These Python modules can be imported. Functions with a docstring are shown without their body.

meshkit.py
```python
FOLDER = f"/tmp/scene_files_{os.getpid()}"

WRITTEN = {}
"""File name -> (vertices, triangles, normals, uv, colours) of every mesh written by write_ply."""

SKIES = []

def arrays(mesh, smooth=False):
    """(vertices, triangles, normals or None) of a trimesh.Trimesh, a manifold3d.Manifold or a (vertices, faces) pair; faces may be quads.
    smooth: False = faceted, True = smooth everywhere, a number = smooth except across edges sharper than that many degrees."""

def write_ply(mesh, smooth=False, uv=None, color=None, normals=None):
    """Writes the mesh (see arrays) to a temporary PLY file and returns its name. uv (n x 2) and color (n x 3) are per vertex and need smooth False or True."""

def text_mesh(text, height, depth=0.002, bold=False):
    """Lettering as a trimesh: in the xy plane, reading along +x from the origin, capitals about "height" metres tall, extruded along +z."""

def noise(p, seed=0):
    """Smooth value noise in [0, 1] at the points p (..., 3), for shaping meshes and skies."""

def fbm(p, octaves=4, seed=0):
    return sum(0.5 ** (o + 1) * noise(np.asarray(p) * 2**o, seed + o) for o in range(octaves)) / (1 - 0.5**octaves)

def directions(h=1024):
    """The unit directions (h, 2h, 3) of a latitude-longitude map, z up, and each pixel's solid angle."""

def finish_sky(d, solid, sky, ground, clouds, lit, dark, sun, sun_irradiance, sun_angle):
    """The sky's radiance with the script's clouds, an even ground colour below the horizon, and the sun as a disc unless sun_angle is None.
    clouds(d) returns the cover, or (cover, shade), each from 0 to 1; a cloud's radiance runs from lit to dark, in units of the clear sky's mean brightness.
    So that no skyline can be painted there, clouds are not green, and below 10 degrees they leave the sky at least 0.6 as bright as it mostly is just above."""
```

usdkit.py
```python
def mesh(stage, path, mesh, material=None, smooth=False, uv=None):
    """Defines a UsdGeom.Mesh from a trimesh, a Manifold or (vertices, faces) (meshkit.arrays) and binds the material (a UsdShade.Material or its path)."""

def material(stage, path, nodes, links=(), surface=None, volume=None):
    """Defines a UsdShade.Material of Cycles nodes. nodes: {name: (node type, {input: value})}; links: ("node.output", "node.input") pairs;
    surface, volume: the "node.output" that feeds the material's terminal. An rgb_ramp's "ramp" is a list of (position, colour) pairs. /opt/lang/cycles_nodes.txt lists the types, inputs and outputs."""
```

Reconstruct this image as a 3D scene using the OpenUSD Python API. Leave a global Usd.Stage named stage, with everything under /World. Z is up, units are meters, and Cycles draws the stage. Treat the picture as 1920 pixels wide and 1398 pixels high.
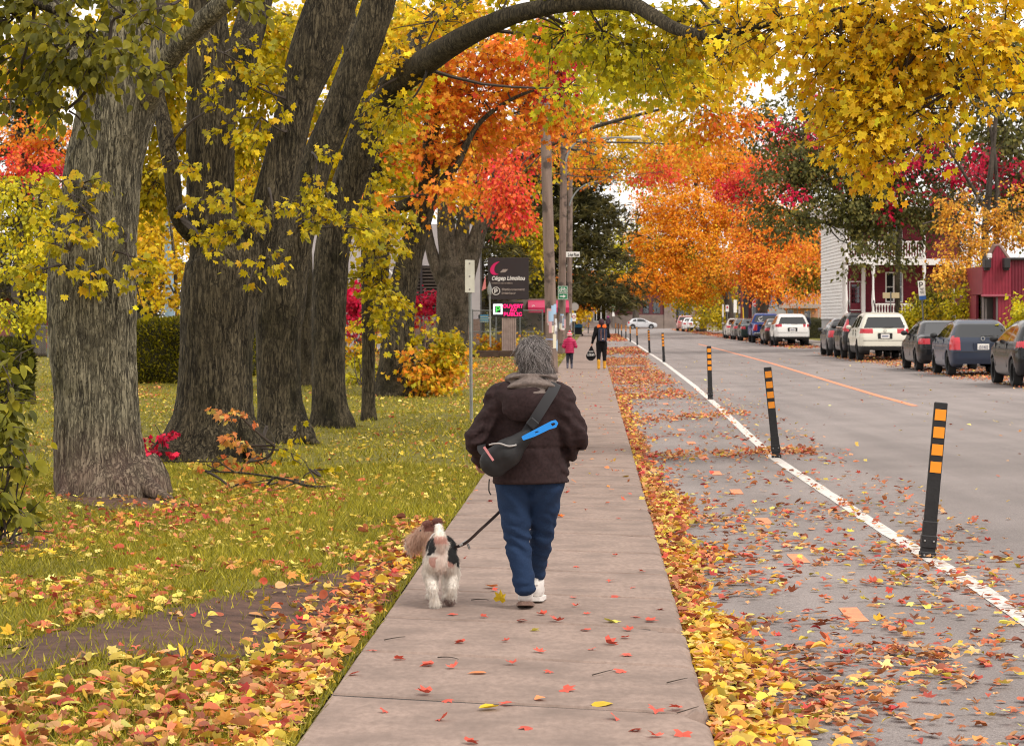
import math, numpy as np, trimesh, usdkit, meshkit
from pxr import Usd, UsdGeom, UsdLux, UsdShade, Gf, Sdf, Vt
from scipy.spatial import cKDTree, ConvexHull
from shapely.geometry import Polygon, Point
import shapely

stage = Usd.Stage.CreateInMemory()
UsdGeom.SetStageUpAxis(stage, 'Z'); UsdGeom.SetStageMetersPerUnit(stage, 1.0)
UsdGeom.Xform.Define(stage, '/World'); UsdGeom.Scope.Define(stage, '/World/Looks')
T = Sdf.ValueTypeNames
# ---------------- camera: level, eye 1.62 m over the sidewalk, horizon lifted with lens shift ----------------
F, H, HZ, CX = 4500.0, 1.62, 594.0, 960.0          # focal length in photograph pixels, eye height, horizon row, centre column
cam = UsdGeom.Camera.Define(stage, '/World/camera')
cam.AddTranslateOp().Set(Gf.Vec3d(0, 0, H)); cam.AddRotateXOp().Set(90.0)
cam.CreateHorizontalApertureAttr(36.0); cam.CreateVerticalApertureAttr(36.0 * 745 / 1024)
cam.CreateFocalLengthAttr(36.0 * F / 1920)
cam.CreateVerticalApertureOffsetAttr(-36.0 * (699 - HZ) / 1920)
cam.CreateFStopAttr(11.0); cam.CreateFocusDistanceAttr(14.5)
cam.CreateClippingRangeAttr(Gf.Vec2f(0.1, 5000)); cam.CreateExposureAttr(0.85)
# ---------------- sky and sun: bright overcast ----------------
SUN = np.array([0.45, -0.45, 0.77]); SUN /= np.linalg.norm(SUN)
usdkit.material(stage, '/World/Looks/sky', {
    'sky': ('sky_texture', {'sky_type': 'single_scattering', 'sun_disc': False, 'sun_elevation': math.asin(SUN[2]), 'sun_rotation': math.atan2(SUN[0], SUN[1]), 'air_density': 1.0, 'aerosol_density': 2.0}),
    'tc': ('texture_coordinate', {}), 'mp': ('mapping', {'scale': (1, 1, 2.5)}),
    'n': ('noise_texture', {'scale': 1.6, 'detail': 5, 'roughness': 0.55}),
    'cov': ('rgb_ramp', {'ramp': [(0.2, (0.8,) * 3), (0.55, (1.0,) * 3)]}),
    'tone': ('rgb_ramp', {'ramp': [(0.25, (6.8, 6.6, 6.5)), (0.75, (8.9, 8.5, 8.2))]}),
    'mx': ('mix', {}), 'bg': ('background_shader', {'strength': 0.1})},
    [('tc.generated', 'mp.vector'), ('mp.vector', 'n.vector'), ('n.fac', 'cov.fac'), ('n.fac', 'tone.fac'), ('cov.color', 'mx.fac'), ('sky.color', 'mx.color1'), ('tone.color', 'mx.color2'), ('mx.color', 'bg.color')], surface='bg.background')
dome = UsdLux.DomeLight.Define(stage, '/World/sky'); dome.CreateIntensityAttr(1.0)
UsdShade.MaterialBindingAPI.Apply(dome.GetPrim()).Bind(UsdShade.Material.Get(stage, '/World/Looks/sky'))
sun = UsdLux.DistantLight.Define(stage, '/World/sun')
sun.CreateIntensityAttr(0.4); sun.CreateAngleAttr(16.0); sun.CreateColorAttr(Gf.Vec3f(1.0, 0.95, 0.88)); sun.GetPrim().CreateAttribute('inputs:normalize', T.Bool).Set(True)
_z = SUN; _x = np.cross([0, 0, 1.0], _z); _x /= np.linalg.norm(_x); _y = np.cross(_z, _x)
sun.AddTransformOp().Set(Gf.Matrix4d(*_x, 0, *_y, 0, *_z, 0, 0, 0, 0, 1))

# ---------------- helpers ----------------
R = np.random.default_rng(7)
SL = 0.0337                                         # the street runs along (SL, 1)
def P(x, y, Y): return np.array([(x - CX) / F * Y, Y, H - (y - HZ) / F * Y])   # pixel of the photograph at distance Y
def G(x, y, z=0.0): return P(x, y, F * (H - z) / (y - HZ))
def U(u, Y, z=0.0): return np.array([u + SL * Y, Y, z])                        # u metres right of the street line
def zroad(u): return -0.12 + 0.022 * (np.clip(u, 0.48, 11.3) - 0.48)
def GR(x, y):
    z = 0.0
    for _ in range(12):
        p = G(x, y, z); z = float(zroad(p[0] - SL * p[1]))
    return G(x, y, z)
def lin(c):
    c = np.asarray(c, float) / 255.0
    return np.where(c <= 0.04045, c / 12.92, ((c + 0.055) / 1.055) ** 2.4)
def unit(v): v = np.asarray(v, float); return v / (np.linalg.norm(v, axis=-1, keepdims=True) + 1e-12)
_n, LOC = {}, {}
def path_for(name, parent=None):
    base = (str(parent) if parent else '/World') + '/' + name
    k = _n.get(base, -1) + 1; _n[base] = k
    return base if k == 0 else base + '_%03d' % k
def tag(p, label=None, cat=None, group=None, kind=None):
    p = p.GetPrim() if hasattr(p, 'GetPrim') else p
    for k, v in (('label', label), ('category', cat), ('group', group), ('kind', kind)):
        if v: p.SetCustomDataByKey(k, v)
    return p
def thing(name, label, cat, loc=(0, 0, 0), group=None, rotz=0.0, rot=None):
    x = UsdGeom.Xform.Define(stage, path_for(name)); x.AddTranslateOp().Set(Gf.Vec3d(*map(float, loc)))
    if rot is not None: x.AddRotateXYZOp().Set(Gf.Vec3f(*map(float, rot)))
    elif rotz: x.AddRotateZOp().Set(float(rotz))
    LOC[str(x.GetPath())] = np.array(loc, float)
    return tag(x, label, cat, group)
def structure(name, mesh, mat, **k): return tag(obj(name, mesh, mat, **k), kind='structure')
def vf(m):
    if isinstance(m, trimesh.Trimesh): return np.array(m.vertices), np.array(m.faces)
    if hasattr(m, 'to_mesh'):
        q = m.to_mesh(); return np.array(q.vert_properties[:, :3], float), np.array(q.tri_verts)
    v, f = np.asarray(m[0], float), np.asarray(m[1], int)
    return (v, np.vstack([f[:, [0, 1, 2]], f[:, [0, 2, 3]]])) if f.shape[1] == 4 else (v, f)
def cat(ms):
    ms = [vf(m) for m in ms]; o = np.cumsum([0] + [len(m[0]) for m in ms])
    return np.vstack([m[0] for m in ms]), np.vstack([m[1] + a for m, a in zip(ms, o)])
def obj(name, mesh, mat, parent=None, smooth=False, col=None, local=False, **tags):
    """One Mesh prim. Given in world coordinates unless local; a child is stored relative to its thing's place."""
    v, f = vf(mesh)
    if parent is not None and not local:
        top = '/'.join(str(parent.GetPath()).split('/')[:3]); v = v - LOC.get(top, np.zeros(3))
    if col is not None: smooth = bool(smooth)
    m = usdkit.mesh(stage, path_for(name, parent.GetPath() if parent is not None else None), (v, f), mat, smooth=smooth)
    if col is not None: UsdGeom.PrimvarsAPI(m).CreatePrimvar('col', T.Color3fArray, 'vertex').Set(Vt.Vec3fArray.FromNumpy(np.asarray(col, np.float32)))
    return tag(m, **tags) if tags else m.GetPrim()
def solo(name, mesh, mat, label, category, group=None, **k): return tag(obj(name, mesh, mat, **k), label, category, group)
def copy_of(src, loc, rot=None, label=None, group=None):
    src = src.GetPrim() if hasattr(src, 'GetPrim') else src; was = src.GetCustomData()
    import re
    r = thing(re.sub(r'_\d{3}$', '', src.GetName()), label or was['label'], was['category'], loc, group or was.get('group'), rot=rot)
    r.GetReferences().AddInternalReference(src.GetPath()); r.SetInstanceable(True)
    return r
# --- meshes
def box(x0, x1, y0, y1, z0, z1, c=0.0):
    if c <= 0:
        m = trimesh.creation.box([x1 - x0, y1 - y0, z1 - z0]); m.apply_translation([(x0 + x1) / 2, (y0 + y1) / 2, (z0 + z1) / 2]); return vf(m)
    pts = []
    for sx in (0, 1):
        for sy in (0, 1):
            for sz in (0, 1):
                p = np.array([(x0, x1)[sx], (y0, y1)[sy], (z0, z1)[sz]]); s = np.array([1 - 2 * sx, 1 - 2 * sy, 1 - 2 * sz]) * c
                for k in range(3):
                    q = p + s; q[k] = p[k]; pts.append(q)
    return hull(pts)
def hull(pts):
    m = trimesh.Trimesh(*(lambda h: (np.asarray(pts), h.simplices))(ConvexHull(np.asarray(pts))), process=True); m.remove_unreferenced_vertices(); trimesh.repair.fix_normals(m); return vf(m)
def xf(m, rot=(0, 0, 0), t=(0, 0, 0), s=1.0):
    v, f = vf(m); a = trimesh.transformations.euler_matrix(*np.radians(rot), 'sxyz')[:3, :3]
    return (v * s) @ a.T + np.asarray(t), f
def smooth_path(pts, n):
    pts = np.asarray(pts, float)
    if len(pts) < 3: return np.array([pts[0] + (pts[-1] - pts[0]) * t for t in np.linspace(0, 1, n)])
    from scipy.interpolate import PchipInterpolator
    d = np.r_[0, np.cumsum(np.maximum(np.linalg.norm(np.diff(pts[:, :3], axis=0), axis=1), 1e-6))]
    return PchipInterpolator(d, pts)(np.linspace(0, d[-1], n))
def tube(pts, rad, sides=8, caps=True):
    p = np.asarray(pts, float); n = len(p); rad = np.broadcast_to(rad, (n,))
    t = unit(np.gradient(p, axis=0)); a = np.zeros_like(p)
    u = np.cross(t[0], [0, 0, 1.0]); u = u if np.linalg.norm(u) > 0.05 else np.cross(t[0], [0, 1.0, 0]); a[0] = unit(u)
    for i in range(1, n): w = a[i - 1] - t[i] * (a[i - 1] @ t[i]); a[i] = unit(w)
    b = np.cross(t, a); g = np.arange(sides) * 2 * np.pi / sides
    v = (p[:, None] + rad[:, None, None] * (np.cos(g)[None, :, None] * a[:, None] + np.sin(g)[None, :, None] * b[:, None])).reshape(-1, 3)
    i, j = np.meshgrid(np.arange(n - 1), np.arange(sides), indexing='ij'); j2 = (j + 1) % sides
    f = np.stack([i * sides + j, i * sides + j2, (i + 1) * sides + j2, (i + 1) * sides + j], -1).reshape(-1, 4)
    f = np.vstack([f[:, [0, 1, 2]], f[:, [0, 2, 3]]])
    if caps:
        v = np.vstack([v, p[0], p[-1]]); k = np.arange(sides); k2 = (k + 1) % sides; e = (n - 1) * sides
        f = np.vstack([f, np.stack([np.full(sides, len(v) - 2), k2, k], 1), np.stack([np.full(sides, len(v) - 1), e + k, e + k2], 1)])
    return v, f
def tubes(segs, r0, r1, sides=3):
    """Many short tubes at once: segs (n, m, 3) polylines, r0, r1 (n,)."""
    s = np.asarray(segs, float); n, m = s.shape[:2]
    if n == 0: return np.zeros((0, 3)), np.zeros((0, 3), int)
    t = unit(s[:, -1] - s[:, 0]); a = unit(np.cross(t, np.where(np.abs(t[:, 2:]) < 0.9, [0, 0, 1.0], [1.0, 0, 0]))); b = np.cross(t, a)
    g = np.arange(sides) * 2 * np.pi / sides
    ring = np.cos(g)[None, :, None] * a[:, None] + np.sin(g)[None, :, None] * b[:, None]
    rr = r0[:, None] + (r1 - r0)[:, None] * np.linspace(0, 1, m)
    v = s[:, :, None] + rr[:, :, None, None] * ring[:, None]
    q = np.arange(n)[:, None, None] * m * sides; i = np.arange(m - 1)[None, :, None]; j = np.arange(sides)[None, None]; j2 = (j + 1) % sides
    f = np.stack([q + i * sides + j, q + i * sides + j2, q + (i + 1) * sides + j2, q + (i + 1) * sides + j], -1).reshape(-1, 4)
    return v.reshape(-1, 3), np.vstack([f[:, [0, 1, 2]], f[:, [0, 2, 3]]])
def lathe(prof, sides=24):
    prof = np.asarray(prof, float); g = np.arange(sides) * 2 * np.pi / sides; n = len(prof)
    v = np.stack([prof[:, 0, None] * np.cos(g), prof[:, 0, None] * np.sin(g), np.broadcast_to(prof[:, 1, None], (n, sides))], -1).reshape(-1, 3)
    i, j = np.meshgrid(np.arange(n - 1), np.arange(sides), indexing='ij'); j2 = (j + 1) % sides
    f = np.stack([i * sides + j, i * sides + j2, (i + 1) * sides + j2, (i + 1) * sides + j], -1).reshape(-1, 4)
    return v, np.vstack([f[:, [0, 1, 2]], f[:, [0, 2, 3]]])
def prism(poly, depth):
    """Polygon in xy extruded along +z."""
    poly = poly if isinstance(poly, Polygon) else Polygon(poly)
    return vf(trimesh.creation.extrude_polygon(poly, depth, engine='earcut'))
def wallprism(poly, y0, y1):
    """Polygon in xz extruded along y from y0 to y1."""
    v, f = prism(poly, abs(y1 - y0)); return np.stack([v[:, 0], max(y0, y1) - v[:, 2], v[:, 1]], 1), f
def grid(xs, ys, zf):
    X, Y = np.meshgrid(xs, ys, indexing='ij'); v = np.stack([X, Y, zf(X, Y)], -1).reshape(-1, 3); m = len(ys)
    i, j = np.meshgrid(np.arange(len(xs) - 1), np.arange(m - 1), indexing='ij')
    return v, np.stack([i * m + j, (i + 1) * m + j, (i + 1) * m + j + 1, i * m + j + 1], -1).reshape(-1, 4)
def text(s, h, depth=0.004, bold=False): return vf(meshkit.text_mesh(s, h, depth, bold))
def upright(m, at=(0, 0, 0), yaw=0.0):
    """Flat lettering (xy plane, facing +z) stood up to face the camera (-y), then turned."""
    v, f = vf(m); v = np.stack([v[:, 0], -v[:, 2], v[:, 1]], 1); return xf((v, f), (0, 0, yaw), at)
def centre(m):
    v, f = vf(m); c = (v.min(0) + v.max(0)) / 2; c[2] = 0; return v - c, f
def snet(fn, lo, hi, h):
    """Naive surface nets of fn(points) < 0."""
    lo = np.asarray(lo, float); n = np.ceil((np.asarray(hi) - lo) / h).astype(int) + 1
    ax = [lo[i] + h * np.arange(n[i]) for i in range(3)]
    v = fn(np.stack(np.meshgrid(*ax, indexing='ij'), -1).reshape(-1, 3)).reshape(n)
    s = v < 0; c = n - 1
    cut = lambda a, o: a[o[0]:o[0] + c[0], o[1]:o[1] + c[1], o[2]:o[2] + c[2]]
    S = sum(cut(s, o).astype(np.int8) for o in np.ndindex(2, 2, 2)); act = (S > 0) & (S < 8)
    idx = np.full(c, -1); idx[act] = np.arange(act.sum()); I = np.argwhere(act)
    pos, cnt = np.zeros((len(I), 3)), np.zeros(len(I))
    for d in range(3):
        e1, e2 = [k for k in range(3) if k != d]
        for a in (0, 1):
            for b in (0, 1):
                o = np.zeros(3, int); o[e1], o[e2] = a, b; o2 = o.copy(); o2[d] = 1
                v0, v1 = v[tuple((I + o).T)], v[tuple((I + o2).T)]; x = (v0 < 0) != (v1 < 0)
                q = (I + o).astype(float); q[:, d] += np.where(x, v0 / np.where(x, v0 - v1, 1), 0)
                pos[x] += q[x]; cnt[x] += 1
    pos = lo + h * pos / np.maximum(cnt, 1)[:, None]; faces = []
    for d in range(3):
        e1, e2 = [(1, 2), (2, 0), (0, 1)][d]
        sl0 = [slice(1, -1)] * 3; sl0[d] = slice(0, -1); sl1 = list(sl0); sl1[d] = slice(1, None)
        a0, a1 = s[tuple(sl0)], s[tuple(sl1)]; E = np.argwhere(a0 != a1); flip = a0[tuple(E.T)]
        E = E + np.array([0 if k == d else 1 for k in range(3)])
        D1 = np.eye(3, dtype=int)[e1]; D2 = np.eye(3, dtype=int)[e2]
        q = np.stack([idx[tuple((E - D1 - D2).T)], idx[tuple((E - D2).T)], idx[tuple(E.T)], idx[tuple((E - D1).T)]], 1)
        q[~flip] = q[~flip][:, ::-1]; faces.append(q)
    f = np.vstack(faces); return pos, np.vstack([f[:, [0, 1, 2]], f[:, [0, 2, 3]]])
def cone(p, a, b, ra, rb, s=(1, 1, 1)):
    a, b, s = np.asarray(a, float), np.asarray(b, float), np.asarray(s, float); q, e = (p - a) * s, (b - a) * s
    t = np.clip(q @ e / max(e @ e, 1e-9), 0, 1); return np.linalg.norm(q - t[:, None] * e, axis=1) - (ra + (rb - ra) * t)
def ell(p, c, r):
    r = np.asarray(r, float); q = (p - np.asarray(c)) / r; k = np.linalg.norm(q, axis=1); return (k - 1) * r.min()
def smin(a, b, k): h = np.clip(0.5 + 0.5 * (b - a) / k, 0, 1); return b + (a - b) * h - k * h * (1 - h)
def smax(a, b, k): return -smin(-a, -b, k)
def sunion(ds, k):
    d = ds[0]
    for e in ds[1:]: d = smin(d, e, k)
    return d
# --- materials
_m = {}
def mat(name, nodes, links, surface='p.BSDF', volume=None):
    if name not in _m: _m[name] = usdkit.material(stage, '/World/Looks/' + name, nodes, links, surface=surface, volume=volume)
    return _m[name]
def plain(name, c, rough=0.6, metal=0.0, spec=0.5, coat=0.0, emit=0.0, ior=1.5):
    c = lin(c) if max(c) > 1 else c
    d = {'base_color': c, 'roughness': rough, 'metallic': metal, 'specular_ior_level': spec, 'coat_weight': coat, 'ior': ior}
    if emit: d.update(emission_color=c, emission_strength=emit)
    return mat(name, {'p': ('principled_bsdf', d)}, [])
def noisy(name, c1, c2, scale=8, rough=0.7, bump=0.3, bscale=None, stretch=(1, 1, 1), detail=5, lo=0.3, hi=0.7, dist=0.02, spec=0.4, c3=None, s3=1.0, t3=(0.52, 0.62), space='position', rnd=0.0):
    """Two colours mixed by noise, an optional third in large blotches, and relief from a finer noise."""
    c1, c2 = [lin(c) if max(c) > 1 else np.asarray(c, float) for c in (c1, c2)]
    src = ('g', 'geometry', 'g.position') if space == 'position' else ('g', 'texture_coordinate', 'g.object')
    N = {'g': (src[1], {}), 'mp': ('mapping', {'scale': stretch}), 'n': ('noise_texture', {'scale': scale, 'detail': detail, 'roughness': 0.6}),
         'r': ('rgb_ramp', {'ramp': [(lo, c1), (hi, c2)]}), 'p': ('principled_bsdf', {'roughness': rough, 'specular_ior_level': spec}),
         'n2': ('noise_texture', {'scale': bscale or scale * 4, 'detail': 4, 'roughness': 0.65}), 'b': ('bump', {'strength': bump, 'distance': dist})}
    L = [(src[2], 'mp.vector'), ('mp.vector', 'n.vector'), ('mp.vector', 'n2.vector'), ('n.fac', 'r.fac'), ('n2.fac', 'b.height'), ('b.normal', 'p.normal')]
    out = 'r.color'
    if c3 is not None:
        N['n3'] = ('noise_texture', {'scale': s3, 'detail': 4, 'roughness': 0.6}); N['r3'] = ('rgb_ramp', {'ramp': [(t3[0], (0, 0, 0)), (t3[1], (1, 1, 1))]}); N['m3'] = ('mix', {'color2': lin(c3) if max(c3) > 1 else c3})
        L += [(src[2], 'n3.vector'), ('n3.fac', 'r3.fac'), ('r3.color', 'm3.fac'), (out, 'm3.color1')]; out = 'm3.color'
    if rnd:
        N['oi'] = ('object_info', {}); N['mr'] = ('map_range', {'from_min': 0, 'from_max': 1, 'to_min': 1 - rnd, 'to_max': 1 + rnd}); N['hv'] = ('hsv', {'hue': 0.5, 'saturation': 1.0})
        L += [('oi.random', 'mr.value'), ('mr.result', 'hv.value'), (out, 'hv.color')]; out = 'hv.color'
    return mat(name, N, L + [(out, 'p.base_color')])
def leafmat(name, trans=0.35, rough=0.55):
    return mat(name, {'a': ('attribute', {'attribute': 'col'}), 'p': ('principled_bsdf', {'roughness': rough, 'specular_ior_level': 0.25}), 't': ('translucent_bsdf', {}), 'm': ('mix_closure', {'fac': trans})},
               [('a.color', 'p.base_color'), ('a.color', 't.color'), ('p.BSDF', 'm.closure1'), ('t.BSDF', 'm.closure2')], surface='m.closure')
LEAF = leafmat('leaf'); LITTER = leafmat('litter', 0.12, 0.6); GRASS = leafmat('grass_blade', 0.25, 0.6)
VCOL = mat('tinted', {'a': ('attribute', {'attribute': 'col'}), 'p': ('principled_bsdf', {'roughness': 0.75, 'specular_ior_level': 0.25})}, [('a.color', 'p.base_color')])
# ---------------- leaves ----------------
def polar(l): return np.array([(r * math.cos(math.radians(a)), r * math.sin(math.radians(a))) for a, r in l])
def mirror(l): return l + [(180 - a, r) for a, r in l[::-1]]
_half = [(272, .12), (300, .42), (318, .36), (342, .72), (352, .62), (6, .78), (19, .55), (33, .74), (40, .8), (47, 1.0), (56, .78), (66, .58), (76, .74), (83, .8), (90, 1.08)]
FULL = polar(_half + [(180 - a, r) for a, r in _half[-2::-1]])
MID = polar([(270, .2), (312, .6), (350, .78), (18, .56), (45, 1.0), (66, .6), (90, 1.08), (114, .6), (135, 1.0), (162, .56), (190, .78), (228, .6)])
OVAL = np.array([(.0, -.75), (.42, -.6), (.62, -.1), (.45, .5), (0, 1.05), (-.45, .5), (-.62, -.1), (-.42, -.6)])
NARROW = np.array([(0, -.9), (.3, -.3), (.26, .4), (0, 1.1), (-.26, .4), (-.3, -.3)])
RHOMB = np.array([(0, -.7), (.62, .05), (0, .95), (-.62, .05)])
def scatter(tmpl, pos, tip, nrm, size, col, curl=0.35, fold=0.25, rng=None):
    """Leaves as one mesh with a colour per leaf: outline fans bent along the midrib and drooping at the tip."""
    rng = rng or R; N = len(pos); k = len(tmpl)
    d = unit(tip); n = unit(nrm - d * np.sum(nrm * d, 1, keepdims=True)); t = np.cross(d, n)
    o = tmpl if k == 4 else np.vstack([tmpl, [[0, 0.1]]])
    x, y = o[:, 0], o[:, 1]; cu = curl * rng.uniform(0.2, 1.6, (N, 1)) * rng.choice([-1, 1], (N, 1), p=[.35, .65]); fo = fold * rng.uniform(-0.4, 1.6, (N, 1))
    z = fo * np.abs(x) - cu * (y ** 2) * 0.5 - cu * 0.5 * x ** 2
    s = np.broadcast_to(size, (N,))[:, None]
    v = pos[:, None] + s[:, :, None] * (x[None, :, None] * t[:, None] + y[None, :, None] * d[:, None] + z[:, :, None] * n[:, None])
    if k == 4: f0 = np.array([[0, 1, 2], [0, 2, 3]])
    else: i = np.arange(k); f0 = np.stack([np.full(k, k), i, (i + 1) % k], 1)
    f = (np.arange(N)[:, None, None] * len(o) + f0).reshape(-1, 3)
    c = np.repeat(col[:, None], len(o), 1)
    if k > 4: c[:, -1] *= 0.86
    return v.reshape(-1, 3), f, c.reshape(-1, 3)
def pal(colors, weights, n, rng, jit=0.16):
    c = np.array([lin(c) for c in colors]); w = np.array(weights, float); i = rng.choice(len(c), n, p=w / w.sum()); j = rng.choice(len(c), n, p=w / w.sum())
    t = rng.uniform(0, 0.35, (n, 1)); v = c[i] * (1 - t) + c[j] * t
    return np.clip(v * np.exp(rng.normal(0, jit, (n, 1))), 0.003, 0.9)
# ---------------- the ground ----------------
def zlawn(X, Y):
    u = X - SL * Y; p = np.stack([X * 0.5, Y * 0.25, 0 * X], -1)
    edge = np.clip((-1.2 - u) / 1.5, 0, 1)
    bank = 0.10 * np.exp(-((u + 2.4 - 0.02 * Y) / 0.7) ** 2)
    return -0.03 + edge * (0.12 * (meshkit.fbm(p, 3, 3) - 0.5) + bank)
lawn_m = noisy('lawn', (86, 82, 22), (126, 116, 36), scale=3.0, rough=0.95, bump=0.8, bscale=60, c3=(84, 70, 44), s3=0.8, t3=(0.58, 0.75), dist=0.03)
us = np.r_[-120, -60, -40, np.linspace(-30, -1.15, 90)]; ys = np.r_[2, 5, np.linspace(8, 60, 140), np.linspace(62, 345, 60)]
Ug, Yg = np.meshgrid(us, ys, indexing='ij')
v, f = grid(us, ys, lambda u, y: zlawn(u + SL * y, y)); v[:, 0] += SL * v[:, 1]
structure('lawn', (v, f), lawn_m, smooth=True)
dirt_far = noisy('far_earth', (96, 88, 60), (120, 108, 70), scale=0.5, rough=0.95, bump=0.3)
structure('ground', grid(np.linspace(-1500, 1500, 9), np.linspace(-200, 2500, 9), lambda x, y: 0 * x - 0.45), dirt_far)
# worn earth beside the sidewalk
soil = noisy('bare_soil', (66, 45, 36), (102, 74, 60), scale=9, rough=0.95, bump=0.7, bscale=45, dist=0.03)
def patch(name, px, m, lift=0.006, rag=0.05, seed=1, step=0.12, zf=None):
    g = np.array([G(x, y, 0)[:2] for x, y in px]); pl = Polygon(g).buffer(0)
    step = step / 3; b = pl.bounds; nx, ny = int((b[2] - b[0]) / (step * 0.8)) + 2, int((b[3] - b[1]) / step) + 2
    X, Y = np.meshgrid(np.linspace(b[0], b[2], nx), np.linspace(b[1], b[3], ny), indexing='ij')
    J = meshkit.fbm(np.stack([X * 3, Y * 1.5, 0 * X], -1), 3, seed) - 0.5
    inside = shapely.contains_xy(pl, X + J * 0.5, Y + J * 1.2)
    v, f = grid(np.linspace(b[0], b[2], nx), np.linspace(b[1], b[3], ny), lambda a, c: (zf or zlawn)(a, c) + lift)
    f = f[inside.ravel()[f].sum(1) >= 3]; k, f2 = np.unique(f, return_inverse=True); return structure(name, (v[k], f2.reshape(-1, 4)), m, smooth=True)
SOILPX = [(-60, 1300), (-60, 1240), (90, 1212), (230, 1185), (360, 1150), (480, 1112), (600, 1082), (700, 1050), (775, 1030), (745, 1085), (690, 1150), (640, 1178), (560, 1195), (480, 1232), (330, 1232), (180, 1252), (60, 1282)]
patch('bare_earth', SOILPX, soil)
patch('bare_earth', [(-80, 1030), (-80, 985), (40, 990), (140, 1010), (60, 1028)], soil, seed=5)
patch('bare_earth', [(100, 930), (150, 905), (300, 912), (390, 938), (300, 945), (200, 945)], soil, seed=6)
# road, kerbs, far side
asph = mat('asphalt', {'g': ('geometry', {}), 'n': ('noise_texture', {'scale': 90, 'detail': 3, 'roughness': 0.7}), 'n1': ('noise_texture', {'scale': 0.35, 'detail': 5, 'roughness': 0.6}), 'mp': ('mapping', {'scale': (1.2, 0.06, 1)}), 'n3': ('noise_texture', {'scale': 1.6, 'detail': 3}),
    'vo': ('voronoi_texture', {'scale': 160}), 'r': ('rgb_ramp', {'ramp': [(0.25, lin((96, 87, 84))), (0.5, lin((132, 122, 118))), (0.8, lin((168, 157, 151)))]}), 'r1': ('rgb_ramp', {'ramp': [(0.3, (0.78,) * 3), (0.7, (1.12,) * 3)]}), 'r3': ('rgb_ramp', {'ramp': [(0.35, (0.86,) * 3), (0.65, (1.08,) * 3)]}),
    'm': ('mix', {'mix_type': 'multiply', 'fac': 1.0}), 'm2': ('mix', {'mix_type': 'multiply', 'fac': 1.0}), 'b': ('bump', {'strength': 0.5, 'distance': 0.006}), 'p': ('principled_bsdf', {'roughness': 0.8, 'specular_ior_level': 0.35})},
    [('g.position', 'n.vector'), ('g.position', 'n1.vector'), ('g.position', 'mp.vector'), ('mp.vector', 'n3.vector'), ('g.position', 'vo.vector'), ('n.fac', 'r.fac'), ('n1.fac', 'r1.fac'), ('n3.fac', 'r3.fac'), ('r.color', 'm.color1'), ('r1.color', 'm.color2'), ('m.color', 'm2.color1'), ('r3.color', 'm2.color2'), ('m2.color', 'p.base_color'), ('vo.distance', 'b.height'), ('b.normal', 'p.normal')])
ur = np.linspace(0.46, 11.35, 30)
v, f = grid(ur, np.r_[2, np.linspace(6, 60, 60), np.linspace(63, 320, 60)], lambda u, y: zroad(u) + 0 * y); v[:, 0] += SL * v[:, 1]
structure('road', (v, f), asph, smooth=True)
def street_box(u0, u1, Y0, Y1, z0, z1, c=0.0):
    v, f = box(u0, u1, Y0, Y1, z0, z1, c); v[:, 0] += SL * v[:, 1]; return v, f
structure('side_street', street_box(11.36, 60, 101, 116, -0.3, 0.118), asph)
structure('cross_street', street_box(-60, 80, 322, 336, -0.3, -0.02), asph)
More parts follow.
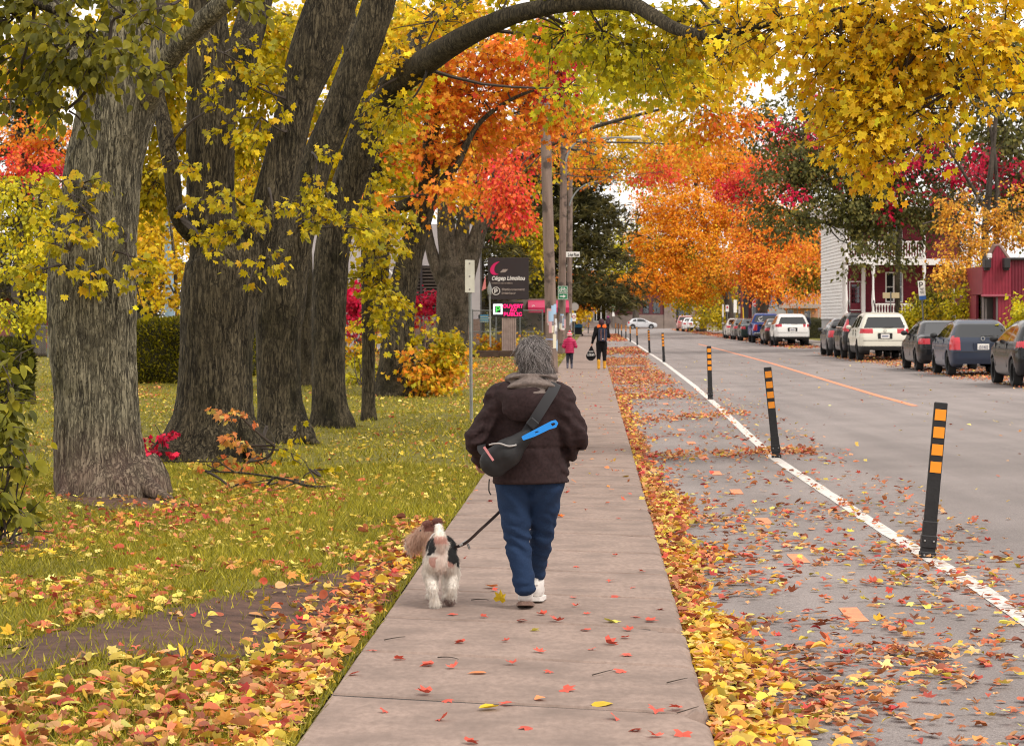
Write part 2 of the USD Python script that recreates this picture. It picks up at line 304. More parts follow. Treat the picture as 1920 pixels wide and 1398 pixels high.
conc = noisy('concrete', (126, 107, 96), (151, 130, 118), scale=30, rough=0.88, bump=0.4, bscale=140, stretch=(1, .45, 1), c3=(108, 92, 83), s3=2.2, t3=(0.42, 0.75), dist=0.004, rnd=0.05, detail=9)
far_conc = noisy('pale_concrete', (140, 128, 120), (165, 152, 144), scale=2, rough=0.9, bump=0.2)
far_kerb_a = street_box(11.36, 11.55, 20, 100.5, -0.3, 0.24, 0.02); far_kerb_b = street_box(11.36, 11.55, 116.5, 321, -0.3, 0.24, 0.02)
structure('kerb', far_kerb_a, far_conc); structure('kerb', far_kerb_b, far_conc)
structure('far_sidewalk', street_box(11.555, 13.2, 20, 100.5, -0.3, 0.235), far_conc); structure('far_sidewalk', street_box(11.555, 13.2, 116.5, 321, -0.3, 0.235), far_conc)
structure('yard', street_box(13.205, 90, 20, 100.5, -0.4, 0.22), lawn_m); structure('yard', street_box(13.205, 90, 116.5, 321, -0.4, 0.22), lawn_m)
# sidewalk: every slab its own piece, kerb edge rounded and chipped
walk = UsdGeom.Xform.Define(stage, path_for('sidewalk')); LOC['/World/sidewalk'] = np.zeros(3); tag(walk, kind='structure')
JS = -0.34                                           # joints run askew to the walk
def slab(Y0, Y1, seed, n=7):
    prof = [(-1.13, -0.2), (-1.13, -0.012), (-1.118, 0.0)] + [(u, 0.0) for u in np.linspace(-1.0, 0.36, 9)] + [(0.42, -0.002), (0.452, -0.008), (0.472, -0.024), (0.482, -0.055), (0.485, -0.2)]
    prof = np.array(prof); ts = [0, 0.018, 0.04, 0.07, 0.1] + list(np.linspace(0.15, 0.85, n)) + [0.9, 0.93, 0.96, 0.982, 1]
    V = []
    for t in ts:
        e = min(t, 1 - t) * (Y1 - Y0)
        for k, (u, z) in enumerate(prof):
            Y = Y0 + (Y1 - Y0) * t + JS * (u + 0.3)
            zz = z - (0.018 if e < 0.002 and z > -0.1 else 0.0) + 0.006 * (meshkit.noise(np.array([u * 1.1, Y * 0.7, seed * 7.0]), 2) - 0.5)
            if 0.3 < u and e < 0.16 and z > -0.1 and (seed, t > .5) in ((3, True), (4, False), (5, True), (6, False), (9, True)):      # broken corners
                c = meshkit.noise(np.array([u * 14.0, Y * 14.0, 1.0]), 9); zz -= max(0, c - 0.25) * 0.11 * (1 - e / 0.16) * (u - 0.3) / 0.18; u -= max(0, c - 0.25) * 0.09 * (1 - e / 0.16)
            uu = u + (0.012 * (meshkit.noise(np.array([Y * 5.0, 3.0, 0.0]), 4) - 0.5) if u > 0.4 else 0)
            V.append((uu + SL * Y, Y, zz))
    m = len(prof); i, j = np.meshgrid(np.arange(len(ts) - 1), np.arange(m - 1), indexing='ij')
    f = np.stack([i * m + j, i * m + j + 1, (i + 1) * m + j + 1, (i + 1) * m + j], -1).reshape(-1, 4)[:, ::-1]
    V = np.array(V); f = np.vstack([f[:, [0, 1, 2]], f[:, [0, 2, 3]]])
    for off in (0, (len(ts) - 1) * m):                # ends
        k = np.arange(1, m - 1); e = np.stack([np.full(m - 2, off), off + k, off + k + 1], 1); f = np.vstack([f, e if off == 0 else e[:, ::-1]])
    return V, f
Yj = 10.05 - 1.33 * 4
for k in range(54):
    obj('slab', slab(Yj + 0.014, Yj + 1.33 - 0.014, k), conc, walk, smooth=25); Yj += 1.33
obj('slab', slab(Yj, 300, 99, 20), conc, walk, smooth=25)
joint = plain('joint_dirt', (40, 33, 30), 0.95)
structure('joint_bed', street_box(-1.12, 0.30, 4, Yj, -0.25, -0.0095), joint)
# painted lines
def strip(us, Ys, w, lift, noise_seed=1, holes=0.0):
    Ys = np.asarray(Ys, float); us = np.interp(Ys, *us) if isinstance(us, tuple) else np.full(len(Ys), us)
    j = 0.012 * (meshkit.noise(np.stack([Ys * 4, 0 * Ys, 0 * Ys], -1), noise_seed) - 0.5)
    a, b = us - w / 2 + j, us + w / 2 + j; V = []
    for q in (a, b): V.append(np.stack([q + SL * Ys, Ys, zroad(q) + lift], -1))
    n = len(Ys); k = np.arange(n - 1); return np.vstack(V), np.stack([k, n + k, n + k + 1, k + 1], 1)
white_paint = noisy('road_paint_white', (205, 198, 190), (150, 142, 138), scale=14, rough=0.7, bump=0.3, lo=0.5, hi=0.72)
orange_paint = noisy('road_paint_orange', (226, 138, 96), (180, 116, 88), scale=16, rough=0.7, bump=0.3, lo=0.42, hi=0.75)
wl = [GR(x, y) for x, y in [(1985, 1205), (1920, 1160), (1842, 1105), (1742, 1045), (1640, 983), (1560, 930), (1450, 858), (1372, 786), (1335, 752), (1300, 722), (1245, 680), (1215, 660), (1190, 643)]]
WLINE = ([p[1] for p in wl] + [300.], [p[0] - SL * p[1] for p in wl] + [wl[-1][0] - SL * wl[-1][1]])
o = solo('lane_line', strip(WLINE, np.linspace(10, 200, 260), 0.125, 0.004), white_paint, 'solid white painted line along the posts between bicycle lane and road', 'road marking')
cl = [GR(x, y) for x, y in [(1716, 761), (1640, 740), (1560, 716), (1440, 679), (1350, 655), (1310, 645)]]
solo('centre_line', strip(([p[1] for p in cl], [p[0] - SL * p[1] for p in cl]), np.linspace(cl[0][1], cl[-1][1], 60), 0.13, 0.004), orange_paint, 'long solid orange painted line down the middle of the road', 'road marking')
dash0 = [(1555, 1110), (1595, 1150), (1492, 1046), (1432, 977), (1381, 922), (1343, 887), (1296, 830), (1278, 806), (1262, 782), (1256, 768), (1249, 757), (1243, 745), (1238, 735)]
for k, (x, y) in enumerate([(1600, 1152), (1497, 1047), (1432, 977), (1381, 922), (1343, 887), (1319, 858), (1296, 830), (1278, 806), (1265, 787), (1256, 771), (1248, 757), (1240, 745), (1234, 735)]):
    p = GR(x, y); u = p[0] - SL * p[1]
    solo('lane_dash', strip(u, np.linspace(p[1] - 0.32, p[1] + 0.32, 8), 0.11, 0.004, k), orange_paint, ['orange painted dash nearest the camera, half buried under fallen leaves', 'second orange painted dash in the bicycle lane, partly under leaves', 'bright clean orange painted dash left of the white line', 'orange painted dash left of the post that leans left'][k] if k < 4 else ['fifth', 'sixth', 'seventh', 'eighth', 'ninth', 'tenth', 'eleventh', 'twelfth', 'thirteenth'][k - 4] + ' orange painted dash from the camera along the bicycle lane', 'road marking', 'orange dashes along the bicycle lane')
# ---------------- trees ----------------
def bark(name, ridge, face, moss, moss_amt=0.5, red=None, bs=17):
    f = lin(face)
    N = {'g': ('geometry', {}), 'mp': ('mapping', {'scale': (1, 1, 0.12)}), 'm3p': ('mapping', {'scale': (1, 1, 0.35)}), 'n': ('noise_texture', {'scale': bs, 'detail': 5, 'roughness': 0.6, 'distortion': 0.4}), 'nb': ('noise_texture', {'scale': bs * 1.9, 'detail': 4, 'roughness': 0.6, 'distortion': 0.3}),
         'nm': ('noise_texture', {'scale': 6.5, 'detail': 4, 'roughness': 0.6}), 'n2': ('noise_texture', {'scale': 1.7, 'detail': 6, 'roughness': 0.65}), 'n4': ('noise_texture', {'scale': 38, 'detail': 6, 'roughness': 0.75}),
         'base': ('rgb_ramp', {'ramp': [(0.3, f * 0.5), (0.45, f * 0.85), (0.56, f * 1.15), (0.72, f * 1.9)]}), 'c1': ('rgb_ramp', {'ramp': [(0.44, (0,) * 3), (0.485, (.8,) * 3), (0.497, (1,) * 3), (0.51, (.7,) * 3), (0.55, (0,) * 3)]}), 'c2': ('rgb_ramp', {'ramp': [(0.46, (0,) * 3), (0.495, (.7,) * 3), (0.53, (0,) * 3)]}),
         'mask': ('rgb_ramp', {'ramp': [(0.36, (0.15,) * 3), (0.58, (1,) * 3)]}), 'mk': ('mix', {'mix_type': 'multiply', 'fac': 1.0}), 'mx': ('mix', {'mix_type': 'lighten', 'fac': 1.0}), 'dk': ('mix', {'color2': lin(ridge) * 0.5}),
         'r2': ('rgb_ramp', {'ramp': [(0.62 - moss_amt * 0.3, (0, 0, 0)), (0.76 - moss_amt * 0.3, (0.85,) * 3)]}), 'm': ('mix', {'color2': lin(moss)}),
         'inv': ('invert', {'fac': 1.0}), 'hm': ('mix', {'fac': 0.35}), 'b': ('bump', {'strength': 1.0, 'distance': 0.035}), 'p': ('principled_bsdf', {'roughness': 0.93, 'specular_ior_level': 0.2})}
    L = [('g.position', 'mp.vector'), ('g.position', 'm3p.vector'), ('mp.vector', 'n.vector'), ('mp.vector', 'nb.vector'), ('m3p.vector', 'nm.vector'), ('g.position', 'n2.vector'), ('m3p.vector', 'n4.vector'), ('n4.fac', 'base.fac'), ('n.fac', 'c1.fac'), ('nb.fac', 'c2.fac'), ('nm.fac', 'mask.fac'), ('c1.color', 'mk.color1'), ('mask.color', 'mk.color2'), ('mk.color', 'mx.color1'), ('c2.color', 'mx.color2'),
         ('mx.color', 'dk.fac'), ('base.color', 'm.color1'), ('n2.fac', 'r2.fac'), ('r2.color', 'm.fac'), ('m.color', 'dk.color1'), ('mx.color', 'inv.color'), ('inv.color', 'hm.color1'), ('n4.fac', 'hm.color2'), ('hm.color', 'b.height'), ('b.normal', 'p.normal')]
    out = 'dk.color'
    if red is not None:                               # reddish bare wood at the foot
        N.update(sx=('separate_xyz', {}), mr=('map_range', {'from_min': 0.1, 'from_max': 0.7, 'to_min': 0.55, 'to_max': 0.0, 'clamp': True}), n5=('noise_texture', {'scale': 4.0, 'detail': 5}), ml=('math', {'math_type': 'multiply', 'use_clamp': True}), mu=('math', {'math_type': 'multiply', 'value2': 1.8}), m5=('mix', {'color2': lin(red)}))
        L += [('g.position', 'sx.vector'), ('sx.z', 'mr.value'), ('g.position', 'n5.vector'), ('n5.fac', 'mu.value1'), ('mr.result', 'ml.value1'), ('mu.value', 'ml.value2'), ('ml.value', 'm5.fac'), (out, 'm5.color1')]; out = 'm5.color'
    return mat(name, N, L + [(out, 'p.base_color')])
BARK_GREY = bark('bark_grey', (54, 48, 40), (126, 118, 97), (74, 70, 48), 0.12, (122, 94, 86))
BARK_DARK = bark('bark_dark', (36, 30, 24), (86, 77, 60), (44, 40, 24), 0.38)
BARK_MID = bark('bark_mid', (48, 42, 36), (104, 94, 80), (60, 54, 40), 0.4)
BARK_FAR = noisy('bark_far', (46, 40, 36), (92, 82, 72), scale=7, rough=0.95, bump=0.6, stretch=(1, 1, 0.2))
TWIG = plain('twig', (58, 48, 40), 0.9)
def trunk_mesh(pts, rad, sides=60, rows=160, amp=0.05, ridge=22, flare=0.0, lobes=5, seed=0):
    q = smooth_path(np.hstack([pts, np.asarray(rad)[:, None]]), rows); p, r = q[:, :3], q[:, 3]
    v, f = tube(p, r, sides, True); n = rows * sides
    c = np.repeat(p, sides, 0); d = v[:n] - c; th = np.tile(np.arange(sides) * 2 * np.pi / sides, rows); rr = np.repeat(r, sides); h = np.repeat(np.r_[0, np.cumsum(np.linalg.norm(np.diff(p, axis=0), axis=1))], sides)
    cx, sy = np.cos(th), np.sin(th)
    big = meshkit.fbm(np.stack([cx * 1.3 + seed, sy * 1.3, h * 0.7], -1), 3, seed) - 0.5
    q3 = np.stack([cx * rr * ridge, sy * rr * ridge, h * ridge * 0.17 + seed * 9], -1)
    rg = 1 - np.abs(2 * meshkit.fbm(q3, 3, seed + 3) - 1) * 2
    k = 1 + 0.16 * big + amp * np.clip(rg, -1, 1)
    if flare: k += flare * np.exp(-h / 0.28) * (0.35 + np.cos(lobes * th + seed + 1.5 * meshkit.noise(np.stack([cx, sy, 0 * cx], -1), seed)) * 0.6 + 0.4 * cx * math.cos(seed * 2.1))
    v[:n] = c + d * k[:, None]; return v, f
DOWN = np.array([0, 0, -1.0])
def sprays(e, skel, rng):
    """e: (px, py, Y, rx, ry in pixels, sprays). Returns spray bases, axes and hub + twig polylines grown from the nearest limb point."""
    px, py, Y, rx, ry, ns = e[:6]; c = P(px, py, Y); s = Y / F; r = np.array([rx * s, max(rx * s * 0.75, 0.25), ry * s])
    d = unit(rng.normal(size=(ns, 3))) * rng.uniform(0.15, 1, (ns, 1)) ** 0.45
    b = c + d * r; i = np.argmin(np.linalg.norm(skel - c, axis=1)); root = skel[i]
    return c, root, b, unit(d * [1, 1, 0.4] + 0.5 * unit(b - root) + DOWN * 0.35 + rng.normal(size=(ns, 3)) * 0.25)
LEAFN = [0, 0]
def foliage(es, skel, tmpl, size, per, length, colors, weights, rng, droop=0.8, face=0.0, jit=0.16, upb=0.8, dens=1.0):
    A, tw, tr0, tr1, hubs, hr = [], [], [], [], [], []
    for e in es:
        e = (*e[:5], max(1, int(round(e[5] * dens))), *e[6:])
        Y = e[2]; c, root, b, ax = sprays(e, skel, rng); ns = len(b); cl, w = (e[6], e[7]) if len(e) > 7 else (colors, weights)
        m = (root + c) / 2 + rng.normal(size=3) * 0.1 * np.linalg.norm(c - root); hubs.append(smooth_path([root, m, c], 6)); hr.append(min(0.012 + 0.008 * np.linalg.norm(c - root), 0.045))
        L = length * rng.uniform(0.6, 1.3, ns); tip = b + ax * L[:, None]
        st = c + (b - c) * rng.uniform(0, 0.35, (ns, 1)); tw.append(np.stack([st, b, (b + tip) / 2 + [0, 0, 0.03], tip], 1) if Y < 40 else np.stack([st, b, tip], 1)); tr0.append(np.full(ns, 0.011)); tr1.append(np.full(ns, 0.003))
        k = per; t = rng.uniform(-0.15, 1.05, (ns, k, 1)); side = rng.normal(size=(ns, k, 3)) * [1, 1, 0.55]
        side = side - ax[:, None] * np.sum(side * ax[:, None], -1, keepdims=True)
        p = b[:, None] + ax[:, None] * L[:, None, None] * t + side * L[:, None, None] * 0.26
        tipd = unit(side) * 0.7 + ax[:, None] * 0.6 + DOWN * droop + rng.normal(size=(ns, k, 3)) * 0.35
        nr = rng.normal(size=(ns, k, 3)) * 0.6 + np.array([0, 0, upb]) + np.array([0, -face, 0])
        tone = np.exp(rng.normal(0, 0.1, (ns, 1, 1))); col = pal(cl, w, ns * k, rng, jit).reshape(ns, k, 3) * tone
        A.append(scatter(tmpl, p.reshape(-1, 3), tipd.reshape(-1, 3), nr.reshape(-1, 3), size * rng.uniform(0.55, 1.2, ns * k), np.clip(col.reshape(-1, 3), .002, .9), rng=rng))
    LEAFN[0] += sum(len(a[1]) for a in A); LEAFN[1] += sum(len(a[1]) for a in A) // len(A[0][1]) 
    o = np.cumsum([0] + [len(a[0]) for a in A])
    crown = np.vstack([a[0] for a in A]), np.vstack([a[1] + x for a, x in zip(A, o)]); col = np.vstack([a[2] for a in A])
    hubm = [tube(h, np.linspace(r, 0.011, 6), 5) for h, r in zip(hubs, hr)]
    return crown, col, cat(hubm + [tubes(np.concatenate(tw), np.concatenate(tr0), np.concatenate(tr1), 3)])
def pick_leaves(t, crown, col, k, n):
    """The n leaves that show largest in the photograph become parts of their own."""
    if not n: return crown, col
    v, f = crown; N = len(v) // k; nf = len(f) // N; c = v.reshape(N, k, 3).mean(1); px = CX + c[:, 0] / c[:, 1] * F; py = HZ + (H - c[:, 2]) / c[:, 1] * F; ext = np.ptp(v.reshape(N, k, 3)[:, :, [0, 2]], axis=1).min(1) / c[:, 1]
    ext = np.where((px > 8) & (px < 1912) & (py > 8) & (py < 1390), ext, -1); i = np.argsort(-ext)[:n]; keep = np.ones(N, bool); keep[i] = False
    for q in i: obj('leaf', (v[q * k:(q + 1) * k], f[q * nf:(q + 1) * nf] - q * k), LEAF, t, col=col[q * k:(q + 1) * k])
    m = np.repeat(keep, k); new = np.cumsum(m) - 1; return (v[m], new[f[np.repeat(keep, nf)]]), col[m]
def limb_pts(spec, Y0):
    p = np.array([P(x, y, Y0 + (d[0] if d else 0.0)) for x, y, w, *d in spec]); r = np.array([w / 2 / F * (Y0 + (d[0] if d else 0.0)) for x, y, w, *d in spec]); return p, r
def tree(name, label, Y, limbs, es, colors, weights, bk=None, cat_='tree', group=None, tmpl=MID, size=0.07, per=22, length=0.6, sides=44, rows=120, flare=0.25, seed=1, amp=0.05, ridge=22, extra=None, droop=0.8, leafm=None, pick=0, roots=(), **kw):
    bk = bk or BARK_DARK; rng = np.random.default_rng(100 + seed); p0, r0 = limb_pts(limbs[0], Y); base = p0[0].copy(); base[2] = 0
    t = thing(name, label, cat_, base, group); sk = []
    for l in roots:
        p, r = limb_pts(l, Y); obj('root', trunk_mesh(p, r, 22, 40, amp * .7, ridge, 0, 5, seed + 7), bk, t, smooth=True)
    for k, l in enumerate(limbs):
        p, r = limb_pts(l, Y)
        if k == 0: p = np.vstack([p[0] - [0, 0, 0.25], p]); r = np.r_[r[0] * 1.05, r]
        big = r.max() > 0.035
        m = trunk_mesh(p, r, sides if k == 0 else max(10, sides // 2), rows if k == 0 else max(24, rows // 2), amp, ridge, flare if k == 0 else 0, 5, seed + k) if big else tube(smooth_path(np.hstack([p, r[:, None]]), 14)[:, :3], smooth_path(np.hstack([p, r[:, None]]), 14)[:, 3], 7)
        obj('trunk' if k == 0 else 'limb', m, bk, t, smooth=True)
        sk.append(smooth_path(p, 40)[8 if k == 0 and len(limbs) > 1 else 0:])
    sk = np.vstack(sk)
    if es:
        crown, col, tw = foliage(es, sk, tmpl, size, per, length, colors, weights, rng, droop, **kw)
        obj('twigs', tw, TWIG, t, kind='stuff'); k_ = (len(tmpl) + (len(tmpl) > 4)); crown, col = pick_leaves(t, crown, col, k_, pick); obj('crown', crown, leafm or LEAF, t, col=col, kind='stuff')
    return t
YG = [(186, 164, 16), (160, 148, 20), (206, 176, 18), (128, 124, 24), (196, 150, 20)], [4, 4, 3, 1.5, 1]
LIME = [(196, 184, 30), (178, 172, 40), (214, 190, 30), (150, 150, 40)], [4, 3, 3, 1]
GOLD = [(228, 182, 22), (238, 200, 44), (212, 166, 24), (200, 178, 30), (232, 156, 30)], [4, 3, 2, 2, 0.6]
ORG = [(238, 138, 40), (242, 160, 46), (230, 110, 46), (236, 178, 44), (220, 84, 54)], [4, 3.4, 2, 2, 0.5]
RED = [(226, 78, 54), (234, 104, 54), (212, 40, 62), (238, 132, 54)], [3, 3, 1.6, 2]
CRIM = [(200, 16, 66), (182, 18, 60), (214, 50, 70)], [3, 3, 1]
OLIVE = [(104, 100, 26), (130, 122, 26), (82, 82, 26), (156, 142, 28)], [3, 3, 2, 1.5]
DKG = [(92, 92, 44), (112, 106, 50), (74, 76, 38), (132, 120, 58), (160, 24, 56)], [4, 3, 3, 1.5, 0.5]
PINE = [(66, 64, 34), (86, 80, 42), (108, 98, 50), (50, 50, 30)], [3, 3, 2, 1]
def E(e, c): return (*e, c[0], c[1])
# T1
t = tree('maple_tree', 'massive grey-barked maple nearest the camera, with reddish bare wood at its foot', 22.4,
    [[(205, 922, 205), (192, 895, 182), (186, 860, 162), (182, 800, 152), (181, 740, 148), (174, 650, 152), (172, 560, 158), (173, 490, 156), (184, 400, 144), (196, 300, 138), (221, 200, 138), (236, 120, 130), (252, 40, 112), (262, -60, 104), (275, -260, 90), (290, -520, 60)],
     [(262, 200, 60), (290, 150, 52, -0.3), (320, 105, 42, -0.6), (370, 50, 38, -1.0), (430, -2, 36, -1.4), (520, -90, 30, -2), (640, -220, 20, -2.5)],
     [(180, 170, 70), (140, 90, 48, 0.6), (90, -20, 40, 1.2), (40, -150, 30, 2)]],
    [(150, 345, 21.9, 42, 26, 4), (168, 400, 21.6, 40, 34, 6), (130, 470, 21.5, 42, 36, 6), (170, 510, 21.6, 30, 20, 3), (250, 482, 21.9, 26, 26, 3), (235, 455, 21.6, 22, 14, 2), (120, 375, 22, 26, 30, 3), (80, 505, 21.7, 30, 26, 3), (560, -160, 21, 160, 80, 10), (200, -180, 22, 200, 80, 12), (60, -120, 23, 120, 60, 8), (350, -300, 22, 240, 120, 12)],
    *YG, bk=BARK_GREY, roots=[[(222, 820, 60, .0), (248, 880, 52, -.15), (280, 914, 34, -.35), (322, 936, 12, -.65)], [(160, 830, 50, .0), (146, 890, 40, -.2), (122, 925, 24, -.4), (96, 940, 8, -.6)], [(200, 850, 52, -.15), (204, 900, 40, -.3), (206, 945, 18, -.5)]], tmpl=FULL, size=0.06, per=20, length=0.32, sides=112, rows=250, seed=1, amp=0.06, ridge=20, flare=0.2, dens=0.55, pick=140, group='maples along the lawn')
# T2
t = tree('maple_tree', 'thick dark mossy maple that forks in two, crimson seedling at its foot', 27.4,
    [[(385, 866, 206), (392, 840, 172), (398, 800, 150), (403, 740, 136), (406, 660, 130), (412, 560, 136), (418, 490, 130), (402, 430, 92), (395, 360, 86), (395, 250, 88), (394, 120, 82), (388, 0, 66), (384, -160, 56), (370, -420, 36)],
     [(425, 560, 110), (462, 510, 86), (492, 440, 72), (515, 360, 68), (538, 270, 68), (556, 190, 72), (586, 100, 88), (612, 30, 92), (640, -40, 84), (690, -200, 60), (740, -420, 40)],
     [(405, 250, 50), (435, 170, 58, 0.4), (460, 80, 58, 0.7), (482, 0, 56, 1.0), (520, -160, 40, 1.5)],
     [(372, 446, 34), (345, 425, 30, -0.3), (330, 395, 28, -0.4), (322, 320, 30, -0.4), (310, 250, 28, -0.3), (298, 180, 22, -0.2), (280, 60, 16)]],
    [(420, 100, 26.3, 42, 34, 6), (468, 150, 26.6, 46, 40, 7), (490, 220, 26.8, 46, 46, 7), (402, 205, 26.2, 34, 20, 4), (440, 370, 26.2, 48, 36, 8), (462, 430, 26.1, 60, 30, 8), (372, 440, 26.2, 30, 22, 3), (512, 392, 26.3, 28, 26, 4), (500, 480, 26.2, 38, 18, 4), (335, 300, 26.8, 30, 50, 5), (350, 100, 28.6, 60, 60, 6), (500, -150, 27, 240, 90, 14), (300, -250, 27, 240, 120, 10), (700, -250, 27, 160, 100, 8)],
    *YG, roots=[[(450, 790, 56, -.1), (468, 826, 54, -.2), (486, 852, 36, -.35), (508, 872, 14, -.5)], [(350, 790, 60, -.1), (322, 832, 50, -.2), (296, 856, 34, -.3), (262, 876, 14, -.4)], [(410, 800, 60, -.25), (420, 840, 56, -.4), (428, 876, 24, -.55)]], tmpl=FULL, size=0.062, per=22, length=0.38, sides=92, rows=200, seed=2, amp=0.05, ridge=24, flare=0.32, dens=0.6, pick=200, group='maples along the lawn')
# T3
t = tree('maple_tree', 'dark upright maple, the third big trunk from the left, leaning right above', 31.6,
    [[(535, 826, 112), (530, 790, 92), (524, 740, 80), (521, 650, 78), (526, 560, 92), (545, 470, 76), (566, 400, 62), (596, 300, 58), (622, 240, 58), (650, 170, 60), (682, 90, 62), (708, 10, 60), (735, -100, 50), (770, -300, 30)],
     [(540, 480, 60), (540, 400, 46, 0.5), (548, 300, 40, 1), (560, 200, 34, 1.4), (590, 60, 26, 2), (610, -80, 20, 2)]],
    [(596, 300, 30.6, 26, 60, 6), (610, 360, 30.5, 26, 40, 5), (600, 410, 30.4, 50, 22, 6), (560, 420, 30.6, 40, 20, 4), (640, 425, 30.3, 48, 22, 6), (735, -140, 31, 200, 90, 12), (560, -160, 32, 160, 90, 10)],
    *YG, roots=[[(548, 780, 40, -.1), (566, 806, 34, -.2), (580, 822, 22, -.3), (600, 834, 8, -.4)], [(510, 785, 36, -.1), (496, 815, 26, -.2), (482, 834, 10, -.3)]], tmpl=MID, size=0.064, per=22, length=0.4, sides=72, rows=170, seed=3, amp=0.05, ridge=24, flare=0.28, dens=0.55, group='maples along the lawn')
# T4 with the long arching limb over the road
LIMB = [(668, 300, 60, 0), (700, 228, 58, 0), (735, 172, 54, -0.5), (770, 138, 50, -1), (815, 105, 46, -1.8), (850, 82, 43, -2.5), (910, 50, 38, -3.5), (975, 25, 33, -4.5), (1050, 10, 29, -5.2), (1130, 5, 27, -5.8), (1185, 9, 26, -6.3), (1225, 30, 25, -6.8), (1265, 53, 23, -7.2), (1310, 65, 21, -7.6), (1355, 66, 18, -8), (1405, 55, 15, -8.4), (1455, 40, 11, -8.8), (1560, 20, 7, -9.4), (1680, -10, 4, -9.8)]
hs = [(1470, 40, 27.5, 110, 50, 12), (1560, 60, 27, 100, 60, 15), (1660, 50, 26.8, 110, 60, 17), (1780, 60, 26.4, 110, 70, 17), (1880, 70, 26.2, 70, 90, 11), (1600, 140, 27, 80, 50, 10), (1690, 140, 26.5, 80, 56, 13), (1660, 210, 26.5, 70, 46, 10), (1640, 262, 26.5, 44, 40, 7), (1638, 306, 26.5, 22, 26, 3), (1570, 205, 26.8, 46, 30, 4), (1745, 205, 26.5, 40, 40, 5), (1790, 140, 26.4, 50, 40, 6), (1885, 190, 26, 22, 18, 2), (1390, 60, 28, 70, 60, 7), (1840, -60, 26, 160, 60, 8), (1600, -60, 26, 200, 50, 10)]
fs = [E((1060, 60, 32, 70, 60, 8), LIME), E((1130, 60, 31, 70, 60, 10), LIME), E((1210, 90, 31, 80, 60, 11), LIME), E((1300, 40, 30, 80, 50, 9), YG), E((1180, 140, 34, 90, 40, 9), LIME), E((1290, 145, 33, 70, 46, 6), GOLD), E((1350, 110, 30, 60, 50, 5), GOLD), E((1060, 165, 36, 50, 40, 4), LIME)]
mid = [E((690, 190, 34.8, 44, 40, 2), YG), E((745, 205, 34.4, 44, 30, 3), YG), E((700, 420, 34.5, 44, 22, 2), YG), E((745, 120, 35.5, 60, 60, 7), GOLD), E((640, 90, 38.5, 50, 60, 3), YG), E((820, 40, 35.5, 80, 40, 8), GOLD), E((960, -40, 33, 200, 60, 12), YG), E((1250, -60, 31, 240, 60, 12), LIME)]
t = tree('maple_tree', 'slim dark maple that sends one long bare limb arching over sidewalk and road', 36.3,
    [[(620, 796, 84), (618, 770, 68), (616, 720, 60), (616, 640, 60), (618, 560, 62), (622, 480, 62), (634, 410, 60), (655, 340, 60), (672, 290, 62), (676, 240, 40), (668, 140, 34, 0.4), (650, 20, 30, 0.8), (630, -120, 20, 1)], LIMB,
     [(722, 190, 44, -0.2), (745, 130, 46, 0.3), (775, 85, 44, 0.8), (820, 40, 40, 1.2), (872, 2, 36, 1.6), (960, -80, 24, 2)],
     [(1185, 9, 12, -6.3), (1215, -30, 10, -6.5), (1280, -80, 6, -7)], [(1700, 10, 6, -9.9), (1745, 60, 5, -9.9), (1790, 130, 3, -10), (1800, 160, 2, -10)], [(1360, 62, 7, -8), (1330, 20, 6, -7.6), (1290, -20, 4, -7)]],
    [E((*h[:5], h[5] * .72), GOLD) for h in hs] + fs + mid, *GOLD, tmpl=MID, size=0.068, per=21, length=0.48, sides=64, rows=170, seed=4, amp=0.05, ridge=24, flare=0.28, dens=3.0, pick=260, group='maples along the lawn', jit=0.2)
# T5 thin trunk
t = tree('young_maple', 'thin straight maple trunk between the slim maple and the one beside the orange bush', 38.2,
    [[(692, 786, 30), (691, 760, 25), (691, 650, 24), (690, 560, 24), (689, 460, 23), (690, 380, 20), (700, 290, 16), (690, 180, 12)], [(690, 560, 10), (710, 520, 8, -0.4), (725, 500, 5, -0.6)], [(690, 450, 12), (740, 425, 8, -0.4), (780, 412, 4, -0.6)]],
    [(716, 525, 37.5, 28, 30, 5), (716, 570, 37.5, 26, 36, 5), (680, 520, 37.5, 22, 24, 3), (700, 460, 37.5, 40, 24, 5), (745, 415, 37.4, 50, 18, 5), (690, 300, 38, 60, 60, 9), (700, 200, 39, 80, 50, 9)],
    *YG, tmpl=MID, size=0.062, per=26, length=0.45, sides=24, rows=60, seed=5, flare=0.15, dens=1.8)
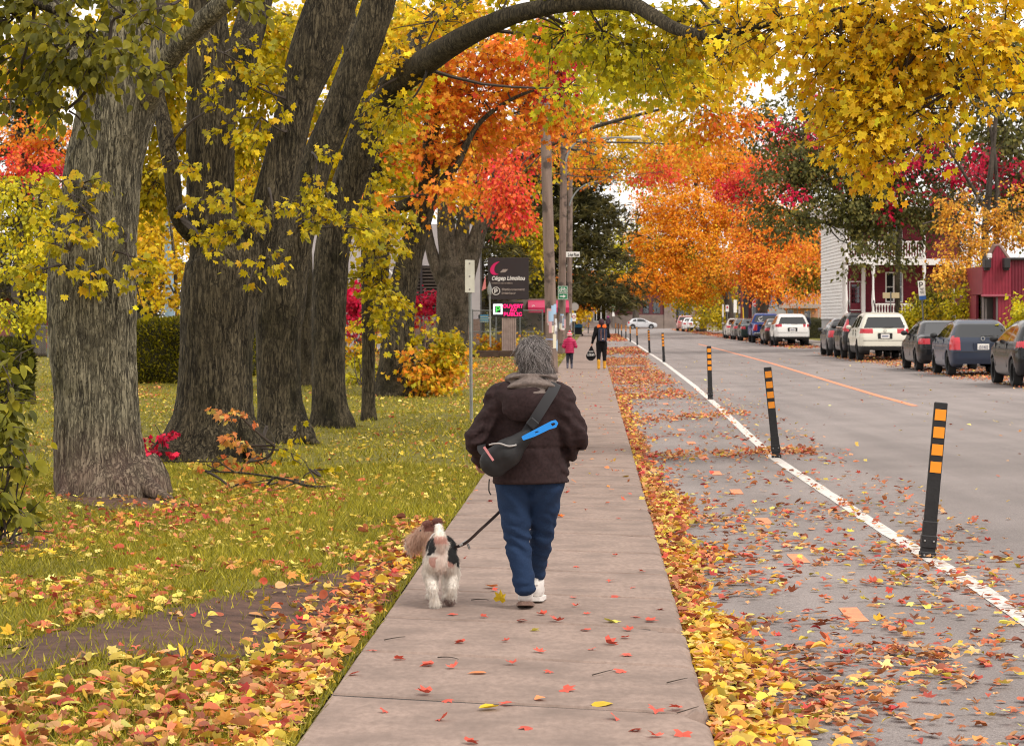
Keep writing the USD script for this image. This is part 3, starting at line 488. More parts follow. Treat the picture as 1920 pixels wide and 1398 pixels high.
# T6
org6 = [E((790, 60, 50, 60, 50, 8), GOLD), E((850, 110, 50, 70, 50, 9), ORG), E((910, 80, 49, 70, 60, 11), ORG), E((980, 110, 50, 70, 60, 12), ORG), E((1040, 80, 51, 50, 60, 9), RED), E((1050, 130, 50, 34, 30, 5), CRIM), E((900, 180, 50, 80, 50, 12), ORG), E((980, 210, 51, 60, 46, 8), ORG), E((1060, 210, 52, 40, 40, 4), ORG), E((830, 190, 50, 60, 60, 8), ORG), E((880, 260, 51, 70, 40, 10), ORG), E((800, 290, 50, 50, 40, 6), ORG), E((830, 345, 49.5, 40, 20, 4), ORG), E((720, 370, 49, 34, 26, 3), ORG), E((760, 250, 52, 40, 60, 5), YG)]
t = tree('maple_tree', 'leaning dark maple beside the orange bush, with a huge orange crown', 50.6,
    [[(742, 740, 92), (742, 715, 72), (744, 680, 64), (746, 620, 58), (752, 560, 54), (768, 490, 48), (782, 430, 44), (800, 370, 38), (808, 300, 34), (812, 200, 30), (818, 90, 24), (830, -60, 16)],
     [(708, 520, 40), (712, 470, 36, 0.6), (730, 400, 26, 0.9), (770, 380, 22, 0.4), (820, 348, 16, 0), (850, 310, 12, -0.4), (880, 250, 8)], [(740, 640, 40), (722, 580, 36), (708, 520, 38), (700, 440, 36, 0.5), (704, 300, 24, 1), (720, 150, 16, 1)],
     [(812, 230, 16), (860, 160, 12), (920, 90, 9), (1000, 60, 5)], [(800, 370, 16), (850, 320, 12, -1), (900, 230, 9, -1), (1000, 170, 5, -1)]],
    org6, *ORG, tmpl=MID, size=0.085, per=22, length=0.6, sides=56, rows=140, seed=6, flare=0.25, dens=3.2, group='maples along the lawn')
# T7 multi-stemmed
red7 = [E((960, 290, 92, 40, 40, 8), RED), E((950, 345, 90, 34, 40, 10), RED), E((965, 390, 90, 22, 24, 6), RED), E((930, 260, 94, 40, 30, 8), ORG), E((1000, 250, 94, 50, 30, 8), ORG), E((1010, 330, 92, 26, 30, 3), YG), E((900, 340, 94, 26, 30, 4), ORG), E((850, 370, 96, 30, 36, 6), GOLD), E((870, 300, 97, 34, 40, 6), ORG), E((1040, 280, 112, 34, 30, 5), ORG)]
low7 = [E((1090, 265, 124, 60, 34, 10), GOLD), E((1150, 215, 118, 60, 40, 12), GOLD), E((1160, 300, 126, 70, 30, 12), GOLD), E((1230, 262, 122, 60, 46, 15), GOLD), E((1205, 315, 128, 46, 34, 10), LIME), E((1150, 258, 127, 60, 26, 10), GOLD), E((1200, 215, 124, 50, 24, 7), ORG), E((1262, 285, 126, 34, 40, 8), GOLD), E((1240, 300, 118, 40, 34, 8), ORG), E((1236, 322, 116, 20, 16, 3), RED), E((1300, 210, 82, 50, 50, 9), GOLD), E((1330, 170, 82, 40, 50, 6), ORG), E((1350, 235, 82, 40, 30, 6), ORG), E((1400, 220, 82, 24, 16, 2), ORG), E((1290, 270, 100, 34, 30, 6), ORG), E((1330, 130, 80, 60, 50, 7), GOLD), E((1110, 315, 124, 50, 20, 6), ORG), E((1200, 335, 122, 20, 10, 2), RED), E((1100, 120, 80, 80, 60, 12), LIME), E((1230, 120, 80, 80, 60, 12), GOLD), E((1340, 60, 80, 70, 60, 10), GOLD)]
t = tree('maple_tree', 'broad maple of many stems behind the sign post, crown red and gold', 98.5,
    [[(850, 672, 78), (848, 650, 64), (848, 620, 60), (850, 580, 62), (852, 540, 62), (842, 480, 38), (836, 410, 32), (840, 330, 26), (852, 260, 18), (870, 150, 12)], [(858, 560, 48), (880, 490, 34), (902, 420, 28), (925, 350, 24), (950, 270, 18), (985, 205, 12, -3), (1040, 130, 8, -6)], [(838, 540, 30), (818, 500, 24), (804, 450, 20), (798, 400, 14)], [(895, 440, 20), (925, 390, 20), (945, 330, 14), (1000, 290, 10, -6), (1080, 250, 8, -10), (1180, 220, 6, -14), (1300, 190, 4, -16)], [(860, 520, 34), (866, 440, 26), (876, 370, 20), (888, 320, 12)]],
    red7 + low7, *ORG, bk=BARK_MID, tmpl=RHOMB, size=0.115, per=20, length=0.95, sides=40, rows=90, seed=7, flare=0.2, dens=4.5, group='maples along the lawn')
# off-frame linden reaching in at the top left
tree('linden_tree', 'dark linden reaching in at the top left corner with round leaves', 19.0,
    [[(-330, 1000, 110), (-320, 700, 90), (-300, 400, 80), (-260, 100, 70), (-220, -150, 50)], [(-280, 250, 40), (-150, 80, 30, -0.5), (-20, -10, 22, -1), (100, 20, 12, -1.2), (170, 70, 8, -1.3), (240, 110, 5, -1.4), (300, 130, 3, -1.5)], [(-240, 0, 34), (-60, -60, 24, -0.5), (120, -60, 16, -1), (260, -30, 10, -1.2), (400, -10, 6, -1.5)]],
    [(30, 30, 18, 70, 50, 14), (120, 20, 17.8, 70, 40, 13), (90, 95, 17.7, 60, 44, 12), (165, 80, 17.6, 56, 40, 11), (40, 120, 18, 54, 50, 9), (130, 150, 17.7, 46, 34, 8), (195, 120, 17.6, 40, 24, 6), (245, 118, 17.5, 34, 18, 5), (285, 130, 17.5, 22, 12, 3), (70, 185, 17.9, 36, 26, 5), (125, 205, 17.8, 20, 20, 3), (230, 30, 17.6, 50, 26, 6), (320, 8, 17.5, 50, 20, 5), (430, -5, 17.5, 50, 16, 4), (100, -80, 18, 240, 60, 24)],
    *OLIVE, bk=BARK_DARK, tmpl=OVAL, size=0.05, per=20, length=0.3, seed=11, sides=30, rows=60, upb=0.3, face=0.5, dens=0.72, pick=160)
# yellow maples behind the row
tree('maple_tree', 'dark slender trunk of a yellow maple behind the third and fourth big trunks', 57.0,
    [[(572, 724, 34), (572, 700, 27), (572, 620, 25), (574, 520, 24), (568, 400, 22), (560, 250, 18), (550, 100, 12)], [(572, 420, 14), (500, 300, 10, 1), (420, 180, 7, 1), (320, 90, 4)], [(566, 380, 14), (640, 280, 10), (720, 200, 8), (800, 120, 5)]],
    [(290, 60, 52, 70, 60, 13), (300, 150, 53, 50, 60, 10), (300, 240, 54, 50, 56, 10), (290, 340, 55, 56, 50, 12), (470, 60, 52, 70, 60, 11), (480, 170, 53, 50, 70, 10), (470, 290, 54, 40, 50, 6), (560, 60, 55, 70, 60, 10), (640, 60, 53, 70, 60, 10), (720, 60, 52, 60, 60, 9), (690, 170, 54, 70, 50, 10), (760, 180, 53, 50, 60, 8), (720, 270, 53, 50, 50, 8), (640, 250, 55, 50, 60, 8), (650, 350, 55, 40, 50, 7), (760, 330, 54, 40, 40, 6), (330, 20, 50, 60, 40, 8), (470, 380, 56, 34, 40, 5)],
    *YG, tmpl=RHOMB, size=0.11, per=24, length=0.7, sides=24, rows=60, seed=12, dens=4)
tree('maple_tree', 'golden maple glimpsed behind the two thickest trunks, further back on the lawn', 78.0,
    [[(640, 690, 22), (640, 600, 18), (636, 480, 16), (630, 340, 12), (620, 200, 8)], [(636, 470, 10), (740, 330, 8), (800, 240, 5)], [(632, 380, 9), (480, 250, 7), (330, 140, 4)]],
    [(300, 80, 78, 90, 80, 14), (300, 420, 84, 50, 44, 12), (480, 100, 76, 90, 90, 16), (640, 120, 76, 110, 90, 20), (760, 130, 75, 80, 90, 14), (640, 300, 78, 70, 70, 12), (730, 330, 78, 60, 80, 12), (470, 330, 80, 60, 70, 10), (800, 240, 76, 50, 60, 8), (80, 100, 80, 80, 70, 12, *YG), (130, 60, 80, 60, 60, 7, *YG), (600, 240, 76, 50, 60, 8), (610, 60, 76, 70, 50, 8)],
    *GOLD, tmpl=RHOMB, size=0.13, per=24, length=1.0, sides=16, rows=40, seed=13, dens=5)
# left edge
tree('sapling', 'slender yellow sapling left of the grey maple, in front of the brick house', 46.7,
    [[(58, 750, 18), (55, 700, 13), (52, 620, 12), (50, 540, 11), (40, 440, 9), (30, 340, 6)], [(52, 600, 7), (30, 570, 5), (0, 540, 4)], [(51, 560, 7), (85, 520, 6), (105, 440, 4), (110, 360, 3)]],
    [(25, 590, 46, 34, 26, 7), (75, 580, 46, 34, 24, 7), (20, 500, 46.5, 44, 40, 9), (85, 500, 46.5, 34, 40, 7), (30, 420, 47, 50, 40, 9), (90, 420, 47, 40, 40, 7), (50, 350, 47, 60, 30, 8), (10, 370, 46, 40, 40, 6)],
    *LIME, tmpl=RHOMB, size=0.068, per=22, length=0.42, sides=14, rows=30, seed=14, bk=BARK_MID, dens=3)
tree('sapling', 'thin bare-stemmed sapling in front of the clipped hedge', 60.5,
    [[(336, 712, 12), (335, 690, 9), (333, 620, 8), (330, 540, 7), (322, 440, 5), (310, 380, 3)], [(332, 560, 4), (310, 520, 3), (290, 490, 2)]],
    [(300, 490, 60, 40, 26, 7), (310, 540, 60, 26, 14, 4), (340, 500, 60, 26, 24, 4), (290, 430, 61, 40, 30, 7), (330, 420, 61, 34, 30, 6), (315, 560, 60, 16, 8, 2)],
    *GOLD, tmpl=MID, size=0.075, per=18, length=0.5, sides=10, rows=24, seed=15, bk=BARK_MID, dens=3)
tree('oak_tree', 'pair of brown trunks before the red brick house at the left edge', 100.0,
    [[(72, 658, 28), (74, 620, 24), (78, 570, 22), (80, 480, 20), (80, 300, 14)], [(30, 668, 18), (28, 600, 16), (30, 520, 15), (36, 420, 12), (44, 300, 8)]],
    [(40, 250, 100, 60, 34, 9, *ORG), (100, 270, 100, 40, 40, 7, *ORG), (60, 310, 99, 50, 34, 9, *RED), (100, 330, 98, 30, 20, 4, *CRIM), (10, 150, 104, 30, 20, 4, *ORG), (20, 130, 100, 40, 30, 5, *ORG), (100, 230, 99, 30, 20, 3, *YG)], *ORG, tmpl=RHOMB, size=0.12, per=22, length=0.8, sides=20, rows=40, seed=16, bk=BARK_FAR, dens=4)
def pine(label, Y, px, ytop, ybase, w, seed, n=90, cols=PINE, tiers=12, cut=None):
    rng = np.random.default_rng(seed); base = P(px, 594 + H / Y * F, Y); base[2] = 0; t = thing('pine_tree', label, 'tree', base)
    s = Y / F; h = H - (ytop - HZ) * s; zb = max(H - (ybase - HZ) * s, 0.6); r = w * s / 2
    obj('trunk', tube(np.array([base - [0, 0, .2], base + [0, 0, h * .5], base + [0, 0, h]]), [h * .02 + .06, h * .015 + .04, .02], 10), BARK_FAR, t, smooth=True)
    z = rng.uniform(0, 1, n); z = np.sort(z); a = rng.uniform(0, 2 * np.pi, n); rr = r * (1 - z) ** 0.55 * rng.uniform(0.6, 1.05, n)
    st = base + np.stack([0 * z, 0 * z, zb + (h - zb) * z], 1); d = np.stack([np.cos(a), np.sin(a), -0.12 + 0.3 * z], 1)
    en = st + d * rr[:, None]; midp = (st + en) / 2 + [0, 0, 0.1]; segs = np.stack([st, midp, en], 1)
    obj('branches', tubes(segs, np.full(n, 0.05), np.full(n, 0.012), 4), BARK_FAR, t, kind='stuff')
    k = int(21 * max(1, r / 2)); tt = rng.uniform(0.2, 1.05, (n, k, 1)) ** 0.7; pos = st[:, None] + (en - st)[:, None] * tt + rng.normal(size=(n, k, 3)) * [0.22, 0.22, 0.13] * max(1, r / 3)
    m = 3; p = np.repeat(pos.reshape(-1, 1, 3), m, 1).reshape(-1, 3) + rng.normal(size=(n * k * m, 3)) * 0.08; tip = np.repeat(d, k * m, 0) * 0.8 + rng.normal(size=(len(p), 3)) * 0.7
    c = np.repeat(pal(*cols, n * k, rng, 0.25), m, 0)
    v, f, cc = scatter(np.array([(0, -1), (.13, 0), (0, 1), (-.13, 0)]), p, tip, rng.normal(size=p.shape), 0.22 * max(1, Y / 115) * rng.uniform(.7, 1.3, len(p)), c, rng=rng)
    obj('crown', (v, f), LEAF, t, col=cc, kind='stuff'); return t
pine('broad dark pine rising behind the utility poles, left of the sidewalk', 205, 1030, 190, 560, 400, 31, 190)
pine('dark pine behind the clipped hedge and the blue column', 118, 285, 330, 610, 200, 32, 90)
pine('dark pine behind the red-orange leaves at the left edge', 128, 50, 60, 560, 300, 33, 120)
pine('dark pine filling the gap between the third and fourth big trunks', 135, 660, 260, 580, 260, 34, 110)
pine('dark pine standing behind the broad maple of many stems', 150, 900, 250, 600, 260, 35, 110)
pine('dark pine at the back between the two thickest trunks', 130, 480, 220, 600, 220, 36, 90)
# far street trees, right side of the road
def street_tree(label, Y, limbs, es, c, seed, size=0.15, per=24, length=1.2, bk=None, nm='maple_tree', **k):
    return tree(nm, label, Y, limbs, es, *c, tmpl=k.pop('tmpl', RHOMB), dens=k.pop('dens', 5.5), size=size, per=per, length=length, sides=18, rows=40, seed=seed, bk=bk or BARK_FAR, **k)
street_tree('big golden orange maple over the far end of the road', 222, [[(1372, 622, 20), (1368, 580, 16), (1352, 520, 14), (1330, 450, 11), (1310, 380, 8), (1300, 300, 5)], [(1360, 545, 9), (1300, 500, 7), (1250, 470, 5)], [(1345, 500, 8), (1400, 420, 6), (1430, 360, 4)]],
    [(1290, 320, 222, 60, 40, 22), (1370, 320, 224, 60, 40, 22), (1240, 390, 220, 40, 50, 18), (1310, 400, 218, 60, 50, 26), (1380, 400, 218, 50, 50, 20), (1230, 460, 218, 46, 40, 18), (1300, 470, 216, 56, 44, 22), (1240, 520, 216, 44, 36, 16), (1190, 530, 215, 36, 18, 8), (1340, 300, 226, 60, 30, 14), (1330, 520, 214, 44, 36, 10), (1420, 330, 222, 40, 40, 12), (1290, 545, 214, 30, 16, 5)],
    ([(240, 150, 26), (244, 168, 34), (232, 128, 36), (236, 176, 40)], [4, 3, 2, 2]), 21, size=0.15, dens=8.5)
street_tree('red-orange maple over the parked cars in front of the peach house', 178, [[(1430, 612, 26), (1428, 580, 22), (1432, 530, 18), (1440, 460, 13), (1450, 380, 8)], [(1433, 520, 10), (1400, 470, 8), (1370, 420, 5)], [(1436, 500, 10), (1490, 430, 7), (1530, 380, 4)]],
    [(1400, 360, 176, 44, 46, 15, *RED), (1450, 330, 178, 50, 40, 16, *RED), (1500, 300, 180, 50, 34, 14, *RED), (1480, 270, 182, 36, 22, 8, *CRIM), (1540, 300, 182, 30, 24, 7, *RED), (1420, 430, 174, 50, 46, 18), (1480, 420, 174, 50, 50, 18), (1400, 490, 172, 40, 36, 12), (1460, 500, 172, 50, 40, 15), (1510, 480, 172, 40, 50, 12), (1440, 535, 171, 36, 16, 6), (1376, 360, 176, 20, 16, 4, *CRIM), (1530, 420, 174, 24, 40, 6, *RED), (1500, 540, 170, 30, 14, 4)],
    ORG, 22, size=0.13, dens=8)
street_tree('yellow-green tree below the golden maple, by the far parked cars', 240, [[(1318, 620, 14), (1320, 590, 12), (1330, 550, 9), (1340, 500, 6)], [(1322, 575, 6), (1290, 540, 4)]],
    [(1290, 520, 238, 34, 30, 10), (1330, 540, 236, 40, 36, 14), (1370, 560, 232, 24, 30, 7), (1340, 590, 232, 36, 22, 10), (1280, 560, 238, 26, 20, 6), (1380, 500, 236, 24, 40, 6), (1400, 450, 238, 20, 30, 4), (1330, 480, 238, 50, 30, 10)],
    YG, 23, size=0.17, nm='elm_tree')
street_tree('small tree with a curved dark trunk before the peach house', 150, [[(1557, 622, 12), (1558, 590, 10), (1556, 555, 9), (1535, 540, 8), (1505, 533, 6), (1480, 520, 4)], [(1557, 560, 8), (1545, 500, 6), (1530, 440, 4)]],
    [(1530, 520, 148, 34, 24, 8, *OLIVE), (1500, 505, 148, 30, 24, 7, *ORG), (1540, 460, 148, 30, 36, 7, *ORG), (1520, 400, 150, 34, 40, 7, *OLIVE)], ORG, 24, size=0.13)
# the big dark maple with crimson tips on the right
DC = (DKG[0][:4], DKG[1][:4])
es = [(1480, 215, 108, 60, 36, 9), (1560, 190, 108, 60, 40, 11), (1440, 260, 108, 40, 26, 6), (1530, 260, 107, 60, 40, 12), (1620, 250, 107, 70, 50, 12), (1700, 220, 108, 60, 60, 10), (1460, 340, 106, 40, 22, 6), (1440, 385, 106, 30, 14, 4), (1540, 340, 106, 60, 40, 13), (1620, 340, 106, 60, 50, 14), (1700, 310, 106, 60, 50, 10), (1480, 415, 105, 40, 24, 7), (1620, 405, 105, 50, 30, 9), (1640, 400, 105, 60, 36, 10), (1720, 390, 105, 60, 40, 9), (1630, 462, 104, 40, 16, 3), (1700, 450, 104, 40, 22, 3), (1600, 497, 104, 22, 8, 1.2), (1690, 505, 103, 16, 14, .8), (1780, 330, 106, 50, 60, 9)]
es += [E(e, CRIM) for e in [(1550, 235, 105.5, 40, 30, 5), (1650, 330, 104.5, 50, 24, 6), (1660, 375, 103.5, 30, 20, 5), (1730, 280, 105, 40, 40, 6), (1700, 100, 110, 50, 40, 4), (1520, 170, 107, 40, 20, 3), (1480, 240, 106, 30, 14, 3), (1510, 365, 104, 30, 12, 3), (1760, 300, 104.5, 40, 26, 5)]]
es = [(*e[:5], max(1, e[5] // 3), *e[6:]) if len(e) > 6 else e for e in es]
es += [(1500, 300, 106, 60, 40, 8), (1580, 300, 106, 60, 40, 8), (1600, 380, 105, 70, 40, 10), (1770, 400, 104, 40, 50, 6), (1760, 230, 107, 50, 60, 7), (1660, 180, 109, 60, 40, 6)]
street_tree('large dark green maple flecked with crimson, in front of the porch house', 112, [[(1684, 622, 13), (1683, 580, 10), (1683, 520, 9.5), (1686, 440, 11), (1690, 360, 12), (1690, 260, 10), (1690, 120, 6)], [(1688, 420, 9), (1640, 360, 9, -2), (1580, 330, 8, -4), (1500, 260, 5, -5)], [(1685, 470, 8), (1640, 440, 8, -3), (1560, 420, 7, -5), (1480, 400, 4, -6)], [(1690, 360, 10), (1760, 280, 9, -2), (1830, 200, 6, -3)], [(1692, 300, 9), (1640, 230, 7), (1570, 180, 5)]],
    es, DC, 25, size=0.12, dens=4.2, per=26, length=1.0, bk=BARK_DARK, tmpl=RHOMB)
# bare and golden trees at the right edge
def bare_twigs(t, starts, n, lo, hi, seed, r=0.012):
    rng = np.random.default_rng(seed); i = rng.integers(0, len(starts), n); s = starts[i]; d = unit(rng.normal(size=(n, 3)) * [1, .7, .6] + [0, 0, 0.35]); L = rng.uniform(lo, hi, (n, 1))
    a = s + d * L * .5 + rng.normal(size=(n, 3)) * .08; b = a + unit(d + rng.normal(size=(n, 3)) * .4) * L * .5; segs = np.stack([s, a, b], 1)
    j = rng.integers(0, n, n * 3); s2 = a[j] + (b - a)[j] * rng.uniform(0, 1, (n * 3, 1)); d2 = unit(d[j] + rng.normal(size=(n * 3, 3)) * .7); L2 = L[j] * .45; b2 = s2 + d2 * L2
    segs2 = np.stack([s2, (s2 + b2) / 2 + rng.normal(size=(n * 3, 3)) * .03, b2], 1)
    obj('twigs', cat([tubes(segs, np.full(n, r), np.full(n, r * .4), 4), tubes(segs2, np.full(n * 3, r * .45), np.full(n * 3, r * .2), 3)]), TWIG, t, kind='stuff')
t = street_tree('leafless grey tree with fine twigs beside the dark red shed', 92, [[(1848, 640, 18), (1846, 560, 15), (1846, 470, 14), (1852, 380, 12), (1862, 280, 9), (1872, 160, 6), (1880, 40, 3)], [(1866, 560, 12), (1868, 470, 11), (1870, 390, 9), (1866, 300, 7), (1850, 200, 5), (1840, 100, 3)], [(1852, 400, 8), (1810, 330, 6, -1), (1770, 260, 4, -2), (1750, 190, 2, -2)], [(1850, 440, 7), (1800, 410, 5, -2), (1730, 420, 3, -3)]], [], GOLD, 26)
st = np.vstack([smooth_path(limb_pts(l, 92)[0], 30) for l in ([(1852, 400, 8), (1862, 280, 9), (1872, 160, 6), (1880, 40, 3)], [(1852, 400, 8), (1810, 330, 6, -1), (1770, 260, 4, -2), (1750, 190, 2, -2)], [(1850, 440, 7), (1800, 410, 5, -2), (1730, 420, 3, -3)], [(1870, 390, 9), (1866, 300, 7), (1850, 200, 5), (1840, 100, 3)])])
bare_twigs(t, st, 130, 0.8, 2.4, 5)
GB = ([(222, 160, 50), (232, 180, 60), (200, 150, 60), (206, 120, 60)], [3, 3, 2, 1])
street_tree('light golden tree with small leaves left of the dark red shed', 88, [[(1812, 640, 10), (1815, 560, 8), (1818, 480, 7), (1826, 400, 5), (1840, 350, 3)], [(1817, 500, 5), (1790, 440, 4), (1780, 390, 2)], [(1820, 470, 4), (1870, 420, 4), (1905, 390, 2)]],
    [(1790, 400, 87, 30, 30, 7), (1800, 460, 87, 34, 40, 9), (1840, 430, 88, 30, 34, 5), (1790, 510, 86.5, 30, 24, 6), (1900, 400, 88, 30, 34, 7), (1905, 440, 88, 26, 20, 4), (1830, 500, 87, 20, 24, 3), (1880, 420, 88, 20, 20, 3)], GB, 27, size=0.08, per=20, length=0.6)
# dark crowns closing the right background
street_tree('tall olive green tree behind the dark red shed at the right edge', 104, [[(1960, 640, 40), (1955, 500, 34), (1940, 300, 26), (1920, 100, 14)], [(1945, 350, 14), (1880, 240, 9), (1840, 140, 5)]],
    [(1850, 90, 104, 70, 70, 14), (1900, 170, 103, 60, 60, 12), (1910, 260, 102, 50, 50, 10), (1850, 260, 104, 30, 40, 5), (1890, 330, 102, 50, 40, 9), (1800, 150, 106, 40, 40, 4), (1930, 380, 102, 40, 40, 6), (1860, 300, 101, 30, 30, 2, *CRIM), (1905, 320, 100.5, 24, 20, 1, *CRIM), (1800, 330, 103, 20, 20, 1, *CRIM)], (DKG[0][:4], DKG[1][:4]), 28, size=0.14, per=26, length=1.1)
street_tree('bright red maple far behind the dark green one', 190, [[(1760, 600, 22), (1760, 450, 16), (1750, 330, 8)]], [(1720, 300, 190, 60, 30, 4), (1780, 310, 190, 50, 40, 3), (1820, 340, 190, 50, 50, 3), (1660, 330, 190, 50, 40, 4), (1880, 360, 190, 50, 40, 2)], CRIM, 29, size=0.2)
street_tree('leafless tree whose pale twigs fan out above the golden maple', 262, [[(1340, 600, 16), (1342, 450, 12), (1350, 330, 8), (1352, 240, 4)]], [], GOLD, 30)
t = stage.GetPrimAtPath('/World/maple_tree_%03d' % _n['/World/maple_tree'])
bare_twigs(t, smooth_path(limb_pts([(1342, 400, 12), (1350, 330, 8), (1352, 250, 4)], 262)[0], 20), 70, 4, 9, 8, 0.04)
for k, (px, py, Y, rx, ry, ns, c, lab) in enumerate([(1120, 480, 375, 60, 70, 24, OLIVE, 'olive tree rising behind the brick hall, left of its doorway'), (1260, 450, 380, 70, 90, 30, GOLD, 'golden tree rising behind the brick hall'), (1010, 470, 370, 60, 80, 24, YG, 'yellow-green tree rising behind the awning building'), (1040, 570, 250, 60, 40, 16, GOLD, 'golden trees low behind the pine at the end of the sidewalk'), (985, 450, 180, 30, 60, 14, YG, 'yellow-green tree showing between the black sign and the utility pole'), (1192, 470, 339, 50, 70, 24, LIME, 'pale green tree behind the pine, left of the golden maple'), (960, 560, 200, 60, 50, 16, OLIVE, 'olive green tree behind the black college sign'), (1074, 540, 250, 60, 30, 14, ORG, 'low orange tree left of the stone doorway')]):
    street_tree(lab, Y, [[(px, 622, 14), (px, 580, 11), (px + 4, py, 7), (px, py - ry, 3)]], [(px, py, Y, rx, ry, ns), (px - rx * .4, py + ry * .3, Y, rx * .6, ry * .6, ns // 2), (px + rx * .4, py + ry * .2, Y, rx * .6, ry * .6, ns // 2)], c, 40 + k, size=0.2)
# ---------------- shrubs, hedge, seedlings, fallen branch ----------------
def shrub(name, label, catg, px, ybase, es, c, seed, size=0.06, stems=12, tmpl=MID, per=16, length=0.35, group=None, Y=None, dens=2.5):
    Y = Y or 7290.0 / (ybase - HZ); rng = np.random.default_rng(seed); b = P(px, ybase, Y); b[2] = 0; t = thing(name, label, catg, b, group)
    cs = np.array([P(e[0], e[1], e[2]) for e in es]); sk = []; ms = []
    for k in range(stems):
        c_ = cs[rng.integers(0, len(cs))] + rng.normal(size=3) * 0.12; p = smooth_path([b + [rng.normal() * .06, rng.normal() * .06, -.05], (b + c_) / 2 + rng.normal(size=3) * .06, c_], 10); ms.append(tube(p, np.linspace(.014, .004, 10), 5)); sk.append(p)
    obj('stems', cat(ms), TWIG, t, kind='stuff')
    cr, col, tw = foliage(es, np.vstack(sk), tmpl, size, per, length, *c, rng, dens=dens)
    obj('twigs', tw, TWIG, t, kind='stuff'); obj('crown', cr, LEAF, t, col=col, kind='stuff'); return t
OB = ([(232, 170, 30), (238, 140, 40), (214, 190, 40), (236, 190, 60), (170, 165, 40)], [3, 3, 2, 2, 1])
shrub('maple_bush', 'orange and yellow maple bush at the foot of the leaning maple', 'bush', 790, 738, [(800, 640, 50.6, 34, 30, 6, *YG), (830, 650, 50.4, 30, 26, 5, *YG), (790, 680, 50.3, 34, 30, 8), (830, 690, 50.2, 34, 30, 8), (850, 665, 50.2, 24, 20, 4, *YG), (790, 715, 50, 24, 16, 4), (820, 725, 50, 28, 10, 3)], OB, 51, 0.075, 18, per=18, length=0.4, Y=51)
shrub('maple_bush', 'pale yellow bush half hidden behind the thin straight trunk', 'bush', 680, 742, [(672, 640, 58, 26, 24, 6, *OB), (664, 680, 58, 22, 30, 6), (705, 660, 58, 24, 30, 6), (700, 700, 58, 20, 24, 5), (675, 715, 57.5, 24, 20, 4)], LIME, 52, 0.07, 12, Y=57)
shrub('maple_bush', 'crimson bush in front of the grey wall between the trunks', 'bush', 668, 664, [(660, 580, 92, 26, 20, 9), (680, 600, 92, 26, 20, 9), (690, 570, 92, 20, 30, 8), (655, 560, 93, 14, 30, 5)], CRIM, 53, 0.12, 8, per=18, length=0.7, Y=94)
shrub('maple_bush', 'crimson and orange bush beside the louvred wall', 'bush', 795, 658, [(790, 575, 100, 26, 14, 7), (805, 560, 100, 14, 16, 5), (780, 590, 100, 14, 10, 3, *ORG)], CRIM, 54, 0.1, 8, per=16, length=0.6, Y=104)
shrub('planter_shrub', 'orange-leaved shrub at the left end of the timber planter', 'bush', 918, 662, [(912, 640, 99, 16, 14, 6), (922, 650, 99, 16, 10, 5), (905, 655, 99, 12, 10, 4, *YG)], OB, 55, 0.08, 8, per=14, length=0.35, Y=99.5)
shrub('planter_shrub', 'orange-leaved shrub in the timber planter below the black sign', 'bush', 952, 662, [(950, 638, 99, 15, 16, 6), (958, 650, 99, 15, 10, 5), (945, 655, 99, 10, 8, 3)], OB, 56, 0.08, 8, per=14, length=0.35, Y=99.5)
shrub('planter_shrub', 'yellow-green shrub at the pole end of the timber planter', 'bush', 1005, 660, [(1000, 640, 100, 16, 20, 6), (1010, 650, 100, 14, 12, 5), (985, 650, 100, 14, 10, 4)], YG, 57, 0.08, 8, per=14, length=0.35, Y=100.5)
shrub('seedling', 'crimson maple seedling against the foot of the forked maple', 'seedling', 290, 868, [(312, 812, 26.6, 10, 12, 3), (292, 832, 26.6, 16, 10, 4), (280, 848, 26.6, 14, 10, 4), (302, 845, 26.6, 14, 8, 3)], CRIM, 58, 0.055, 5, FULL, 7, 0.12, Y=26.8, dens=1.2)
shrub('shrub', 'green leafy shrub in the near left corner of the lawn', 'bush', -20, 1010, [(-25, 700, 17.5, 36, 30, 4), (-25, 770, 17.4, 34, 40, 5), (-12, 830, 17.3, 32, 40, 5), (-28, 890, 17.3, 30, 40, 4), (-10, 940, 17.2, 26, 30, 3), (-20, 660, 17.6, 30, 20, 3), (25, 810, 17.3, 16, 18, 2)], ([(96, 96, 28), (124, 120, 32), (78, 80, 28), (158, 146, 36)], [3, 3, 2, 1.4]), 59, 0.06, 10, OVAL, 10, 0.3, Y=17.5)
for k, (px, py, Y, rx, ry, c, lab) in enumerate([(1790, 590, 88, 50, 60, YG, 'overgrown yellow-green bush between the porch house and the dark red shed'), (1755, 560, 92, 26, 40, OLIVE, 'dark green bush right of the parking sign'), (1820, 560, 86, 30, 60, LIME, 'tall pale bush against the dark red shed'), (1716, 590, 93, 14, 30, LIME, 'thin yellow bush behind the parking sign post'), (1925, 600, 62, 14, 28, LIME, 'bright yellow-green shrub at the right edge before the shed')]):
    shrub('bush', lab, 'bush', px, 640, [(px, py, Y, rx, ry, 16), (px - rx * .4, py + ry * .4, Y, rx * .6, ry * .5, 10), (px + rx * .4, py + ry * .3, Y - .5, rx * .5, ry * .5, 8)], c, 70 + k, 0.08, 12, RHOMB, 22, 0.5, Y=Y)
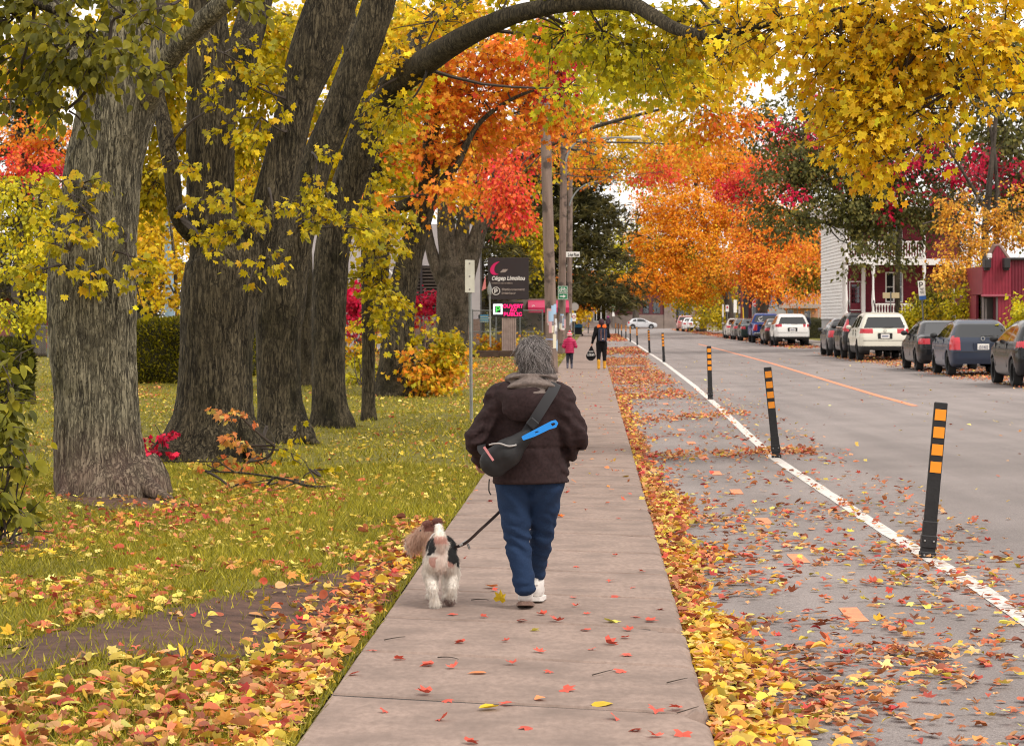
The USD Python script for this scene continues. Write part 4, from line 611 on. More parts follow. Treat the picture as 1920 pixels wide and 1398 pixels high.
def hedge(label, x0, x1, ytop, ybase, Y, depth, seed, cols, name='hedge', nb=16000, lump=0.18):
    rng = np.random.default_rng(seed); a, b = P(x0, ytop, Y), P(x1, ytop, Y); zt = a[2]; c = (a + b) / 2; c[2] = 0; c[1] += depth / 2; t = thing(name, label, 'hedge', c)
    w = b[0] - a[0]; fn = lambda p: smax(np.linalg.norm(np.maximum(np.abs(p - c - [0, 0, zt / 2]) - np.array([w / 2, depth / 2, zt / 2]) + .25, 0), axis=1) - .25, -p[:, 2] - .1, .05) + lump * (meshkit.fbm(p * 1.6, 3, seed) - .5)
    v, f = snet(fn, [a[0] - .4, Y - .4, -.2], [b[0] + .4, Y + depth + .4, zt + .4], .08)
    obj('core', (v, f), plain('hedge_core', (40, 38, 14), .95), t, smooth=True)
    tri = v[f]; ar = np.linalg.norm(np.cross(tri[:, 1] - tri[:, 0], tri[:, 2] - tri[:, 0]), axis=1); i = rng.choice(len(f), nb, p=ar / ar.sum()); w_ = rng.dirichlet((1, 1, 1), nb); p = (tri[i] * w_[:, :, None]).sum(1); n = unit(np.cross(tri[i, 1] - tri[i, 0], tri[i, 2] - tri[i, 0]))
    v2, f2, cc = scatter(RHOMB * [.55, 1.1], p + n * rng.uniform(-.03, .06, (nb, 1)), n + rng.normal(size=(nb, 3)) * .5 + [0, 0, .5], rng.normal(size=(nb, 3)), .055 * rng.uniform(.7, 1.4, nb), pal(*cols, nb, rng, .3), rng=rng)
    obj('foliage', (v2, f2), LEAF, t, col=cc, kind='stuff')
HC = ([(112, 108, 14), (136, 126, 20), (84, 84, 14), (160, 144, 40)], [3, 3, 2, 1])
hedge('rounded clipped yellow-green hedge between the two thickest trunks', 238, 352, 602, 716, 58.5, 2.0, 61, HC, lump=.3)
hedge('dark clipped hedge behind a grey post at the left edge', -60, 32, 640, 752, 45, 1.5, 62, ([(70, 70, 20), (90, 88, 26), (52, 54, 18)], [2, 2, 2]), nb=7000)
hedge('second clipped hedge seen between the forked maple and the third trunk', 440, 480, 600, 690, 66, 2.0, 63, HC, nb=5000)
hedge('trimmed green hedge beside the man at the street corner', 1512, 1548, 598, 640, 156, 2.0, 64, ([(74, 72, 34), (94, 90, 44), (60, 60, 30)], [2, 2, 1]), nb=3000)
# fallen branch
rng = np.random.default_rng(90); b0 = GR(0, 0) if False else P(625, 912, 22.9); b0[2] = 0.06
t = thing('fallen_branch', 'broken branch with withered orange leaves lying on the grass before the forked maple', 'branch', b0 * [1, 1, 0])
def gp(x, y, z=0.05): return G(x, y, z)
mains = [[gp(627, 912), gp(585, 912, .08), gp(520, 895, .12), gp(440, 885, .2), gp(385, 882, .15)], [gp(592, 908, .06), gp(580, 880, .12), gp(548, 850, .2), gp(515, 835, .3)], [gp(520, 895, .1), gp(470, 905, .1), gp(420, 915, .08)], [gp(560, 904, .06), gp(530, 915, .1), gp(480, 925, .06)], [gp(515, 835, .3), gp(500, 800, .35), gp(470, 775, .42)], [gp(440, 885, .2), gp(410, 865, .3), gp(300, 885, .05)]]
obj('stem', cat([tube(smooth_path(m, 16), np.linspace(.008, .002, 16) if k else np.linspace(.016, .004, 16), 7) for k, m in enumerate(mains)]), BARK_DARK, t, smooth=True)
WB = ([(222, 140, 80), (206, 150, 70), (170, 150, 60), (214, 110, 60), (190, 170, 90)], [3, 2, 2, 2, 1])
cr, col, tw = foliage([(440, 830, 24.6, 22, 16, 5), (465, 865, 24.8, 30, 16, 6), (400, 878, 24.6, 24, 12, 5), (430, 912, 22.8, 40, 9, 9), (500, 910, 23, 50, 10, 8), (560, 900, 23, 40, 12, 5), (545, 845, 26.5, 30, 24, 4, *YG), (448, 776, 24.5, 18, 10, 4), (590, 880, 24, 30, 20, 3, *YG)], np.vstack(mains), FULL, .058, 9, .2, *WB, rng)
obj('twigs', tw, TWIG, t, kind='stuff'); obj('leaves', cr, LEAF, t, col=col, kind='stuff')
t = thing('bare_twig', 'dead bare twigs sticking out of the grass at the left edge', 'twigs', G(40, 1010)); rng = np.random.default_rng(91)
obj('twig', cat([tube(smooth_path([G(x0, y0, .03), P(x1, y1, 17.4), P(x2, y2, 17.3)], 10), np.linspace(.009, .003, 10), 5) for x0, y0, x1, y1, x2, y2 in [(20, 1010, 40, 980, 75, 940), (25, 1012, 33, 960, 52, 892), (10, 1005, 5, 960, -10, 920), (0, 1003, 50, 985, 85, 975), (20, 1008, 60, 995, 100, 1000)]]), TWIG, t)

print('leaf triangles, leaves', LEAFN)
# ---------------- grass ----------------
rng = np.random.default_rng(300)
SOILS = [Polygon([G(x, y)[:2] for x, y in q]) for q in (SOILPX, [(100, 930), (150, 905), (300, 912), (390, 938), (300, 945), (200, 945)], [(-80, 1030), (-80, 985), (40, 990), (140, 1010), (60, 1028)])]
def bare(x, y, pad=0.0): return np.any([shapely.contains_xy(p.buffer(-pad) if pad else p, x, y) for p in SOILS], axis=0)
def lawn_points(n, Y0, Y1, power):
    Y = rng.uniform(0, 1, n * 3); Y = (Y0 ** (1 - power) + Y * (Y1 ** (1 - power) - Y0 ** (1 - power))) ** (1 / (1 - power)) if power != 1 else Y0 * (Y1 / Y0) ** Y
    ul = -(0.235 + SL) * Y - 0.3; w = (-1.14 - ul) / (0.27 * Y1); k = rng.uniform(0, 1, len(Y)) < np.clip(w, 0, 1); Y, ul = Y[k][:n], ul[k][:n]
    u = rng.uniform(ul, -1.14); return u + SL * Y, Y
def blades(n, Y0, Y1, h, w, power):
    x, y = lawn_points(n, Y0, Y1, power); k = ~bare(x + rng.normal(size=len(x)) * .09, y + rng.normal(size=len(x)) * .3) | (rng.uniform(size=len(x)) < 0.03); x, y = x[k], y[k]; n = len(x)
    clump = meshkit.fbm(np.stack([x * 1.3, y * 0.9, 0 * x], -1), 3, 8); z = zlawn(x, y); b = np.stack([x, y, z - .004], 1)
    a = rng.uniform(0, 2 * np.pi, n); s = (0.5 + clump) * rng.uniform(.5, 1.4, n); hh = h * s; ww = w * rng.uniform(.6, 1.4, n); d = np.stack([np.cos(a), np.sin(a), 0 * a], 1); l = rng.normal(size=(n, 3)) * [1, 1, 0] * (hh * .6)[:, None]
    v = np.stack([b - d * ww[:, None], b + d * ww[:, None], b + l + np.stack([0 * a, 0 * a, hh], 1)], 1)
    c = pal([(136, 128, 28), (156, 144, 40), (104, 104, 24), (172, 156, 60), (118, 110, 28)], [4, 3, 3, 1.2, 1.5], n, rng, .2); c *= (0.75 + 0.5 * clump)[:, None]
    return v.reshape(-1, 3), np.arange(n * 3).reshape(-1, 3), np.repeat(c, 3, 0)
A = [blades(120000, 8.6, 26, .05, .0045, 0.6), blades(55000, 24, 70, .055, .009, 0.6), blades(15000, 65, 130, .07, .02, 0.6)]
m = cat([a[:2] for a in A]); solo('grass', m, GRASS, 'short olive lawn grass on the left of the sidewalk', 'grass', col=np.vstack([a[2] for a in A]), kind='stuff') if False else tag(obj('grass', m, GRASS, col=np.vstack([a[2] for a in A])), 'short olive lawn grass left of the sidewalk under the maples', 'grass', kind='stuff')
# ---------------- fallen leaves ----------------
CG = ([(228, 178, 44), (234, 200, 100), (216, 154, 66), (206, 190, 84), (220, 140, 70)], [4, 3, 3, 1.5, 1.5])
CB = ([(190, 116, 70), (162, 90, 62), (208, 148, 94), (130, 74, 56), (216, 166, 112), (194, 96, 62)], [3, 3, 3, 2, 2, 2])
CR = ([(200, 84, 66), (176, 56, 56), (216, 122, 84), (212, 150, 78), (156, 66, 54)], [3, 2, 3, 1.5, 1])
CP = ([(214, 186, 84), (196, 172, 60), (222, 198, 112), (206, 162, 60)], [3, 3, 2, 1])
def mixp(parts, n):
    w = np.array([p[1] for p in parts]); i = rng.choice(len(parts), n, p=w / w.sum()); c = np.zeros((n, 3))
    for k, p in enumerate(parts):
        q = i == k
        if q.any(): c[q] = pal(*p[0], q.sum(), rng, .24)
    g = c.mean(1, keepdims=True); return (g + (c - g) * 1.0) * .9
ACC = []
def litter(n, u0, u1, Y0, Y1, cols, dens=None, zf=None, pile=0.02, size=.058, tilt=.35, oval=.35, power=0.7):
    Y = rng.uniform(0, 1, n * 4); Y = (Y0 ** (1 - power) + Y * (Y1 ** (1 - power) - Y0 ** (1 - power))) ** (1 / (1 - power)); t = rng.uniform(0, 1, len(Y)); a = u0(Y) if callable(u0) else u0; b = u1(Y) if callable(u1) else u1; u = a + (b - a) * t
    if dens is not None: k = rng.uniform(size=len(Y)) < dens(u, Y); u, Y = u[k], Y[k]
    u, Y = u[:n], Y[:n]; x = u + SL * Y; z = (zf(x, Y) if zf else zroad(u)); pl_ = pile(u, Y) if callable(pile) else pile
    p = np.stack([x, Y, z + .012 + rng.uniform(0, 1, len(u)) * pl_], 1)
    ACC.append((p, mixp(cols, len(u)), size * .63 * rng.uniform(.5, 1.4, len(u)), tilt, oval))
nz = lambda u, Y, s=1.0, seed=0: meshkit.fbm(np.stack([u * s, Y * s * .7, 0 * u + seed], -1), 3, seed)
sm = lambda x, a, b: np.clip((x - a) / (b - a), 0, 1)
# gutter along the kerb
gut = lambda u, Y: np.exp(-((u - .5) / (0.08 + .25 * nz(0 * u, Y, .9, 4) * np.clip(20 / Y, .75, 1.5))) ** 2)
pil = lambda u, Y: .10 * np.exp(-((u - .5) / .3) ** 2)
litter(2100, .49, 1.5, 8.3, 13.5, [(CG, 3.2), (CB, 1.2), (CP, .7)], gut, pile=pil, size=.062, tilt=.5, oval=.6)
litter(3300, .49, 1.4, 13, 24, [(CG, 1.3), (CB, 2), (CR, .6), (CP, .8)], gut, pile=pil, tilt=.5)
litter(3800, .49, 1.5, 23, 52, [(CG, .8), (CB, 2.4), (CR, .7), (CP, .5)], gut, pile=pil, tilt=.5, power=.4)
# scattered over the bicycle lane and beyond
litter(1900, .6, 4.6, 8.3, 12.5, [(CB, 4), (CR, .8), (CP, .4), (CG, .2)], lambda u, Y: (.12 + .88 * sm(nz(u, Y, 1.2, 5), .38, .62)) * (1 - .75 * sm(u, 2.6, 4.2)), tilt=.17)
litter(1900, .6, 3.2, 11, 22, [(CB, 3), (CR, .8), (CP, .7), (CG, .2)], lambda u, Y: (.18 + .82 * sm(nz(u, Y, 1.4, 6), .42, .7)) * (1 - .8 * sm(u, 2.2, 3.2)), tilt=.17)
litter(1700, .6, 3.2, 20, 56, [(CB, 3), (CR, .8), (CP, .6)], lambda u, Y: (.18 + .82 * sm(nz(u, Y, 1.0, 7), .4, .75)) * (1 - .85 * sm(u, 2.3, 3.4)), tilt=.17, power=.4)
litter(420, 2.4, 9, 9, 90, [(CB, 2), (CP, 2), (CR, .4)], None, power=.5)
row = lambda Y0, k, w: (lambda u, Y: np.exp(-((Y - Y0 - k * (u - 1.2) + .8 * nz(u, Y, 3, 2)) / w) ** 2))
litter(1100, .7, 2.75, 26, 34, [(CB, 3), (CR, .6), (CP, .5)], row(29.8, .35, .55), pile=.06, tilt=.5)
litter(1200, .6, 2.7, 35, 48, [(CB, 3), (CR, .8), (CP, .5)], row(40.5, 1.2, 1.0), pile=.06, tilt=.5)
# thick red drift further on
litter(8000, .49, 2.35, 50, 100, [(CB, 4), (CR, 1.4), (CP, .5)], lambda u, Y: (1 - sm(u, 1.3 + .9 * nz(0 * u, Y, .25, 3), 2.3)) * sm(nz(u, Y, .5, 14), .3, .42), pile=.03, size=.07, power=.2)
litter(5000, .49, 2.5, 98, 240, [(CB, 2), (CR, 2.4), (CP, .6)], lambda u, Y: sm(nz(u, Y, .12, 15), .4, .55), size=.12, power=.2)
# under the parked cars on the right
litter(8000, 8.9, 11.3, 40, 101, [(CB, 4), (CR, .4), (CP, .5)], lambda u, Y: sm(u + .9 * (nz(u, Y, .5, 9) - .5), 9.0, 9.5) * (.5 + .5 * nz(u, Y, 2, 3)), size=.065, pile=.03, power=.3)
litter(4500, 9.2, 11.3, 116, 300, [(CB, 2.4), (CR, 2.2), (CP, .4)], lambda u, Y: sm(u + .6 * (nz(u, Y, .3, 9) - .5), 9.2, 9.9), size=.12, power=.2)
# lawn
lw = lambda Y: -(0.235 + SL) * Y - .3
litter(1450, lw, -1.17, 8.6, 11.3, [(CG, 1.5), (CB, 3), (CP, 1.6), (CR, .4)], lambda u, Y: (.07 + .93 * (~bare(u + SL * Y, Y, .0))) * sm(nz(u, Y, 1.6, 20), .32, .55), zf=zlawn, size=.06, tilt=.5, oval=.65, pile=.04)
litter(1700, lambda Y: -1.85 + 0 * Y, -1.18, 8.6, 19, [(CG, 1.5), (CB, 3), (CR, 1), (CP, .8)], lambda u, Y: np.exp(-((u + 1.12) / (.22 + .2 * nz(u, Y, 1, 2))) ** 2), zf=zlawn, size=.058, tilt=.5, pile=.05)
litter(1250, lw, -1.2, 11.2, 16.5, [(CG, 2), (CB, 1.5), (CP, 2.4), (CR, 1)], lambda u, Y: (.07 + .93 * (~bare(u + SL * Y, Y, .0))) * sm(nz(u, Y, .9, 21), .42, .6), zf=zlawn, size=.056, tilt=.5, oval=.5)
redband = lambda u, Y: np.exp(-((Y - 19.6 - (u + SL * Y + 3.6) * .8) / 2.2) ** 2) * sm(u, -4.6, -3.6) * (1 - sm(u, -2.4, -1.9)) + .25 * np.exp(-((Y - 19) / 1.5) ** 2) * sm(-u, 2, 3)
litter(1000, lw, -1.5, 15, 25, [(CR, 4), (CG, 1), (CP, 1.3), (CB, 1)], redband, zf=zlawn, size=.055, tilt=.5)
litter(5200, lw, -1.2, 16, 50, [(CP, 5), (CG, 1.4), (CR, .35), (CB, .7)], lambda u, Y: .25 + .75 * sm(nz(u, Y, .7, 22), .4, .6), zf=zlawn, size=.05, tilt=.5, power=.5)
litter(5200, lw, -1.2, 44, 125, [(CP, 4), (CB, 1.4), (CG, 1)], None, zf=zlawn, size=.07, tilt=.5, power=.3)
litter(6000, lambda Y: -.065 * Y - SL * Y + .4, -1.3, 55, 105, [(CB, 3), (CR, 2.5), (CP, 1.4)], lambda u, Y: .3 + .7 * sm(nz(u, Y, .3, 23), .3, .5), zf=zlawn, size=.075, tilt=.4, power=.3)
litter(2200, lambda Y: -.225 * Y, lambda Y: -.18 * Y, 48, 80, [(CR, 3), (CB, 2), (CP, 2)], None, zf=zlawn, size=.07, tilt=.4, power=.3)
# the sidewalk's own few
litter(330, -1.08, .44, 20, 70, [(CR, 2), (CB, 2), (CP, .5)], None, zf=lambda x, y: 0 * x, size=.05, power=.4)
P_, C_, S_, T_, O_ = [np.concatenate(x) for x in ([a[0] for a in ACC], [a[1] for a in ACC], [a[2] for a in ACC], [np.full(len(a[0]), a[3]) for a in ACC], [rng.uniform(size=len(a[0])) < a[4] for a in ACC])]
dq = np.array([GR(x, y)[:2] for x, y in dash0[2:] + [(1600, 1152), (1497, 1047), (1319, 858)]]); on_dash = np.min(np.hypot((P_[:, None, 0] - dq[None, :, 0]) / .13, (P_[:, None, 1] - dq[None, :, 1]) / .5), 1) < 1; kp = ~on_dash | (rng.uniform(size=len(P_)) < .15); P_, C_, S_, T_, O_ = P_[kp], C_[kp], S_[kp], T_[kp], O_[kp]
nrm = rng.normal(size=P_.shape) * T_[:, None] + [0, 0, 1]; tip = rng.normal(size=P_.shape) * [1, 1, .15]
far = P_[:, 1] > 34; near = np.zeros(len(P_), bool)
cand = np.where((P_[:, 1] < 10.2) & (rng.uniform(size=len(P_)) < .5))[0]; near[cand[np.argsort(-(S_[cand] / P_[cand, 1]))[:170]]] = True
out = []
for q, tm, cu, fo in ((far, RHOMB, .4, .4), (~far & ~O_ & ~near, MID, .55, .45), (~far & O_ & ~near, OVAL, .5, .55)):
    out.append(scatter(tm, P_[q], tip[q], nrm[q], S_[q], C_[q], cu, fo, rng))
m = cat([a[:2] for a in out]); tag(obj('leaf_litter', m, LITTER, col=np.vstack([a[2] for a in out])), 'autumn leaf litter drifted in the gutter, on the lawn and over the road', 'leaf litter', kind='stuff')
GRP = {'gutter': ('yellow and orange fallen leaf heaped in the near gutter along the kerb', 'nearest leaves in the gutter'), 'road': ('russet fallen leaf lying on the asphalt of the bicycle lane', 'nearest leaves on the road'), 'lawn': ('fallen leaf on the grass in the near left corner', 'nearest leaves on the lawn')}
for i in np.where(near)[0]:
    u = P_[i, 0] - SL * P_[i, 1]; g = GRP['lawn' if u < -1 else 'gutter' if u < 1.2 else 'road']
    v, f, c = scatter(OVAL if O_[i] else FULL, P_[i:i+1] + [0, 0, .012], tip[i:i+1], nrm[i:i+1], S_[i:i+1], C_[i:i+1], .55, .5, rng)
    solo('fallen_leaf', (v, f), LITTER, g[0], 'leaf', g[1], col=c)
spots = [(1048, 967, 'G', .05), (938, 1132, 'UP', .048), (918, 1326, 'Y', .055), (1128, 1318, 'Y', .06), (897, 1259, 'O', .05), (1012, 1308, 'O', .04), (921, 1100, 'O', .06), (1145, 1164, 'P', .06), (1000, 1180, 'P', .035)] + [(x, y, 'R', s) for x, y, s in
 [(1018, 1151, .04), (1045, 1163, .05), (975, 1162, .04), (1075, 1119, .03), (1217, 1163, .05), (1185, 1100, .03), (1150, 1116, .04), (1100, 1180, .04), (1170, 1194, .04), (1060, 1291, .05), (1030, 1257, .03), (960, 1243, .04), (865, 1203, .04), (905, 1155, .03), (850, 1150, .04), (700, 1217, .04), (745, 1234, .04), (805, 1245, .05), (850, 1250, .04), (800, 1298, .05), (838, 1310, .04), (880, 1390, .04), (955, 1317, .05), (990, 1361, .05), (1155, 1343, .05), (1195, 1366, .04), (1230, 1378, .04), (1160, 1256, .05), (1178, 1226, .04), (1140, 1205, .05), (1110, 1215, .03), (1145, 1088, .03), (1020, 1062, .03), (1080, 1060, .03), (870, 1045, .03), (925, 1105, .03), (1000, 960, .03), (1160, 970, .03), (1155, 1040, .03), (1120, 890, .03), (1090, 870, .03), (1240, 1140, .04), (1190, 1155, .04), (1180, 1180, .04), (830, 1345, .04), (720, 1330, .03), (950, 1200, .03), (1100, 1150, .03), (1205, 1070, .03), (1080, 1135, .03), (1010, 1220, .04), (1230, 1330, .05), (1270, 1325, .04), (1280, 1375, .05), (660, 1262, .04)]]
LC = {'G': (232, 110, 30), 'UP': (206, 170, 30), 'Y': (216, 180, 40), 'O': (214, 130, 80), 'P': (206, 196, 90), 'R': (196, 84, 66)}
for x, y, k, s in spots:
    p = G(x, y, 0.008); up = k == 'UP'
    c = np.clip(lin(LC[k])[None] * np.exp(rng.normal(0, .12)) * 1.05, 0, .9)
    n_ = np.array([[.3, -1.0, .25]]) if up else rng.normal(size=(1, 3)) * .22 + [0, 0, 1]
    d = np.array([[0.2, 0.1, 1.0]]) if up else rng.normal(size=(1, 3)) * [1, 1, .05]
    if up: p = p + [0, 0, .03]
    v, f, c = scatter(MID if k in 'GUPR' else OVAL, p[None], d, n_, np.array([s]), c, 1.1 if up else .35, .4, rng)
    lab = {'G': 'bright orange leaf on the sidewalk right of the walker\'s knee', 'UP': 'curled yellow leaf standing on edge beside the walker\'s white shoe', 'Y': 'clean yellow leaf lying across a joint of the near sidewalk' if x > 1000 else 'olive yellow leaf with a long stalk on the nearest slab', 'O': 'pale brown curled leaf lying on the bare concrete', 'P': 'pale greenish leaf lying on the concrete right of the walker\'s feet' if x > 1100 else 'small yellow-green leaf just below the walker\'s shoes', 'R': 'small dull red leaf lying flat on the concrete sidewalk'}[k]
    solo('fallen_leaf', (v, f), LITTER, lab, 'leaf', 'fallen leaves on the sidewalk', col=c)
for k, (x, y, a) in enumerate([(840, 1233, 20), (740, 1196, 5), (900, 1124, 0), (1290, 1330, -8), (1130, 1260, 30), (1270, 1275, -6)]):
    p = G(x, y, .008); solo('stick', tube(smooth_path([p - [.05, .08 * math.sin(a * 3), 0], p + [0.01, .004, .004], p + [.05, .1 * math.sin(a * 3), 0]], 8), np.linspace(.003, .0015, 8), 5), TWIG, ['forked dark stick on the sidewalk near the left joint', 'thin dry stick near the left edge of the sidewalk', 'tiny stick between the dog and the walker', 'stick lying on the slab by the chipped kerb corner', 'thin stick in the middle of the near slab', 'stick near the rounded kerb edge'][k], 'stick', 'sticks on the sidewalk')
# ---------------- street furniture ----------------
def pbox(x0, x1, y0, y1, Y, d=0.1, c=0.0, dY=0.0):
    """Box whose front face, at distance Y, spans the given pixels; d metres deep."""
    a, b = P(x0, y1, Y), P(x1, y0, Y); return box(a[0], b[0], Y + dY, Y + dY + d, a[2], b[2], c)
def pole(x0, y0, x1, y1, Y, w0, w1=None, sides=14, z0=None, bend=0):
    a, b = P(x0, y0, Y), P(x1, y1, Y); a[2] = a[2] if z0 is None else z0; n = 8
    return tube([a + (b - a) * t for t in np.linspace(0, 1, n)], np.linspace(w0, w1 or w0, n) / 2, sides)
def sgroup(name, label, catg, px, py, Y, group=None, z=None):
    b = P(px, py, Y); b[2] = 0.0 if z is None else z; return thing(name, label, catg, b, group)
black_rub = noisy('black_rubber', (20, 19, 20), (34, 32, 33), scale=20, rough=0.55, bump=0.15, bscale=60)
refl = plain('reflector_orange', (226, 138, 24), 0.35); bolt_m = plain('steel_bolt', (150, 148, 146), 0.35, 0.9)
galv = noisy('galvanised', (112, 114, 112), (140, 140, 136), scale=12, rough=0.5, bump=0.1, spec=0.6); galv_d = plain('grey_steel', (108, 110, 108), 0.5, 0.4)
white_m = plain('white_enamel', (222, 218, 212), 0.45); black_m = plain('black_print', (24, 22, 24), 0.6)
# delineator posts
q = GR(1738, 1045)
BL = 'flexible posts along the bicycle lane'
bol = thing('bollard', 'tall black lane post nearest the camera, tilted to the right, standing on the white line', 'bollard', q, BL, rot=(0, 5.2, 0))
obj('post', cat([box(-.046, .046, -.02, .02, .1, 1.10, .006), box(-.05, .05, -.026, .026, .0, .26, .006)]), black_rub, bol, local=True)
obj('base', cat([box(-.054, .054, -.05, .05, -.02, .045, .008), box(-.054, .054, -.034, .034, .07, .16, .006), box(-.04, .04, -.02, .02, .04, .08)]), black_rub, bol, local=True)
for z in (1.012, .888, .765, .642): obj('reflector', box(-.039, .039, -.0235, -.02, z - .039, z + .039, .001), refl, bol, local=True)
for bx, bz in ((-.032, .12), (.032, .12), (-.03, .02), (.03, .02)): obj('bolt', xf(lathe([(0, .008), (.007, .006), (.009, 0)], 8), (90, 0, 0), (bx, -.034 if bz > .1 else -.05, bz)), bolt_m, bol, local=True)
for k, (x, y, rx) in enumerate([(1456, 858, -5.7), (1332, 749, -1.6), (1245, 679, -2.8), (1218, 662, -2.5), (1195, 647, -2), (1182, 641, -1), (1173.5, 635.5, 0), (1165.5, 633, -1), (1159.5, 629, 0), (1154.5, 625.5, 0)]):
    lab = ['black lane post leaning to the left, second from the camera', 'upright black lane post with clean orange squares, third from the camera', 'slim black lane post just right of the thick red leaf drift, fourth away', 'fifth black lane post away, where the white line bends', 'sixth black lane post away, beyond the bend', 'seventh black lane post away, beside the far kerb', 'eighth black lane post away', 'ninth black lane post away', 'tenth black lane post, before the white hatchback', 'last black lane post of the row, before the stone doorway'][k]
    copy_of(bol, GR(x, y), (0, rx, 0), lab)
copy_of(bol, P(1103, 623, 236) * [1, 1, 0], (0, 0, 0), 'lone black post left of the stone doorway at the end of the sidewalk')
# sign post seen from behind
t = sgroup('sign_post', 'thin galvanised post with a blank sign back, left of the walker', 'sign post', 883, 790, 37.2)
obj('post', cat([pole(884, 792, 881, 490, 37.2, .05, z0=-.1), pole(884.5, 792, 881.5, 490, 37.17, .03, z0=-.1)]), galv, t, smooth=True)
c = P(881, 518, 37.14); obj('plate', xf(cat([box(-.15, .15, -.003, .003, -.25, .25, .002)]), (0, 0, 62), c - [0, .05, 0]), noisy('sign_back', (176, 172, 154), (196, 192, 174), scale=5, rough=.5, bump=.05), t)
for z in (-.2, 0, .2): obj('bolt', xf(lathe([(0, .01), (.012, .006), (.014, 0)], 8), (90, 0, 0), c + [0, -.08, z]), bolt_m, t)
# college sign
SY = 98.0; dark = noisy('sign_dark', (40, 32, 34), (46, 38, 40), scale=3, rough=.5, bump=.02); mag = plain('magenta', (196, 8, 92), .5); wht = plain('sign_white', (226, 222, 216), .5); gry = plain('sign_grey', (150, 136, 128), .5)
t = sgroup('college_sign', 'dark college sign board with a pink crescent above a lit pink message panel', 'sign', 953, 662, SY)
obj('panel', pbox(914.5, 991.5, 483, 561.5, SY, .35, .01), dark, t)
def onplate(m, px, py, Y, dY=-.012): return upright(m, P(px, py, Y) + [0, dY, 0])
def cres(cx, cy, r, sc=1.0):
    a = Point(0, 0).buffer(1, 48); b = shapely.affinity.translate(shapely.affinity.scale(Point(0, 0).buffer(1, 48), .92, .98), .5, .12); c = a.difference(b); c = shapely.affinity.skew(c, 18)
    c = shapely.affinity.scale(c, r, r, origin=(0, 0)); return prism(c if c.geom_type == 'Polygon' else max(c.geoms, key=lambda g: g.area), .012)
obj('crescent', onplate(cres(0, 0, .27), 932, 503, SY), mag, t)
obj('leaf_mark', onplate(prism([(-.17, -.06), (-.04, .07), (.17, .07), (.05, -.05)], .012), 945, 508, SY), gry, t)
s = SY / F; shear = lambda m, k=.2: (lambda v, f: (np.stack([v[:, 0] + k * v[:, 1], v[:, 1], v[:, 2]], 1), f))(*vf(m))
fit = lambda m, w: (lambda v, f: (v * [w / (v[:, 0].max() - v[:, 0].min()), 1, 1], f))(*vf(m))
obj('lettering', onplate(fit(shear(text('Cégep Limoilou', .15, .01, True)), 62 * s), 921.5, 525, SY), wht, t)
obj('lettering', onplate(fit(text('CAMPUS DE QUÉBEC', .05, .01, True), 39 * s), 922, 532, SY), gry, t)
obj('parking_symbol', onplate(cat([prism(Point(0, 0).buffer(.165, 24).difference(Point(0, 0).buffer(.145, 24)), .01), xf(centre(text('P', .17, .01, True)), t=(0, 0, 0))]), 930, 545.5, SY), wht, t)
obj('lettering', onplate(fit(text('Stationnement', .085, .01, True), 43 * s), 940.5, 544.5, SY), gry, t)
obj('lettering', onplate(fit(text('intérieur', .085, .01, True), 26 * s), 940.5, 551.5, SY), gry, t)
led = plain('led_pink', (250, 20, 110), .5, emit=.9); ledw = plain('led_white', (230, 240, 240), .5, emit=.8); ledg = plain('led_green', (60, 190, 70), .5, emit=.7)
pm = obj('message_panel', pbox(923, 981, 566, 594, SY, .3, .01), plain('panel_black', (22, 18, 20), .4), t)
obj('icon_frame', cat([pbox(925, 942, 570, 573, SY, .01, 0, -.012), pbox(925, 942, 586, 589, SY, .01, 0, -.012), pbox(925, 928, 573, 586, SY, .01, 0, -.012), pbox(939, 942, 573, 586, SY, .01, 0, -.012)]), ledw, pm)
obj('icon_letter', onplate(xf(text('P', .22, .01, True), t=(0, 0, 0)), 929, 585, SY), ledg, pm)
for w, px, py, wd in (('OUVERT', 943, 577, 37), ('AU', 956, 584, 12), ('PUBLIC', 944, 592, 34)): obj('lettering', onplate(fit(text(w, .14, .01, True), wd * s), px, py, SY), led, pm)
fl = [pbox(x, x + 3.2, 595, 668, SY, .3, .01, .05) for x in np.arange(941, 968, 3.9)] + [pbox(942, 966, 595, 668, SY, .2, 0, .1)]
obj('pedestal', cat(fl), noisy('ribbed_concrete', (136, 118, 110), (160, 142, 132), scale=4, rough=.9), t)
